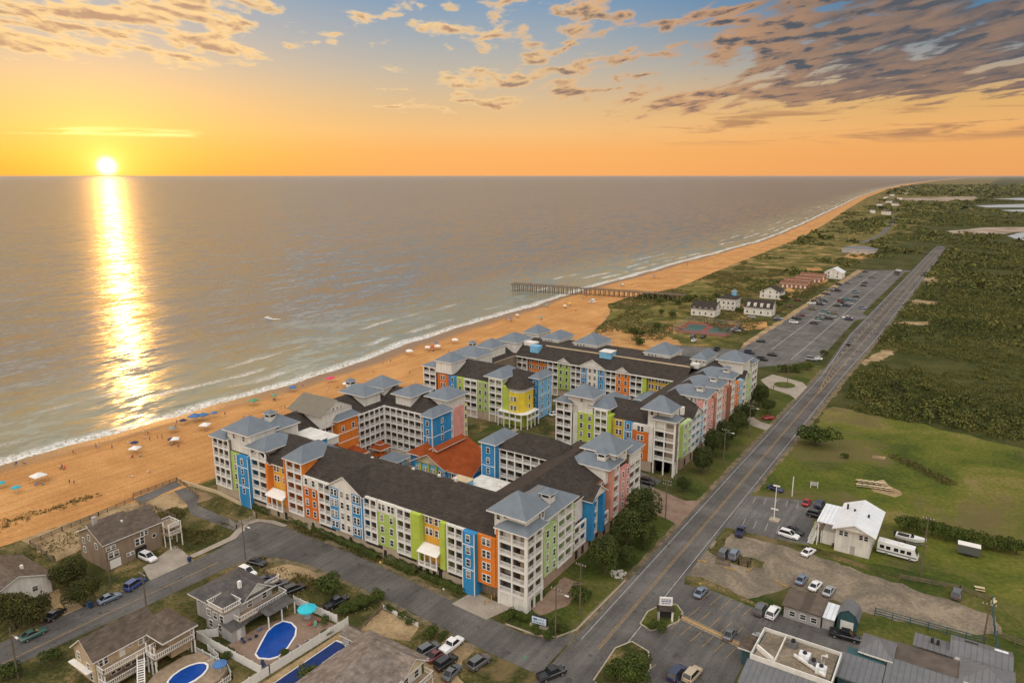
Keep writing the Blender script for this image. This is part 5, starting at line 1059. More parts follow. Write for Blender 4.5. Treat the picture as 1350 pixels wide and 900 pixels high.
B = far_house(960, 407, 12, 11, 7.2, 3.2, 'h', 'shingle', 'white', 'two storey white house with dark hip roof and blue lookout', 'house', 'beach_house', 4); x, y = g(964, 407); B.core(x, x + 2.6, y - 1.2, y + 1.6, 9, 12, 'sky'); B.hip(x, x + 2.6, y - 1.2, y + 1.6, 12, 1.4, 'metal_roof', .3); B.done()
B = far_house(1001, 414, 17, 9, 4.8, 4.4, 'x', 'shingle', 'white', 'long white house with four dormers in its dark roof', 'house', 'beach_house', 4); x, y = g(1001, 414)
for k in range(4): xx = x - 6 + k * 4; B.add('dormer', MB().prism([(xx - .8, y - 4.2), (xx + .8, y - 4.2), (xx + .8, y - 2.0), (xx - .8, y - 2.0)], 5.4, 7.4), M['white'])
B.done()
far_house(1018, 392, 14, 14, 4.6, 3.4, 'y', 'shingle', 'white', 'white building with teal trimmed wings and red brown roof among trees', 'building', 'shop_building', 3).done()
far_house(1100, 366, 14, 16, 5.0, 3.6, 'y', 'white_metal', 'white', 'white gabled bathhouse at the far left edge of the big car park', 'bathhouse', 'bathhouse', 2).done()
far_house(1133, 333, 34, 20, 4.5, 3, 'h', 'greyroof', 'grey', 'grey pavilion on a sandy clearing far beyond the car park', 'pavilion', 'pavilion', 3).done()
for k, (px, py, L) in enumerate(((1052, 374, 30), (1047, 379, 30), (1072, 367, 34), (1066, 371, 34))):
    x, y = g(px, py); B = Bld('beach_cabin', ['red brown cabin row nearest the sand in the near pair', 'red brown cabin row nearest the car park in the near pair', 'red brown cabin row nearest the sand in the far pair', 'red brown cabin row nearest the car park in the far pair'][k], 'cabin row', (x, y), 'red cabin rows beside the car park')
    B.core(x - 10, x + 10, y - 3, y + 3, 0, 3.2, 'brick'); gable_roof(B, x - 10, x + 10, y - 3, y + 3, 3.2, 1.4, 'x', 'cabin_roof', .4, 'brick')
    for q in range(6): B.add('door', MB().box(x - 8.5 + q * 3.3, x - 7.3 + q * 3.3, y - 3.08, y - 3, 0, 2.2), M['white'])
# scattered houses along the far shore
FH = [(1168, 262), (1176, 258.5), (1183, 255.5), (1192, 252), (1200, 249.5), (1172, 268), (1160, 272), (1186, 263), (1180, 271.5), (1207, 247.4), (1195, 256.5), (1150, 281), (1168, 283)]
proto = None
for k, (px, py) in enumerate(FH):
    x, y = g(px, py)
    if proto is None:
        proto = empty('shore_house', (x, y, 0), .3, 'tiny pale house on the far shore, one of the scatter along the distant beach', 'house', 'pale houses far along the shore')
        MB().box(-8, 8, -6, 6, 0, 8).build('wall', M['white'], proto)
        r = MB(); r._add([(-9, -7, 8), (9, -7, 8), (9, 7, 8), (-9, 7, 8), (-9, 0, 12), (9, 0, 12)], [(0, 1, 5, 4), (2, 3, 4, 5), (1, 2, 5), (3, 0, 4), (0, 3, 2, 1)]); r.build('roof', M['brown_shingle'], proto)
    else: copy_tree(proto, (x, y, 0), .3 + k * .7)

B = Bld('clubhouse', 'low clubhouse with red metal roofs in the middle of the hotel courtyard', 'clubhouse', (-122, 153))
B.core(-132.4, -121.4, 148.0, 164.4, 0, 4.6, 'sky'); gable_roof(B, -132.6, -121.2, 147.6, 164.6, 4.7, 3.0, 'y', 'red_roof', .9, 'cream')
B.core(-121.2, -112.6, 148.8, 156.6, 0, 4.1, 'blue'); gable_roof(B, -121.0, -112.4, 148.4, 157.0, 4.2, 2.4, 'x', 'red_roof', .7, 'cream')
B.core(-121.2, -114.6, 157, 163.2, 0, 4.0, 'sky'); B.hip(-121.4, -114.4, 157.8, 163.6, 4.2, 2.3, 'red_roof', .7)
B.core(-138.2, -132.4, 152.6, 160, 0, 4.0, 'blue'); B.hip(-138.2, -132.6, 152.4, 160.2, 4.3, 2.2, 'red_roof', .8)
B.core(-127.7, -126.1, 150.2, 162.6, 6.8, 8.2, 'trim'); gable_roof(B, -128.1, -125.7, 150.0, 162.8, 8.2, .7, 'y', 'red_roof', .4)
B.hip(-133.6, -128.6, 165.4, 169.0, 3.6, 1.6, 'red_roof', .4); B.core(-133.2, -129, 165.6, 168.8, 0, 3.5, 'cream')
for u in (-131, -128.4, -125.6, -122.8): B.window(Frame(0, 148.0, S_), u, .8, 1.5, 2.4, 'pair')
for u in (-119.6, -117.2, -114.8): B.window(Frame(0, 148.8, S_), u, .8, 1.4, 2.2, 'pair')
for u in (150.5, 153, 155.4): B.window(Frame(-112.6, 0, E_), u, .8, 1.2, 2.0, 'pair')
for x in (-130, -127, -124.2): B.add('wall', MB().box(x - .25, x + .25, 147.5, 148.0, 0, 4.5), M['lime'])
B.done()
# ================================================================ VEGETATION
def leaf_mat(name, stops_, patch=0.05):
    m, t, b = material(name); geo = t.node('ShaderNodeNewGeometry'); P = geo.outputs['Position']
    r = geo.outputs['Random Per Island']; n = t.noise(P, patch, 4, 0.6); n2 = t.noise(P, 0.24, 3, 0.6)
    f = t.m('ADD', t.m('ADD', t.m('MULTIPLY', r, 0.22), t.m('MULTIPLY', n, 0.40)), t.m('MULTIPLY', n2, 0.42))
    c = t.ramp(f, [(p, tuple(q) + (1,)) for p, q in stops_])
    t.l.new(c, b.inputs['Base Color']); b.inputs['Roughness'].default_value = 0.7; b.inputs['Specular IOR Level'].default_value = 0.2
    return m
M['forest'] = leaf_mat('maritime_scrub_leaves', [(0.36, (0.022, 0.030, 0.007)), (0.45, (0.048, 0.062, 0.012)), (0.525, (0.086, 0.096, 0.018)), (0.60, (0.130, 0.125, 0.028)), (0.68, (0.18, 0.145, 0.045))], 0.018)
M['tree'] = leaf_mat('dark_tree_leaves', [(0.28, (0.016, 0.026, 0.007)), (0.48, (0.034, 0.048, 0.010)), (0.62, (0.060, 0.074, 0.014)), (0.78, (0.10, 0.11, 0.022))])
M['bush'] = leaf_mat('hedge_leaves', [(0.28, (0.022, 0.036, 0.006)), (0.48, (0.044, 0.064, 0.010)), (0.62, (0.072, 0.092, 0.015)), (0.78, (0.115, 0.120, 0.026))])
M['conifer'] = leaf_mat('olive_conifer_leaves', [(0.28, (0.020, 0.024, 0.006)), (0.48, (0.042, 0.046, 0.010)), (0.62, (0.072, 0.070, 0.015)), (0.78, (0.115, 0.100, 0.028))])
M['drygrass'] = leaf_mat('dune_grass_blades', [(0.28, (0.040, 0.044, 0.010)), (0.48, (0.085, 0.080, 0.022)), (0.62, (0.15, 0.12, 0.040)), (0.78, (0.24, 0.18, 0.075))])
M['bark'] = mat_plain('bark', (0.085, 0.062, 0.045), 0.95, var=.3, scale=3, bump=.5)
def quads_mesh(name, C, N, S, mt, aspect=0.75, parent_loc=None):
    "many small leaf faces: centres C, facing N, size S"
    n = len(C); N = N / (np.linalg.norm(N, axis=1, keepdims=True) + 1e-9)
    ref = rng.normal(size=(n, 3)); U = np.cross(N, ref); U /= np.linalg.norm(U, axis=1, keepdims=True) + 1e-9; V = np.cross(N, U)
    U *= S[:, None]; V *= (S * aspect)[:, None]
    vs = np.stack([C - U, C - V * 0.9, C + U, C + V], 1).reshape(-1, 3)
    me = bpy.data.meshes.new(name); me.vertices.add(4 * n); me.vertices.foreach_set('co', vs.astype(np.float32).ravel())
    me.loops.add(4 * n); me.loops.foreach_set('vertex_index', np.arange(4 * n, dtype=np.int32)); me.polygons.add(n)
    me.polygons.foreach_set('loop_start', np.arange(0, 4 * n, 4, dtype=np.int32)); me.polygons.foreach_set('loop_total', np.full(n, 4, np.int32))
    me.materials.append(mt); me.update(calc_edges=True); return me
def crown_points(P0, RAD, count, lumps=6):
    "leaf positions on lumpy crowns. P0 (n,3) crown bases, RAD (n,3) radii"
    n = len(P0); d = rng.normal(size=(n, count, 3)); d /= np.linalg.norm(d, axis=2, keepdims=True); d[..., 2] = np.abs(d[..., 2]) * 1.0 - 0.12
    d /= np.linalg.norm(d, axis=2, keepdims=True)
    L = rng.normal(size=(n, lumps, 3)); L[..., 2] = np.abs(L[..., 2]); L /= np.linalg.norm(L, axis=2, keepdims=True)
    dot = np.einsum('nck,nlk->ncl', d, L); bump = np.clip((dot - 0.62) / 0.38, 0, 1).max(axis=2)
    r = 0.72 + 0.34 * bump + rng.normal(size=(n, count)) * 0.06; r *= np.where(rng.random((n, count)) < 0.16, rng.uniform(0.55, 0.95, (n, count)), 1)
    C = P0[:, None, :] + d * r[..., None] * RAD[:, None, :]
    N = d + rng.normal(size=d.shape) * 0.55
    return C.reshape(-1, 3), N.reshape(-1, 3)
def to_px(P):
    v = P - np.array([0, 0, CAM_H]); s = v @ np.array(FW); s = np.where(s < 1, 1e-3, s)
    return CX + F_PX * (v @ np.array(RT)) / s, CY - F_PX * (v @ np.array(UP)) / s, s
def noise2(x, y, s, seed=0):
    r = np.random.default_rng(seed); o = np.zeros_like(x)
    for k in range(7):
        a = r.uniform(0, 6.28); f = r.uniform(0.6, 2.2) / s; o += np.sin((x * math.cos(a) + y * math.sin(a)) * f + r.uniform(0, 6.28))
    return o / 3.2
SANDS = [g(1225, 370), g(1215, 398), g(1165, 468), g(1205, 426), g(1160, 645), g(1160, 603)]
def scrub(name, bands, keep, mt, label=None):
    Cs, Ns, Ss = [], [], []
    for (x0, x1, y0, y1, sp, rr, cnt, sz) in bands:
        gx, gy = np.meshgrid(np.arange(x0, x1, sp), np.arange(y0, y1, sp)); x = gx.ravel() + rng.uniform(-.5, .5, gx.size) * sp; y = gy.ravel() + rng.uniform(-.5, .5, gx.size) * sp
        px, py, s = to_px(np.stack([x, y, np.zeros_like(x)], 1)); k = (px > -120) & (px < 1500) & (py < 1000) & (s > 5) & keep(x, y); x, y = x[k], y[k]
        big = np.exp(rng.normal(size=len(x)) * 0.36) * (0.75 + 0.35 * np.clip(noise2(x, y, 40, 3), -1, 1))
        r = np.stack([rr * big, rr * big, rr * big * rng.uniform(.62, .95, len(x)) * (1.0 if rr < 5 else 0.7 if rr < 9 else 0.36)], 1); P0 = np.stack([x, y, np.full_like(x, 0.1)], 1)
        C, N = crown_points(P0, r, cnt); Cs.append(C); Ns.append(N); Ss.append(np.repeat(big, cnt) * sz * rng.uniform(.7, 1.3, len(C)))
    o = link(name, quads_mesh(name, np.concatenate(Cs), np.concatenate(Ns), np.concatenate(Ss), mt)); o['kind'] = 'stuff'
    return o
def forest_keep(x, y):
    edge = -43.5 + 1.5 * np.sin(y / 9) + np.clip((y - 420) / 300, 0, 1) * 0 + np.where(y < 400, 4, 0) * np.clip((400 - y) / 120, 0, 1)
    cl = np.interp(y, [c[0] for c in COAST], [c[2] for c in COAST]) + 75 + 40 * np.sin(y / 130); edge = np.where(y > 1050, cl, edge)
    k = (x > edge) & (noise2(x, y, 26, 11) > np.where(y > 1050, -0.35, np.where(x < 0, -0.62, -0.8)))
    k &= ~((np.abs(x - np.interp(y, [1030, 1225, 1440, 1925], [-141, -141, -158, -200])) < 12) & (y > 1030) & (y < 1930))
    k &= ~((y < 300) & (x < -36 + (y - 290) * 0.2))
    open_ = (x < -24) & (y > 330) & (y < 470) & (noise2(x, y, 8, 5) > 0.8); k &= ~open_
    for sx, sy in SANDS: k &= (np.hypot((x - sx) / 9, (y - sy) / 13) > 1)
    qx, qy, _s = to_px(np.stack([x, y, np.zeros_like(x)], 1)); nz = 2.0 * noise2(x, y, 60, 91)
    for x0_, x1_, y0_, y1_ in ((1318, 1600, 304, 319), (1250, 1600, 298, 310), (1284, 1600, 268.5, 275), (1306, 1600, 259.8, 265), (1165, 1292, 258.8, 265), (1316, 1600, 275, 280.5)): k &= ~((qx > x0_) & (qx < x1_) & (qy > y0_ + nz * .4) & (qy < y1_ + nz * .4))
    lim = 281 - (x + 25) * 0.12; k &= (y > np.maximum(lim, 272) + 3 + 5 * noise2(x, y, 7, 77))
    pond = (x > 60) & (np.abs(y - 930 - 60 * np.sin(x / 90)) < 34) & (x > 140); k &= ~pond
    return k
scrub('forest', [(-44, 130, 270, 420, 3.2, 2.5, 160, .30), (-44, 190, 420, 640, 4.0, 3.0, 95, .42), (-44, 330, 640, 1050, 6.2, 4.0, 56, .72), (-240, 700, 1050, 1900, 11, 6.2, 42, 1.25), (-420, 1500, 1900, 3600, 24, 12, 24, 3.0), (-600, 3600, 3600, 8000, 70, 32, 16, 9.0)], forest_keep, M['forest'])
def dune_keep(x, y):
    L = np.array([interp(v, 2) for v in y]) + 6; k = (x > L) & (x < np.where(y < 360, -136, np.where(y < 760, -106, -62))) & (noise2(x, y, 15, 21) > np.where(y < 470, .95, .30))
    k &= ~((np.abs(x + 141) < 7) & (y > 1030) & (y < 1230)) & ~((np.abs(x + 56) < 8) & (y < 1060))
    for hx, hy in ((930, 415), (960, 407), (1001, 414), (1018, 392), (1100, 366), (1133, 333), (1052, 374), (1047, 379), (1072, 367), (1066, 371)):
        a, c = g(hx, hy); k &= (np.abs(x - a) > 13) | (y > c + 12) | (y < c - 26)
    k &= ~((x > -150) & (y < 420) & (y > 320))
    for q in ((800, 450), (860, 455), (835, 410), (920, 385)):
        a, c = g(*q); k &= np.hypot((x - a) / 26, (y - c) / 26) > 1
    return k
scrub('dune_scrub', [(-240, -62, 290, 640, 4.2, 2.1, 60, .46), (-250, -62, 640, 1050, 6.5, 3.0, 34, .85), (-330, -62, 1050, 1900, 12, 5.0, 20, 1.7)], dune_keep, M['forest'])
BARE = [(g(*q), r) for q, r in (((800, 445), 30), (850, 450), 0) if False] if False else [((-165, 330), 22), ((-150, 318), 26), ((-140, 330), 22), ((-180, 318), 16)]
def tuft_keep(x, y):
    for (a, c), r in BARE: x = np.where(np.hypot(x - a, y - c) < r, 9999, x)
    L = np.array([interp(v, 2) for v in y]) + 2; return (x > L) & (x < -100) & (noise2(x, y, 9, 31) > -0.1) & ~((x > -136) & (y < 372)) & ~((y > 372) & (x > -108))
def tufts(name, x0, x1, y0, y1, n, keep, sz=.5, hgt=.5, z=0.15):
    x = rng.uniform(x0, x1, n); y = rng.uniform(y0, y1, n); k = keep(x, y); x, y = x[k], y[k]
    C = np.stack([x, y, np.full_like(x, z)], 1).repeat(7, 0) + rng.normal(size=(len(x) * 7, 3)) * [sz, sz, .12]
    N = rng.normal(size=C.shape) * [1, 1, .5]; o = link(name, quads_mesh(name, C, N, rng.uniform(.5, 1.2, len(C)) * hgt, M['drygrass'], .35)); o['kind'] = 'stuff'
tufts('dune_grass', -240, -100, 280, 700, 26000, tuft_keep, .6, .55)
def house_keep(x, y):
    k = (noise2(x, y, 7, 41) > 0.05)
    k &= ~((x > -147) & (x < -131.5)) & (x < -95) & ~((y > 92.5))
    for a in ((-170, -153, 68, 92), (-154, -141, 70, 84), (-125, -106, 46, 85), (-112, -94, 60, 88), (-172, -154, 44, 62)): k &= ~((x > a[0]) & (x < a[1]) & (y > a[2]) & (y < a[3]))
    return k
tufts('rough_grass', -180, -60, 30, 106, 9000, house_keep, .5, .32)
def verge_keep(x, y): return (noise2(x, y, 6, 51) > 0.0) & (((y > 105.8) & (y < 107.4) & (x > -140) & (x < -84)) | ((x > -171) & (x < -148) & (y > 88) & (y < 98)) | ((y > 86) & (y < 93) & (x > -131) & (x < -112)))
tufts('rough_grass', -172, -80, 84, 108, 16000, verge_keep, .4, .35)
# dune at the left edge of the beach
def ldune(x, y):
    a, c = g(10, 690); b_, d_ = g(120, 655); t_ = np.clip(((x - a) * (b_ - a) + (y - c) * (d_ - c)) / ((b_ - a) ** 2 + (d_ - c) ** 2), -.4, 1.1); dd = np.hypot(x - a - t_ * (b_ - a), y - c - t_ * (d_ - c)); return dd < 4.4 * (1 - .5 * t_) * rng.uniform(.2, 1, len(x))
tufts('dune_grass', -212, -180, 50, 100, 2600, ldune, .3, .34, .2)
def flower(x, y):
    a, c = g(1180, 602); b_, d_ = g(1250, 636); t_ = np.clip(((x - a) * (b_ - a) + (y - c) * (d_ - c)) / ((b_ - a) ** 2 + (d_ - c) ** 2), 0, 1); return np.hypot(x - a - t_ * (b_ - a), y - c - t_ * (d_ - c)) < 2.2
tufts('meadow_weeds', -40, 10, 185, 250, 6000, flower, .4, .42, .25)
# ---- single trees and shrubs
def crown_mesh(r, h, leaves, size, mt, lobes=7, seed=0, droop=.2):
    "crown built of several overlapping lumps, gaps between them; origin at the ground"
    rr = np.random.default_rng(seed); P = []; Q = []
    for i in range(lobes):
        a = rr.uniform(0, 6.28); d = r * rr.uniform(0.15, 0.74) * (i > 0); z = h * (0.30 + 0.34 * rr.random()) + (h * .12 if i == 0 else 0); s = rr.uniform(.30, .58) * (1.15 if i == 0 else 1)
        P.append((d * math.cos(a), d * math.sin(a), z)); Q.append((r * s, r * s, min(h - z, h * .45) if i else h - z))
    C, N = crown_points(np.array(P), np.array(Q), leaves // lobes, 5); return quads_mesh('crown', C, N, rr.uniform(.7, 1.3, len(C)) * size, mt)
def trunk_mesh(h, r, seed=0):
    rr = random.Random(seed); mb = MB(); mb.tube([(0, 0, -.1), (rr.uniform(-.1, .1), rr.uniform(-.1, .1), h * .3), (rr.uniform(-.3, .3), rr.uniform(-.3, .3), h * .62)], [r, r * .75, r * .4], 7)
    for k in range(4):
        a = k * 1.57 + rr.random(); mb.tube([(0, 0, h * .28), (math.cos(a) * h * .16, math.sin(a) * h * .16, h * .48), (math.cos(a) * h * .26, math.sin(a) * h * .26, h * .66)], [r * .5, r * .32, r * .12], 5)
    return mb.mesh('trunk', M['bark'])
TREES = {}
for k in range(3): TREES['tree', k] = (crown_mesh(3.6, 7.6, 7000, .20, M['tree'], 14, 20 + k), trunk_mesh(6.4, .24, k))
for k in range(2): TREES['conifer', k] = (crown_mesh(4.2, 7.2, 7500, .20, M['conifer'], 16, 40 + k), trunk_mesh(6.0, .28, 9 + k))
for k in range(3): TREES['bush', k] = (crown_mesh(1.6, 2.0, 1700, .115, M['bush'], 8, 60 + k), trunk_mesh(1.2, .07, 19 + k))
def plant(kind, px, py, sc_, label, group=None, hs=1.0):
    x, y = g(px, py); v = random.randrange(3 if kind != 'conifer' else 2); cm, tm = TREES[kind, v]
    o = empty({'tree': 'tree', 'conifer': 'conifer_tree', 'bush': 'shrub'}[kind], (x, y, 0), random.random() * 6.28, label, {'tree': 'tree', 'conifer': 'tree', 'bush': 'shrub'}[kind], group); o.scale = (sc_, sc_, sc_ * hs)
    link('crown', cm, o); link('trunk', tm, o); return o
gr = 'dark trees along the road side of the hotel'
for px, py, s_, lb in ((797, 757, .86, 'round dark green tree nearest the corner tower, beside the brick path'), (826, 722, .95, 'dense dark tree in front of the hotel, second from the street corner'), (846, 698, 1.05, 'tallest dark tree in front of the pink hotel bays'), (850, 724, .66, 'smaller tree on the lawn between the tall pair and the road'), (826, 748, .5, 'low round tree on the lawn edge near the gravel ring'),
                       (926, 624, .8, 'dark tree at the rear tower, first of the row behind the hotel drive'), (940, 603, .9, 'dark tree second in the row past the hotel drive'), (957, 588, .85, 'dark tree in the middle of the row past the hotel drive'), (972, 572, .8, 'dark tree before the pink bays, fourth past the hotel drive'), (984, 558, .75, 'dark tree fifth past the hotel drive, by the pale green bays'), (1000, 536, .85, 'broad dark tree at the far end of the hotel by the round drive'), (1012, 545, .55, 'small tree beside the red car near the round drive'), (900, 648, .42, 'low tree on the corner of the hotel drive')):
    plant('tree', px, py, s_ * 1.3, lb, gr)
plant('bush', 1075, 588, 3.9, 'large spreading shrub standing alone on the meadow beside the road', hs=.85)
plant('bush', 1114, 604, .8, 'small dark bush alone in the open meadow')
for px, py, s_, lb in ((905, 398, 2.6, 'dark shrub mass left of the white barn'), (893, 402, 2.0, 'dark shrub by the dune path left of the barn'), (870, 402, 2.4, 'rounded shrub on the dune near the pier landing'), (886, 419, 2.2, 'shrub on the dune slope left of the red courts'), (872, 414, 1.6, 'smaller shrub on the dune slope left of the courts'), (866, 432, 1.7, 'low shrub on bare sand near the courts'), (836, 441, 2.0, 'green shrub patch on the sand behind the hotel roof'), (846, 443, 1.6, 'second green shrub patch on the sand behind the hotel roof'), (842, 455, 2.0, 'shrub against the rear edge of the hotel roof'), (930, 398, 1.9, 'dark shrub behind the white barn'), (975, 412, 1.8, 'dark shrub between the two white houses'), (1035, 397, 2.4, 'dark shrub right of the teal trimmed building'), (1026, 404, 2.0, 'dark shrub below the teal trimmed building'), (945, 393, 1.8, 'dark shrub on the dune above the two storey house')): plant('bush', px, py, s_, lb, 'dark shrubs on the dune by the courts', .9)
for px, py, s_, lb in ((90, 775, .92, 'big olive conifer left of the brown beach house'), (112, 797, .78, 'olive conifer nearest the parked blue cars'), (20, 828, 1.0, 'large olive conifer at the left edge of the photo'), (52, 822, .8, 'olive conifer between the left edge tree and the black car')): plant('conifer', px, py, s_, lb, 'conifers on the left house lots')
for px, py, s_, lb in ((68, 872, 1.1, 'round bush on the verge below the lamp post'), (10, 895, 1.4, 'bush at the bottom left corner'), (437, 781, 1.9, 'rounded bush on the bend of the front street'), (568, 840, 1.15, 'round bush by the white posts of the dirt drive'), (584, 843, .8, 'smaller bush right beside the round one at the dirt drive'), (531, 815, .7, 'bush just behind the low white wall of the sand yard'), (541, 822, .65, 'second bush along the low white wall'),
                       (514, 806, .7, 'bush at the corner of the sand yard'), (765, 792, 1.7, 'dark bush by the brick path at the corner tower'), (738, 832, 1.2, 'bush beside the utility pole near the hotel sign'), (672, 815, 1.0, 'low bush at the foot of the corner tower'), (707, 836, .9, 'bush in front of the hotel sign'), (724, 842, .9, 'bush on the grass tip behind the street corner'), (640, 804, .8, 'bush beside the garage ramp') if False else (690, 818, .9, 'bush between the corner tower and the hotel sign'),
                       (830, 890, 2.0, 'large bush in the island at the bottom of the road'), (812, 897, 1.4, 'bush at the left end of the bottom road island'), (848, 899, 1.2, 'bush at the right end of the bottom road island'), (872, 832, 1.0, 'bush at the foot of the pylon sign'), (860, 828, .8, 'small bush left of the pylon sign'),
                       (1036, 491, 1.9, 'hedge bush at the near end of the big car park, leftmost'), (1050, 490, 1.8, 'hedge bush at the near end of the big car park, middle'), (1064, 488, 1.7, 'hedge bush at the near end of the big car park, right'), (1087, 468, 1.3, 'dark shrub at the near right corner of the big car park'), (1100, 722, .5, 'scruffy bush at the corner of the white shop building'),
                       (452, 808, 1.0, 'hedge clump by the black pickup'), (468, 803, 1.1, 'hedge clump second from the black pickup'), (482, 797, 1.1, 'hedge clump third from the black pickup'), (497, 790, 1.0, 'hedge clump nearest the front street'), (430, 838, .7, 'bush inside the pool yard by the white fence'), (300, 868, .8, 'bush in the gap beside the grey house pool'), (376, 864, .7, 'bush on the near end of the pool terrace'), (428, 822, .8, 'bush beside the turquoise parasol'),
                       (405, 897, 1.2, 'dark bush at the bottom edge between two pools'), (420, 893, 1.0, 'bush beside the narrow pool at the bottom edge')): plant('bush', px, py, s_, lb, 'garden and street bushes', .95)
for k in range(9):
    px, py = 1190 + k * 19, 699 + k * 3.9; plant('bush', px + random.uniform(-4, 4), py, 1.35 + .45 * random.random(), ['dark shrub behind the white boat', 'dark shrub right of the boat', 'dark shrub left of the utility pole', 'dark shrub right of the utility pole', 'tall dark shrub in the middle of the row behind the trailer', 'dark shrub behind the grey trailer', 'dark shrub right of the grey trailer', 'dark shrub second from the right edge of the meadow hedge', 'dark shrub at the right edge of the meadow hedge'][k], 'shrub row between boat yard and meadow', 1.2)
def hedge(a, c, w_, h_, label, mt='bush'):
    a = np.array(g(*a)); c = np.array(g(*c)); L = np.linalg.norm(c - a); n = int(L * 190); q = rng.random(n)[:, None]; d = (c - a) / L; nn = np.array([-d[1], d[0]])
    th = rng.uniform(0, math.pi, n); s_ = np.clip(np.stack([np.cos(th) * 1.25, np.sin(th) * 1.2], 1), -1, 1); lump = 1 + .12 * np.sin(q[:, 0] * L * 1.9) + rng.normal(size=n) * .05
    xy = a + q * (c - a) + nn * (s_[:, :1] * w_ / 2 * lump[:, None]); C = np.column_stack([xy, s_[:, 1] * h_ * lump]); N = np.column_stack([nn[None, :] * s_[:, :1], s_[:, 1]]) + rng.normal(size=(n, 3)) * .5
    o = link('hedge', quads_mesh('hedge', C, N, rng.uniform(.10, .2, n), M[mt])); tag(o, label, 'hedge', 'clipped hedges along the front street wing')
hedge((326, 664), (356, 678), 1.8, 1.3, 'short clipped hedge below the sea end of the front hotel wing')
hedge((384, 685), (408, 696), 1.8, 1.3, 'clipped hedge by the orange hotel bays')
hedge((414, 697), (500, 738), 1.7, 1.4, 'longest clipped hedge along the middle of the front hotel wing')
hedge((510, 740), (550, 757), 2.0, 1.5, 'clipped hedge below the green and yellow hotel bays')
hedge((556, 758), (612, 782), 1.6, 1.1, 'clipped hedge ending at the blue bay by the garage ramp')
hedge((300, 640), (312, 652), 1.6, 1.0, 'little hedge inside the low wall at the sea tower')
hedge((1034, 800), (1094, 820), 1.2, 1.5, 'row of upright shrubs in front of the low shed', 'tree')
# ================================================================ VEHICLES
CARCOL = dict(white=(.74, .74, .73), silver=(.36, .37, .38), grey=(.12, .125, .13), black=(.012, .012, .013), blue=(.030, .065, .21), navy=(.015, .025, .07), red=(.33, .018, .016), maroon=(.13, .012, .014), green=(.05, .12, .10), steel=(.17, .22, .29), beige=(.42, .34, .23), bronze=(.16, .11, .06), teal=(.04, .16, .19))
PAINT = {k: mat_plain(k + '_car_paint', v, .28, .25 if k in ('silver', 'grey', 'steel') else 0, .04, 1, .5, coat=.6) for k, v in CARCOL.items()}
M['carglass'] = mat_plain('car_glass', (.012, .014, .017), .06, var=.1, spec=.6); M['tyre'] = mat_plain('tyre_rubber', (.018, .018, .018), .9); M['rim'] = mat_plain('alloy_rim', (.42, .42, .43), .35, .7)
M['lamp_clear'] = mat_plain('headlight_glass', (.62, .62, .6), .15); M['lamp_red'] = mat_plain('taillight_glass', (.30, .012, .010), .2)
def loft(mb, secs):
    "secs: list of closed rings (same count) along x"
    n = len(secs[0]); o = []
    for r in secs: o += r
    fs = [(i * n + j, i * n + (j + 1) % n, (i + 1) * n + (j + 1) % n, (i + 1) * n + j) for i in range(len(secs) - 1) for j in range(n)]
    mb._add(o, fs + [tuple(range(n))[::-1], tuple(range((len(secs) - 1) * n, len(secs) * n))], False)
def ring(x, w_, z0, z1, sh=.82):
    return [(x, -w_ * .92, z0), (x, -w_, z0 + (z1 - z0) * .35), (x, -w_ * .97, z0 + (z1 - z0) * .8), (x, -w_ * sh, z1), (x, w_ * sh, z1), (x, w_ * .97, z0 + (z1 - z0) * .8), (x, w_, z0 + (z1 - z0) * .35), (x, w_ * .92, z0)]
TYPES = dict(
    sedan=dict(L=4.6, body=[(-2.3, .74, .42, .78), (-2.1, .86, .30, .95), (-1.2, .90, .25, 1.0), (.9, .90, .25, .98), (1.75, .86, .28, .86), (2.2, .76, .32, .72), (2.3, .66, .40, .62)], cab=[(-1.75, .70, .66, .97), (-1.0, .74, .60, 1.43), (.10, .74, .60, 1.45), (1.0, .72, .66, .97)], wheel=1.38),
    suv=dict(L=4.8, body=[(-2.4, .84, .45, 1.05), (-2.25, .92, .34, 1.12), (-1.2, .95, .30, 1.14), (.9, .95, .30, 1.12), (1.9, .92, .32, 1.02), (2.3, .84, .36, .92), (2.4, .74, .42, .8)], cab=[(-2.28, .80, .74, 1.12), (-1.95, .82, .70, 1.76), (.25, .82, .70, 1.80), (1.15, .80, .72, 1.12)], wheel=1.45),
    pickup=dict(L=5.5, body=[(-2.75, .88, .50, 1.02), (-2.6, .94, .42, 1.08), (-.75, .95, .38, 1.08), (-.7, .95, .38, 1.12), (1.2, .95, .36, 1.12), (2.4, .92, .38, 1.05), (2.75, .80, .45, .92)], cab=[(-.75, .82, .74, 1.10), (-.62, .83, .72, 1.80), (.75, .83, .72, 1.82), (1.5, .80, .74, 1.10)], wheel=1.7))
CARM = {}
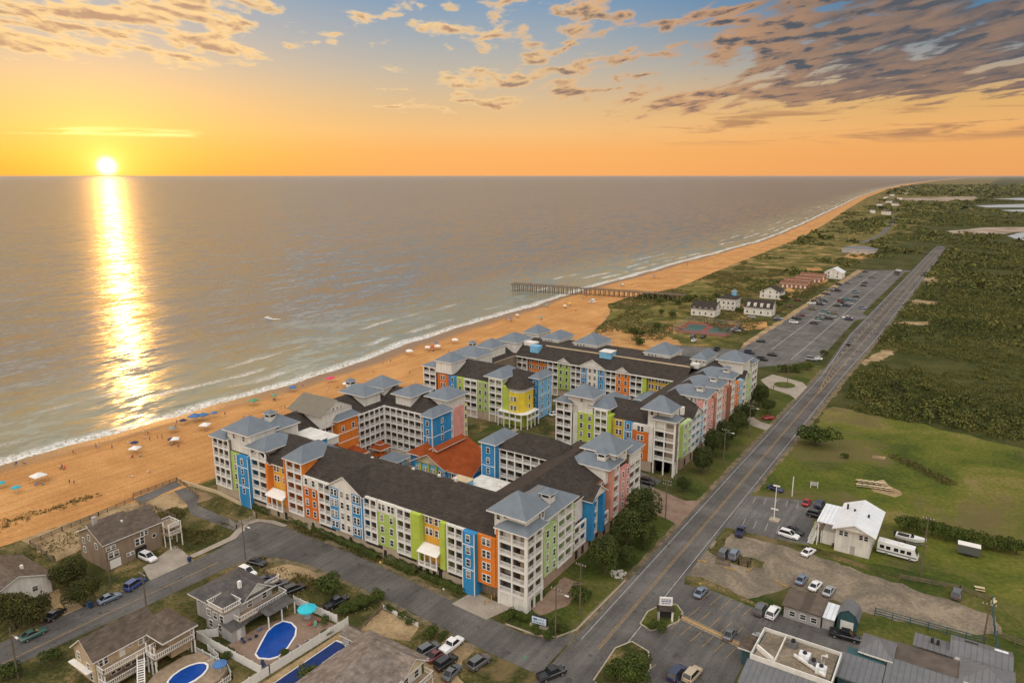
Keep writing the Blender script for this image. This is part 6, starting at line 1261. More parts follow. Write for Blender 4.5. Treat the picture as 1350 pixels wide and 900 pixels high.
def car_meshes(tp):
    if tp in CARM: return CARM[tp]
    T = TYPES[tp]; b_ = MB(); loft(b_, [ring(x, w_, z0, z1) for x, w_, z0, z1 in T['body']])
    c = T['cab']; rf = [(c[1][0] + .05, c[1][2]), (c[2][0] - .05, c[2][2])]; zt = c[1][3]
    b_._add([(c[1][0], -c[1][2], zt), (c[2][0], -c[2][2], c[2][3]), (c[2][0], c[2][2], c[2][3]), (c[1][0], c[1][2], zt), (c[1][0], -c[1][2], zt + .05), (c[2][0], -c[2][2], c[2][3] + .05), (c[2][0], c[2][2], c[2][3] + .05), (c[1][0], c[1][2], zt + .05)], [(4, 5, 6, 7), (0, 1, 5, 4), (1, 2, 6, 5), (2, 3, 7, 6), (3, 0, 4, 7)])
    for p, q in ((c[0], c[1]), (c[2], c[3])):                       # pillars
        for sg in (-1, 1): b_.beam((p[0], sg * p[1 if p in (c[0], c[3]) else 2], p[3]), (q[0], sg * q[2 if q in (c[1],) else 1], q[3]), .09, .09)
    if tp == 'pickup': b_.box(-2.6, -.8, -.9, -.8, 1.0, 1.22).box(-2.6, -.8, .8, .9, 1.0, 1.22).box(-2.68, -2.58, -.9, .9, 1.0, 1.2)
    g_ = MB(); loft(g_, [[(p[0], -p[1], T['body'][2][3] - .04), (p[0] * 1 if i in (0, 3) else p[0], -(p[2] if i in (1, 2) else p[1] * .98), p[3] + (0 if i in (1, 2) else .01)), (p[0], (p[2] if i in (1, 2) else p[1] * .98), p[3] + (0 if i in (1, 2) else .01)), (p[0], p[1], T['body'][2][3] - .04)] for i, p in enumerate(c)])
    r_ = .36 if tp != 'sedan' else .33; w_ = MB().tube([(0, -.11, 0), (0, .11, 0)], r_, 14); rm = MB().tube([(0, -.118, 0), (0, .118, 0)], r_ * .6, 10)
    hl = MB().box(-.05, .05, -.17, .17, -.07, .07); tl = MB().box(-.04, .04, -.14, .14, -.10, .10)
    one = MB(); one.mat(0); one.v, one.f, one.mi, one.sm = list(b_.v), list(b_.f), [0] * len(b_.f), list(b_.sm); one.mat(1)._add(g_.v, g_.f); one.mat(2)
    for sx in (-1, 1):
        for sy in (-1, 1): one._add([(v[0] + sx * T['wheel'], v[1] + sy * .82, v[2] + r_) for v in w_.v], w_.f)
    CARM[tp] = dict(body=b_.mesh('body', PAINT['grey']), glass=g_.mesh('window_glass', M['carglass']), tyre=w_.mesh('tyre', M['tyre']), rim=rm.mesh('rim', M['rim']), hl=hl.mesh('headlight', M['lamp_clear']), tl=tl.mesh('taillight', M['lamp_red']), r=r_, one=one.mesh('parked_car', [PAINT['grey'], M['carglass'], M['tyre']]))
    return CARM[tp]
def paint(o, c, i=0): o.material_slots[i].link = 'OBJECT'; o.material_slots[i].material = PAINT[c]
def car(tp, col, x, y, rz, label, group=None, z=0.05, sc_=1.0):
    m_ = car_meshes(tp); T = TYPES[tp]; o = empty('parked_pickup' if tp == 'pickup' else 'parked_car', (x, y, z), rz, label, 'pickup' if tp == 'pickup' else 'car', group); o.scale = (sc_,) * 3
    paint(link('body', m_['body'], o), col); link('window_glass', m_['glass'], o)
    for sx in (-1, 1):
        for sy in (-1, 1):
            w_ = link('wheel', m_['tyre'], o, loc=(sx * T['wheel'], sy * (.82 if tp != 'sedan' else .79), m_['r'])); link('rim', m_['rim'], w_)
    for sy in (-1, 1):
        zz = T['body'][-2][3] - .14; link('headlight', m_['hl'], o, loc=(T['body'][-1][0] - .1, sy * .52, zz - .02)); link('taillight', m_['tl'], o, loc=(T['body'][0][0] + .03, sy * .60, T['body'][0][3] - .18))
    return o
def carpx(tp, col, p, q, label, group=None, z=0.05, flip=False, sc_=1.0):
    "a car centred between two ground points seen in the photo, pointing from p to q"
    a = g(*p); c = g(*q); rz = math.atan2(c[1] - a[1], c[0] - a[0]) + (math.pi if flip else 0)
    return car(tp, col, (a[0] + c[0]) / 2, (a[1] + c[1]) / 2, rz, label, group, z, sc_)
NEAR = 'cars parked around the houses and restaurant'
for a in (('suv', 'white', (186, 734), (205, 742), 'white car on the concrete drive of the brown beach house'), ('sedan', 'steel', (132, 797), (157, 786), 'pale blue car parked on the side street below the conifers'), ('suv', 'blue', (168, 780), (188, 767), 'dark blue car ahead of the pale blue one on the side street'), ('sedan', 'green', (26, 848), (62, 831), 'long green grey car at the kerb near the lamp post'), ('sedan', 'black', (66, 818), (80, 808), 'black car tucked between the conifers on a dirt drive'),
          ('sedan', 'black', (328, 742), (350, 747), 'black car on the grass behind the grey house'), ('suv', 'white', (318, 754), (335, 761), 'white car partly hidden by the roof of the grey house'), ('sedan', 'navy', (343, 770), (357, 765), 'navy car beside the grey house, next to the white one'), ('sedan', 'grey', (359, 776), (373, 771), 'dark grey car between navy and black cars at the grey house'), ('suv', 'black', (378, 784), (398, 776), 'black car outside the white fence of the grey house'), ('pickup', 'black', (428, 806), (458, 790), 'long black pickup on the grass by the hedge'),
          ('suv', 'grey', (554, 866), (576, 853), 'grey car in the dirt drive, leftmost of the four'), ('sedan', 'maroon', (568, 872), (584, 861), 'dark red car second in the dirt drive'), ('pickup', 'white', (585, 863), (606, 846), 'white pickup with black bed cover in the dirt drive'), ('suv', 'black', (578, 884), (598, 870), 'black car in the dirt drive nearest the shake roof house'), ('sedan', 'grey', (590, 896), (602, 884), 'dark car at the lowest end of the dirt drive'), ('suv', 'grey', (621, 884), (643, 869), 'grey car on the grass by the street corner'), ('pickup', 'black', (712, 898), (742, 886), 'dark pickup on the road at the bottom edge'),
          ('sedan', 'steel', (918, 790), (929, 777), 'blue grey car at the grass island entrance of the restaurant'), ('sedan', 'grey', (957, 847), (967, 830), 'dark car in a bay of the restaurant car park'), ('suv', 'grey', (998, 813), (1007, 800), 'dark grey car beside the white one at the restaurant'), ('suv', 'white', (1013, 819), (1025, 803), 'white car beside the shed corner at the restaurant'), ('suv', 'navy', (886, 898), (898, 885), 'blue car at the bottom edge, next to a cream one'), ('suv', 'beige', (906, 900), (919, 886), 'cream car at the bottom edge'), ('sedan', 'black', (1098, 838), (1110, 832), 'black car at the right end of the restaurant drive') if False else ('pickup', 'black', (1097, 837), (1130, 846), 'long black pickup below the teal shed'), ('sedan', 'silver', (991, 849), (1000, 842), 'silver car against the restaurant wall'),
          ('sedan', 'steel', (1053, 771), (1060, 762), 'blue grey car behind the low shed'), ('sedan', 'white', (1069, 781), (1080, 769), 'white car in the middle behind the low shed'), ('sedan', 'silver', (1088, 788), (1097, 776), 'silver car behind the low shed, beside the annex'), ('suv', 'grey', (1259, 792), (1263, 780), 'grey car alone at the far end of the gravel yard'), ('sedan', 'white', (1060, 734), (1071, 727), 'white car on the gravel beside the white shop building'), ('pickup', 'navy', (974, 708), (978, 699), 'dark jeep at the edge of the gravel yard'), ('suv', 'steel', (964, 740), (972, 728), 'pale blue car behind the wooden pen on the gravel island'), ('suv', 'grey', (950, 738), (958, 727), 'dark blue car on the gravel island, left of the pale blue one'),
          ('suv', 'white', (1027, 704), (1053, 712), 'white car at the lower side of the shop car park'), ('sedan', 'black', (1036, 699), (1058, 706), 'black car beside the white one in the shop car park'), ('sedan', 'red', (1060, 669), (1067, 660), 'red car in the back row of the shop car park'), ('suv', 'navy', (1077, 672), (1085, 663), 'navy car with white roof next to the shop building'), ('suv', 'black', (1069, 680), (1084, 684), 'black car with a white board on top beside the shop'), ('sedan', 'navy', (1012, 643), (1032, 650), 'dark blue car at the top edge of the shop car park'),
          ('suv', 'black', (845, 636), (862, 640), 'black car in the shade under the hotel between two wings'), ('sedan', 'red', (1008, 553), (1018, 552), 'red car beside the trees at the far end of the hotel'), ('sedan', 'white', (726, 549), (736, 546), 'white car in the hotel inner drive near the yellow bay'), ('suv', 'black', (1117, 458) , (1121, 452), 'black car driving on the main road')):
    carpx(a[0], a[1], a[2], a[3], a[4], NEAR)
# big car park: many small cars, each one object
LOTCARS = [(1140, 359, 'black'), (1134, 365, 'grey'), (1149, 366.5, 'grey'), (1117.5, 374.5, 'grey'), (1106, 376, 'black'), (1140, 373.8, 'black'), (1138.5, 377.2, 'black'), (1094, 383.7, 'grey'), (1100, 382, 'silver'), (1104.5, 383.9, 'black'), (1086.5, 388, 'black'), (1090, 388.4, 'navy'), (1080, 394.5, 'grey'), (1074, 398.5, 'black'), (1086, 398, 'navy'), (1069, 401, 'white'), (1075, 401, 'white'), (1083, 401, 'silver'), (1081, 402.3, 'black'),
           (1128, 386, 'steel'), (1128, 392, 'black'), (1125, 396, 'steel'), (1115, 395.5, 'teal'), (1109, 398, 'maroon'), (1113, 400.5, 'black'), (1103, 404, 'black'), (1108, 403.2, 'silver'), (1119, 401.5, 'silver'), (1116, 404, 'navy'), (1071, 408.5, 'bronze'), (1056, 417, 'maroon'), (1053, 419.5, 'grey'), (1050, 421.5, 'black'), (1046, 426, 'white'), (1088, 413, 'teal'), (1084, 415, 'silver'), (1100, 414, 'bronze'), (1096, 418.5, 'silver'), (1093, 421, 'black'), (1080, 421, 'green'), (1077, 424, 'silver'), (1073, 427, 'black'), (1117, 420.5, 'white'), (1119.5, 422, 'navy'), (1137, 407.5, 'steel'),
           (1003, 451, 'black'), (1018, 469, 'black'), (1001, 474, 'grey'), (1005, 475, 'black'), (1070, 475, 'silver'), (1077, 474, 'white'), (966, 438, 'black'), (970, 437, 'silver'), (974, 435, 'black'), (914, 445, 'grey'), (927, 445, 'black'), (915, 450, 'white'), (945, 462, 'black'), (988, 466, 'navy'), (1027, 421, 'silver'), (1024, 422.5, 'navy'), (1040, 405, 'maroon'), (1052, 397, 'maroon'), (1185, 357.5, 'white'), (1183, 360, 'black'), (1182, 362.5, 'black'), (991, 419, 'silver')]
rows = sorted(range(len(LOTCARS)), key=lambda i: -LOTCARS[i][1])
mk = {}
seen = {}
for i in rows:
    px, py, c = LOTCARS[i]; x, y = g(px, py); tp = ('sedan', 'suv', 'sedan', 'suv', 'pickup')[(i * 7) % 5]; o = link('parked_car', car_meshes(tp)['one'], loc=(x, y, .04), rz=(0.0 if (i % 5) else math.pi) + (math.pi / 2 if py > 440 and px < 975 else 0)); o.scale = (1.06,) * 3
    paint(o, c); k = seen.get(c, 0); seen[c] = k + 1
    side = 'left' if px < 1060 + (430 - py) * .6 - 8 else 'middle' if px < 1105 + (430 - py) * .6 - 14 else 'right'
    wd = ('nearest', 'second nearest', 'third nearest', 'fourth nearest', 'fifth nearest', 'sixth nearest', 'seventh nearest', 'eighth nearest', 'ninth nearest', 'tenth nearest', 'eleventh nearest', 'twelfth nearest', 'thirteenth nearest', 'fourteenth nearest', 'fifteenth nearest', 'sixteenth nearest', 'seventeenth nearest', 'eighteenth nearest', 'nineteenth nearest')[min(k, 18)]
    tag(o, f'{c} car in the big beach car park, {wd} of the {c} ones', 'car', 'cars in the beach car park')
# motorhome, boat, trailers
x, y = g(848, 524) if False else g(1183, 733)
v = empty('motorhome', (x, y, 0.05), R(-2), 'white motorhome parked on the grass beside the white shop building', 'motorhome')
b_ = MB(); b_._add([(-4.2, -1.2, .5), (3.6, -1.2, .5), (4.2, -1.2, .9), (3.9, -1.2, 1.7), (3.3, -1.2, 3.0), (-4.2, -1.2, 3.1), (-4.2, 1.2, .5), (3.6, 1.2, .5), (4.2, 1.2, .9), (3.9, 1.2, 1.7), (3.3, 1.2, 3.0), (-4.2, 1.2, 3.1)], [(0, 1, 2, 3, 4, 5), (11, 10, 9, 8, 7, 6)] + [(i, i + 6, (i + 1) % 6 + 6, (i + 1) % 6) for i in range(6)]); b_.build('body', PAINT['white'], v)
for q in (-3.2, -1.9, -.3, 1.0, 2.3): MB().box(q - .45, q + .45, -1.24, -1.19, 1.6, 2.4).build('window', M['carglass'], v)
MB()._add([(3.92, -1.05, 1.75), (3.92, 1.05, 1.75), (3.36, 1.05, 2.9), (3.36, -1.05, 2.9)], [(0, 1, 2, 3)]) or 0
wm = MB(); wm._add([(3.95, -1.05, 1.75), (3.95, 1.05, 1.75), (3.4, 1.05, 2.9), (3.4, -1.05, 2.9)], [(0, 1, 2, 3)]); wm.build('windscreen', M['carglass'], v); MB().box(-4.1, 3.9, -1.23, -1.2, .95, 1.2).build('stripe', PAINT['grey'], v)
for q in (-2.4, .6): MB().box(q - .5, q + .5, -.5, .5, 3.08, 3.4).build('roof_unit', M['trim'], v)
for q in (-2.2, 2.6):
    for s_ in (-1, 1): w_ = link('wheel', car_meshes('suv')['tyre'], v, loc=(q, s_ * 1.1, .4)); link('rim', car_meshes('suv')['rim'], w_)
x, y = g(1200, 716)
v = empty('motor_boat', (x, y, .5), R(-3), 'white motor boat with pointed bow on its trailer behind the motorhome', 'boat')
h_ = MB(); loft(h_, [[(px_, -w_, z1), (px_, -w_ * .75, z0 + .25), (px_, 0, z0), (px_, w_ * .75, z0 + .25), (px_, w_, z1), (px_, 0, z1 - .02)] for px_, w_, z0, z1 in ((-3.2, 1.1, .2, 1.2), (-1, 1.2, .15, 1.25), (1, 1.1, .2, 1.35), (2.4, .6, .5, 1.5), (3.2, .06, .95, 1.6))]); h_.build('hull', PAINT['white'], v)
MB().box(-2.8, -.4, -.8, .8, 1.22, 1.3).build('cockpit', M['dark'], v); ws = MB(); ws._add([(-.2, -.8, 1.25), (.6, -.7, 1.3), (.1, -.55, 1.9), (-.2, .8, 1.25), (.6, .7, 1.3), (.1, .55, 1.9)], [(0, 1, 2), (5, 4, 3), (1, 4, 5, 2)]); ws.build('windscreen', M['carglass'], v); MB().box(-3.7, -3.2, -.3, .3, .6, 1.7).build('outboard_motor', M['dark'], v)
tr = empty('boat_trailer', (x, y, .05), R(-3), 'low metal boat trailer carrying the white motor boat', 'trailer'); MB().box(-3.2, 3.6, -.08, .08, .38, .5).box(-2.8, 2, -.9, -.8, .4, .6).box(-2.8, 2, .8, .9, .4, .6).box(-1.2, -1.0, -1, 1, .3, .42).build('frame', M['rim'], tr)
for s_ in (-1, 1): link('wheel', car_meshes('sedan')['tyre'], tr, loc=(-1.1, s_ * 1.1, .33))
x, y = g(1276, 731)
v = empty('cargo_trailer', (x, y, .05), R(2), 'grey enclosed cargo trailer in front of the dark shrub row', 'trailer'); MB().box(-2.2, 2.2, -1, 1, .5, 2.5).build('body', PAINT['grey'], v); MB().box(-2.25, 2.25, -1.05, 1.05, 2.5, 2.62).build('roof', M['trim'], v); MB().beam((2.2, 0, .5), (3.3, 0, .5), .12, .12).build('drawbar', M['dark'], v)
for q in (-.5, .4):
    for s_ in (-1, 1): link('wheel', car_meshes('sedan')['tyre'], v, loc=(q, s_ * 1.05, .33))
# ================================================================ BEACH LIFE
CLOTH = {k: mat_plain(k + '_cloth', c, .85, var=.1) for k, c in dict(white=(.72, .70, .66), blue=(.06, .16, .36), pink=(.70, .03, .16), teal=(.05, .36, .42), navy=(.02, .035, .09), red=(.45, .03, .03), green=(.10, .28, .16), grey=(.25, .26, .27), turquoise=(.03, .46, .56), yellow=(.7, .45, .05)).items()}
SKIN = [mat_plain('skin', c, .6, var=.05) for c in ((.48, .27, .17), (.36, .19, .11), (.55, .33, .22))]
M['hair'] = mat_plain('dark_hair', (.03, .02, .014), .7)
def skinned(name, verts, edges, radii, mt, sub=1):
    me = bpy.data.meshes.new(name); me.from_pydata(verts, edges, []); o = bpy.data.objects.new(name, me); COL.objects.link(o)
    md = o.modifiers.new('skin', 'SKIN'); sk = me.skin_vertices[0].data
    for i, r in enumerate(radii): sk[i].radius = (r, r)
    sk[0].use_root = True
    if sub: s_ = o.modifiers.new('sub', 'SUBSURF'); s_.levels = sub; s_.render_levels = sub
    dg = bpy.context.evaluated_depsgraph_get(); m2 = bpy.data.meshes.new_from_object(o.evaluated_get(dg)); m2.name = name; bpy.data.objects.remove(o)
    m2.materials.clear(); m2.materials.append(mt)
    for p in m2.polygons: p.use_smooth = True
    return m2
def body(pose):
    if pose == 'sit':
        hip = (0, 0, .32); kn = [(.42, s * .12, .52) for s in (-1, 1)]; ft = [(.78, s * .12, .06) for s in (-1, 1)]; toe = [(.95, s * .12, .05) for s in (-1, 1)]; lean = -.14; base = .32
        el = [(.02, s * .27, .58) for s in (-1, 1)]; ha = [(.26, s * .2, .50) for s in (-1, 1)]
    else:
        st = .22 if pose == 'walk' else .03; hip = (0, 0, .93); kn = [(s * st * .7 + .03, s * .10, .50) for s in (-1, 1)]; ft = [(s * st - (.04 if pose == 'walk' else 0), s * .10, .08) for s in (-1, 1)]; toe = [(s * st + .15, s * .11, .04) for s in (-1, 1)]; lean = .03; base = .93
        el = [(-s * st * .5, s * .27, 1.12) for s in (-1, 1)]; ha = [(-s * st * .8 + .08, s * .27, .86) for s in (-1, 1)]
    V = [hip, (lean * .4, 0, base + .22), (lean, 0, base + .48), (lean + .02, 0, base + .58), (lean + .05, 0, base + .66), (lean + .05, 0, base + .78)]; Rr = [.145, .125, .155, .055, .085, .075]; E = [(0, 1), (1, 2), (2, 3), (3, 4), (4, 5)]
    for i, s in enumerate((-1, 1)):
        n = len(V); V += [(hip[0], s * .10, hip[2] - .04), kn[i], ft[i], toe[i], (lean, s * .20, base + .46), el[i], ha[i]]; Rr += [.095, .062, .042, .035, .06, .042, .033]; E += [(0, n), (n, n + 1), (n + 1, n + 2), (n + 2, n + 3), (2, n + 4), (n + 4, n + 5), (n + 5, n + 6)]
    return V, E, Rr, hip, base, lean
PEOPLE = {}
for ps in ('stand', 'walk', 'sit'):
    V, E, Rr, hip, base, lean = body(ps)
    sh = MB(); sh.tube([(hip[0], 0, hip[2] - .14), (hip[0], 0, hip[2]), (lean * .3, 0, hip[2] + .12)], [.17, .175, .15], 10) if ps != 'sit' else sh.tube([(.2, 0, .38), (0, 0, .32), (-.06, 0, .46)], [.17, .19, .16], 10)
    top = MB(); top.tube([(lean * .3, 0, base + .13), (lean * .6, 0, base + .32), (lean, 0, base + .52)], [.150, .165, .12], 10); hr = MB(); hr.tube([(lean + .02, 0, base + .70), (lean + .02, 0, base + .80), (lean + .03, 0, base + .87)], [.095, .10, .05], 8)
    PEOPLE[ps] = dict(body=[skinned('body', V, E, Rr, SKIN[k]) for k in range(3)], shorts=sh.mesh('shorts'), top=top.mesh('shirt'), hair=hr.mesh('hair', M['hair']))
for ps in PEOPLE:
    for k in ('shorts', 'top'): PEOPLE[ps][k].materials.append(CLOTH['blue'])
def person(px, py, pose, c1, c2, label, z=.12, loc=None, zf=None):
    x, y = loc or g(px, py); a = random.random() * 6.28; o = empty('person', (x, y, z), a, label, 'person', 'people on the beach'); d = PEOPLE[pose]
    link('body', d['body'][random.randrange(3)], o); link('hair', d['hair'], o)
    for k, c in (('shorts', c1), ('top', c2)):
        if c: q = link('shirt' if k == 'top' else 'shorts', d[k], o); q.material_slots[0].link = 'OBJECT'; q.material_slots[0].material = CLOTH[c]
    return o
# canopies, parasols
def canopy_meshes(s_):
    t_ = MB(); t_._add([(-s_, -s_, 2.1), (s_, -s_, 2.1), (s_, s_, 2.1), (-s_, s_, 2.1), (0, 0, 2.9)], [(0, 1, 4), (1, 2, 4), (2, 3, 4), (3, 0, 4)]); t_._add([(-s_, -s_, 2.1), (s_, -s_, 2.1), (s_, s_, 2.1), (-s_, s_, 2.1), (-s_, -s_, 1.85), (s_, -s_, 1.85), (s_, s_, 1.85), (-s_, s_, 1.85)], [(0, 1, 5, 4), (1, 2, 6, 5), (2, 3, 7, 6), (3, 0, 4, 7)]); return t_
cm = canopy_meshes(1.6).mesh('canopy_top', CLOTH['white']); lm = MB().tube([(0, 0, 0), (0, 0, 2.1)], .04, 6).mesh('leg', M['rim'])
def canopy(px, py, col, label, sc_=1.0, rz=None):
    x, y = g(px, py); o = empty('beach_canopy', (x, y, .1), random.random() if rz is None else rz, label, 'canopy', 'canopies and parasols on the sand'); o.scale = (sc_ * .84,) * 3; q = link('canopy_top', cm, o); q.material_slots[0].link = 'OBJECT'; q.material_slots[0].material = CLOTH[col]
    for i in (-1, 1):
        for j in (-1, 1): link('leg', lm, o, loc=(i * 1.55, j * 1.55, 0))
um = MB(); q = [(1.25 * math.cos(i * math.pi / 5), 1.25 * math.sin(i * math.pi / 5), 1.75) for i in range(10)]; um._add(q + [(0, 0, 2.25)], [(i, (i + 1) % 10, 10) for i in range(10)]); um._add([(x, y, z - .16) for x, y, z in q] + q, [(i, (i + 1) % 10, 10 + (i + 1) % 10, 10 + i) for i in range(10)]); um = um.mesh('parasol_top', CLOTH['blue']); pm = MB().tube([(0, 0, 0), (0, 0, 2.35)], .03, 6).mesh('pole', M['trim'])
def parasol(px, py, col, label, sc_=1.0, loc=None, z=.1):
    x, y = loc or g(px, py); o = empty('parasol', (x, y, z), random.random(), label, 'parasol', 'canopies and parasols on the sand'); o.scale = (sc_,) * 3; q = link('parasol_top', um, o); q.material_slots[0].link = 'OBJECT'; q.material_slots[0].material = CLOTH[col]; link('pole', pm, o)
ch = MB(); ch.box(-.28, .3, -.28, .28, .24, .3); ch._add([(-.28, -.28, .3), (-.28, .28, .3), (-.6, .28, .9), (-.6, -.28, .9), (-.33, -.28, .3), (-.33, .28, .3), (-.65, .28, .9), (-.65, -.28, .9)], [(0, 1, 2, 3), (7, 6, 5, 4), (3, 2, 6, 7)]); chm = ch.mesh('seat', CLOTH['blue']); cf = MB()
for s_ in (-1, 1): cf.beam((-.3, s_ * .29, .02), (.3, s_ * .29, .26), .04, .04).beam((.3, s_ * .29, .02), (-.3, s_ * .29, .26), .04, .04).beam((-.3, s_ * .3, .55), (.25, s_ * .3, .55), .05, .04)
cfm = cf.mesh('frame', M['rim'])
def beach_chair(px, py, col, label, loc=None, z=.1, rz=None, group='beach chairs on the sand'):
    x, y = loc or g(px, py); o = empty('beach_chair', (x, y, z), random.random() * 6.28 if rz is None else rz, label, 'chair', group); q = link('seat', chm, o); q.material_slots[0].link = 'OBJECT'; q.material_slots[0].material = CLOTH[col]; link('frame', cfm, o)
for px, py, c, s_, lb in ((52, 636, 'white', 1.25, 'white canopy nearest the left edge of the beach'), (179, 598, 'white', 1.1, 'white canopy among chairs in the middle of the left beach'), (231, 585, 'white', 1.0, 'pale canopy left of the hotel sea tower'), (271, 567, 'white', 1.15, 'white canopy with red edge just above the sea tower'), (228, 570, 'grey', .9, 'small grey white canopy behind the pale one'), (335, 534, 'green', 1.1, 'green canopy between sea and hotel'), (386, 516, 'blue', 1.0, 'blue canopy near the waterline past the green one'), (435, 504, 'pink', 1.2, 'bright pink canopy on the open sand') if False else (600, 453, 'white', 1.2, 'white canopy beyond the hotel towers'), (577, 461, 'white', 1.1, 'white canopy left of the one beyond the towers'), (564, 462, 'white', 1.0, 'third pale canopy beyond the hotel towers'), (257, 556, 'blue', 1.3, 'long blue canopy above the sea tower'), (268, 554, 'blue', 1.2, 'second blue canopy touching the long blue one'), (540, 468, 'white', 1.2, 'cream canopy by the water beyond the sea wing')): canopy(px, py, c, lb, s_)
for px, py, c, lb in ((434, 504, 'pink', 'bright pink parasol on the sand by the hotel'), (438, 503, 'pink', 'second pink parasol touching the first'), (242, 560, 'navy', 'dark blue parasol near the waterline'), (283, 550, 'blue', 'blue parasol right of the blue canopies'), (178, 590, 'navy', 'dark parasol just behind the white middle canopy'), (2, 644, 'teal', 'teal parasol at the left edge'), (782, 398, 'white', 'white parasol near the pier'), (575, 456, 'blue', 'blue parasol between white canopies beyond the towers'), (22, 650, 'teal', 'pale teal parasol lying low on the sand'), (900, 366, 'green', 'green parasol on the far beach past the pier'), (938, 347, 'yellow', 'yellow parasol far along the beach')): parasol(px, py, c, lb)
for px, py, c, lb in ((174, 629, 'white', 'white chair alone on the open sand, left of the pair'), (196, 623, 'white', 'white chair alone on the open sand, right of the pair'), (174, 603, 'red', 'red chair beside the white middle canopy'), (185, 602, 'blue', 'blue chair beside the white middle canopy'), (80, 618, 'navy', 'navy chair in the small group right of the left canopy'), (84, 619, 'red', 'red chair in the small group right of the left canopy'), (47, 640, 'blue', 'blue chair under the left canopy'), (57, 639, 'blue', 'second blue chair under the left canopy'), (360, 521, 'white', 'pale chair by the waterline near the blue canopy'), (372, 521, 'white', 'second pale chair by the waterline'), (20, 613, 'navy', 'dark chair at the water edge on the left'), (33, 612, 'navy', 'second dark chair at the water edge on the left')): beach_chair(px, py, c, lb)
PP = [(92, 639, 'stand', 'navy', 'navy', 'person in dark clothes standing alone, left of a pair'), (98, 640, 'stand', 'navy', None, 'person in navy shorts standing beside the one in dark clothes'), (97, 600, 'walk', 'red', 'red', 'person in red walking by the water'), (100, 601, 'walk', 'red', None, 'person in red shorts by the water beside the one in red'), (127, 592, 'stand', 'navy', None, 'person in navy shorts at the waterline'), (131, 592, 'stand', 'blue', 'white', 'person in white shirt at the waterline'), (148, 593, 'stand', 'blue', None, 'person alone near the middle of the left waterline'), (82, 616, 'sit', 'navy', 'navy', 'person sitting in the small chair group'), (190, 572, 'walk', 'white', 'white', 'person in white near the waterline beyond the canopy'), (195, 573, 'sit', 'navy', None, 'person sitting by the wet sand'), (208, 580, 'stand', 'navy', 'navy', 'person standing between canopies'), (214, 579, 'stand', 'blue', None, 'person in blue shorts between canopies'), (198, 582, 'walk', 'navy', None, 'person walking near the middle canopy'), (232, 566, 'stand', 'navy', 'navy', 'person near the dark blue parasol'), (297, 549, 'stand', 'navy', 'navy', 'dark figure right of the blue parasol'), (371, 541, 'walk', 'red', None, 'person in red shorts behind the hotel roofs'), (376, 540, 'walk', 'navy', None, 'person in navy shorts behind the hotel roofs'), (432, 516, 'stand', 'white', 'white', 'person in white below the pink parasols'), (445, 512, 'sit', 'navy', 'red', 'person sitting near the pink parasols'), (505, 481, 'walk', 'navy', 'navy', 'dark figure on the sand beyond the sea wing'), (515, 478, 'stand', 'navy', None, 'second figure on the sand beyond the sea wing'), (565, 464, 'sit', 'navy', 'navy', 'person sitting at the white canopies'), (868, 369, 'walk', 'navy', 'navy', 'walker past the pier, nearest the pier'), (877, 366, 'walk', 'red', None, 'walker in red past the pier'), (912, 357, 'stand', 'navy', None, 'figure on the far beach'), (916, 354, 'stand', 'navy', 'white', 'figure in white on the far beach'), (842, 379, 'sit', 'blue', 'navy', 'person sitting just beyond the pier'), (850, 376, 'stand', 'navy', 'navy', 'dark figure standing beyond the pier'), (780, 400, 'stand', 'navy', 'white', 'person beside the white parasol near the pier')]
for px, py, ps, c1, c2, lb in PP: person(px, py, ps, c1, c2, lb)
x, y = g(781, 399); o = car('suv', 'white', x, y, .3, 'white beach patrol car on the sand near the pier', None, .12)

# many more, tiny and far along the sand
for k in range(46):
    y = random.choice((random.uniform(95, 230), random.uniform(230, 420), random.uniform(420, 900))); L, W_ = interp(y, 2), interp(y, 1); q = random.uniform(.35, .86); x = L + (W_ - L) * q
    o = person(0, 0, random.choice(('stand', 'walk', 'sit')), random.choice(('navy', 'red', 'blue', 'teal')), random.choice((None, 'white', 'navy', None)), 'tiny figure scattered among the many beachgoers along the sand', .12 if q < .7 else .02, (x, y)); o['group'] = 'tiny scattered beachgoers'
for k in range(16):
    y = random.choice((random.uniform(110, 260), random.uniform(230, 420), random.uniform(420, 800))); L, W_ = interp(y, 2), interp(y, 1); x = L + (W_ - L) * random.uniform(.5, .8); c_ = ('blue', 'white', 'teal', 'red', 'navy', 'green', 'white', 'yellow')[k % 8]
    parasol(0, 0, c_, f'small {c_} parasol far along the beach among scattered groups', 1.0, (x, y)); beach_chair(0, 0, 'navy', 'tiny navy chair beside a far parasol on the sand', (x + 1.2, y - .8), .1, None, 'tiny chairs far along the sand')
# ================================================================ PIER, FENCES, POLES, SIGNS, POOLS
M['timber'] = mat_plain('weathered_timber', (.155, .115, .08), .9, var=.3, scale=.8); M['polewood'] = mat_plain('utility_pole_wood', (.13, .10, .075), .95, var=.25, scale=1)
M['fence_white'] = mat_plain('white_vinyl_fence', (.66, .65, .62), .6, var=.06); M['metal'] = mat_plain('galvanised_metal', (.38, .38, .38), .45, .6)
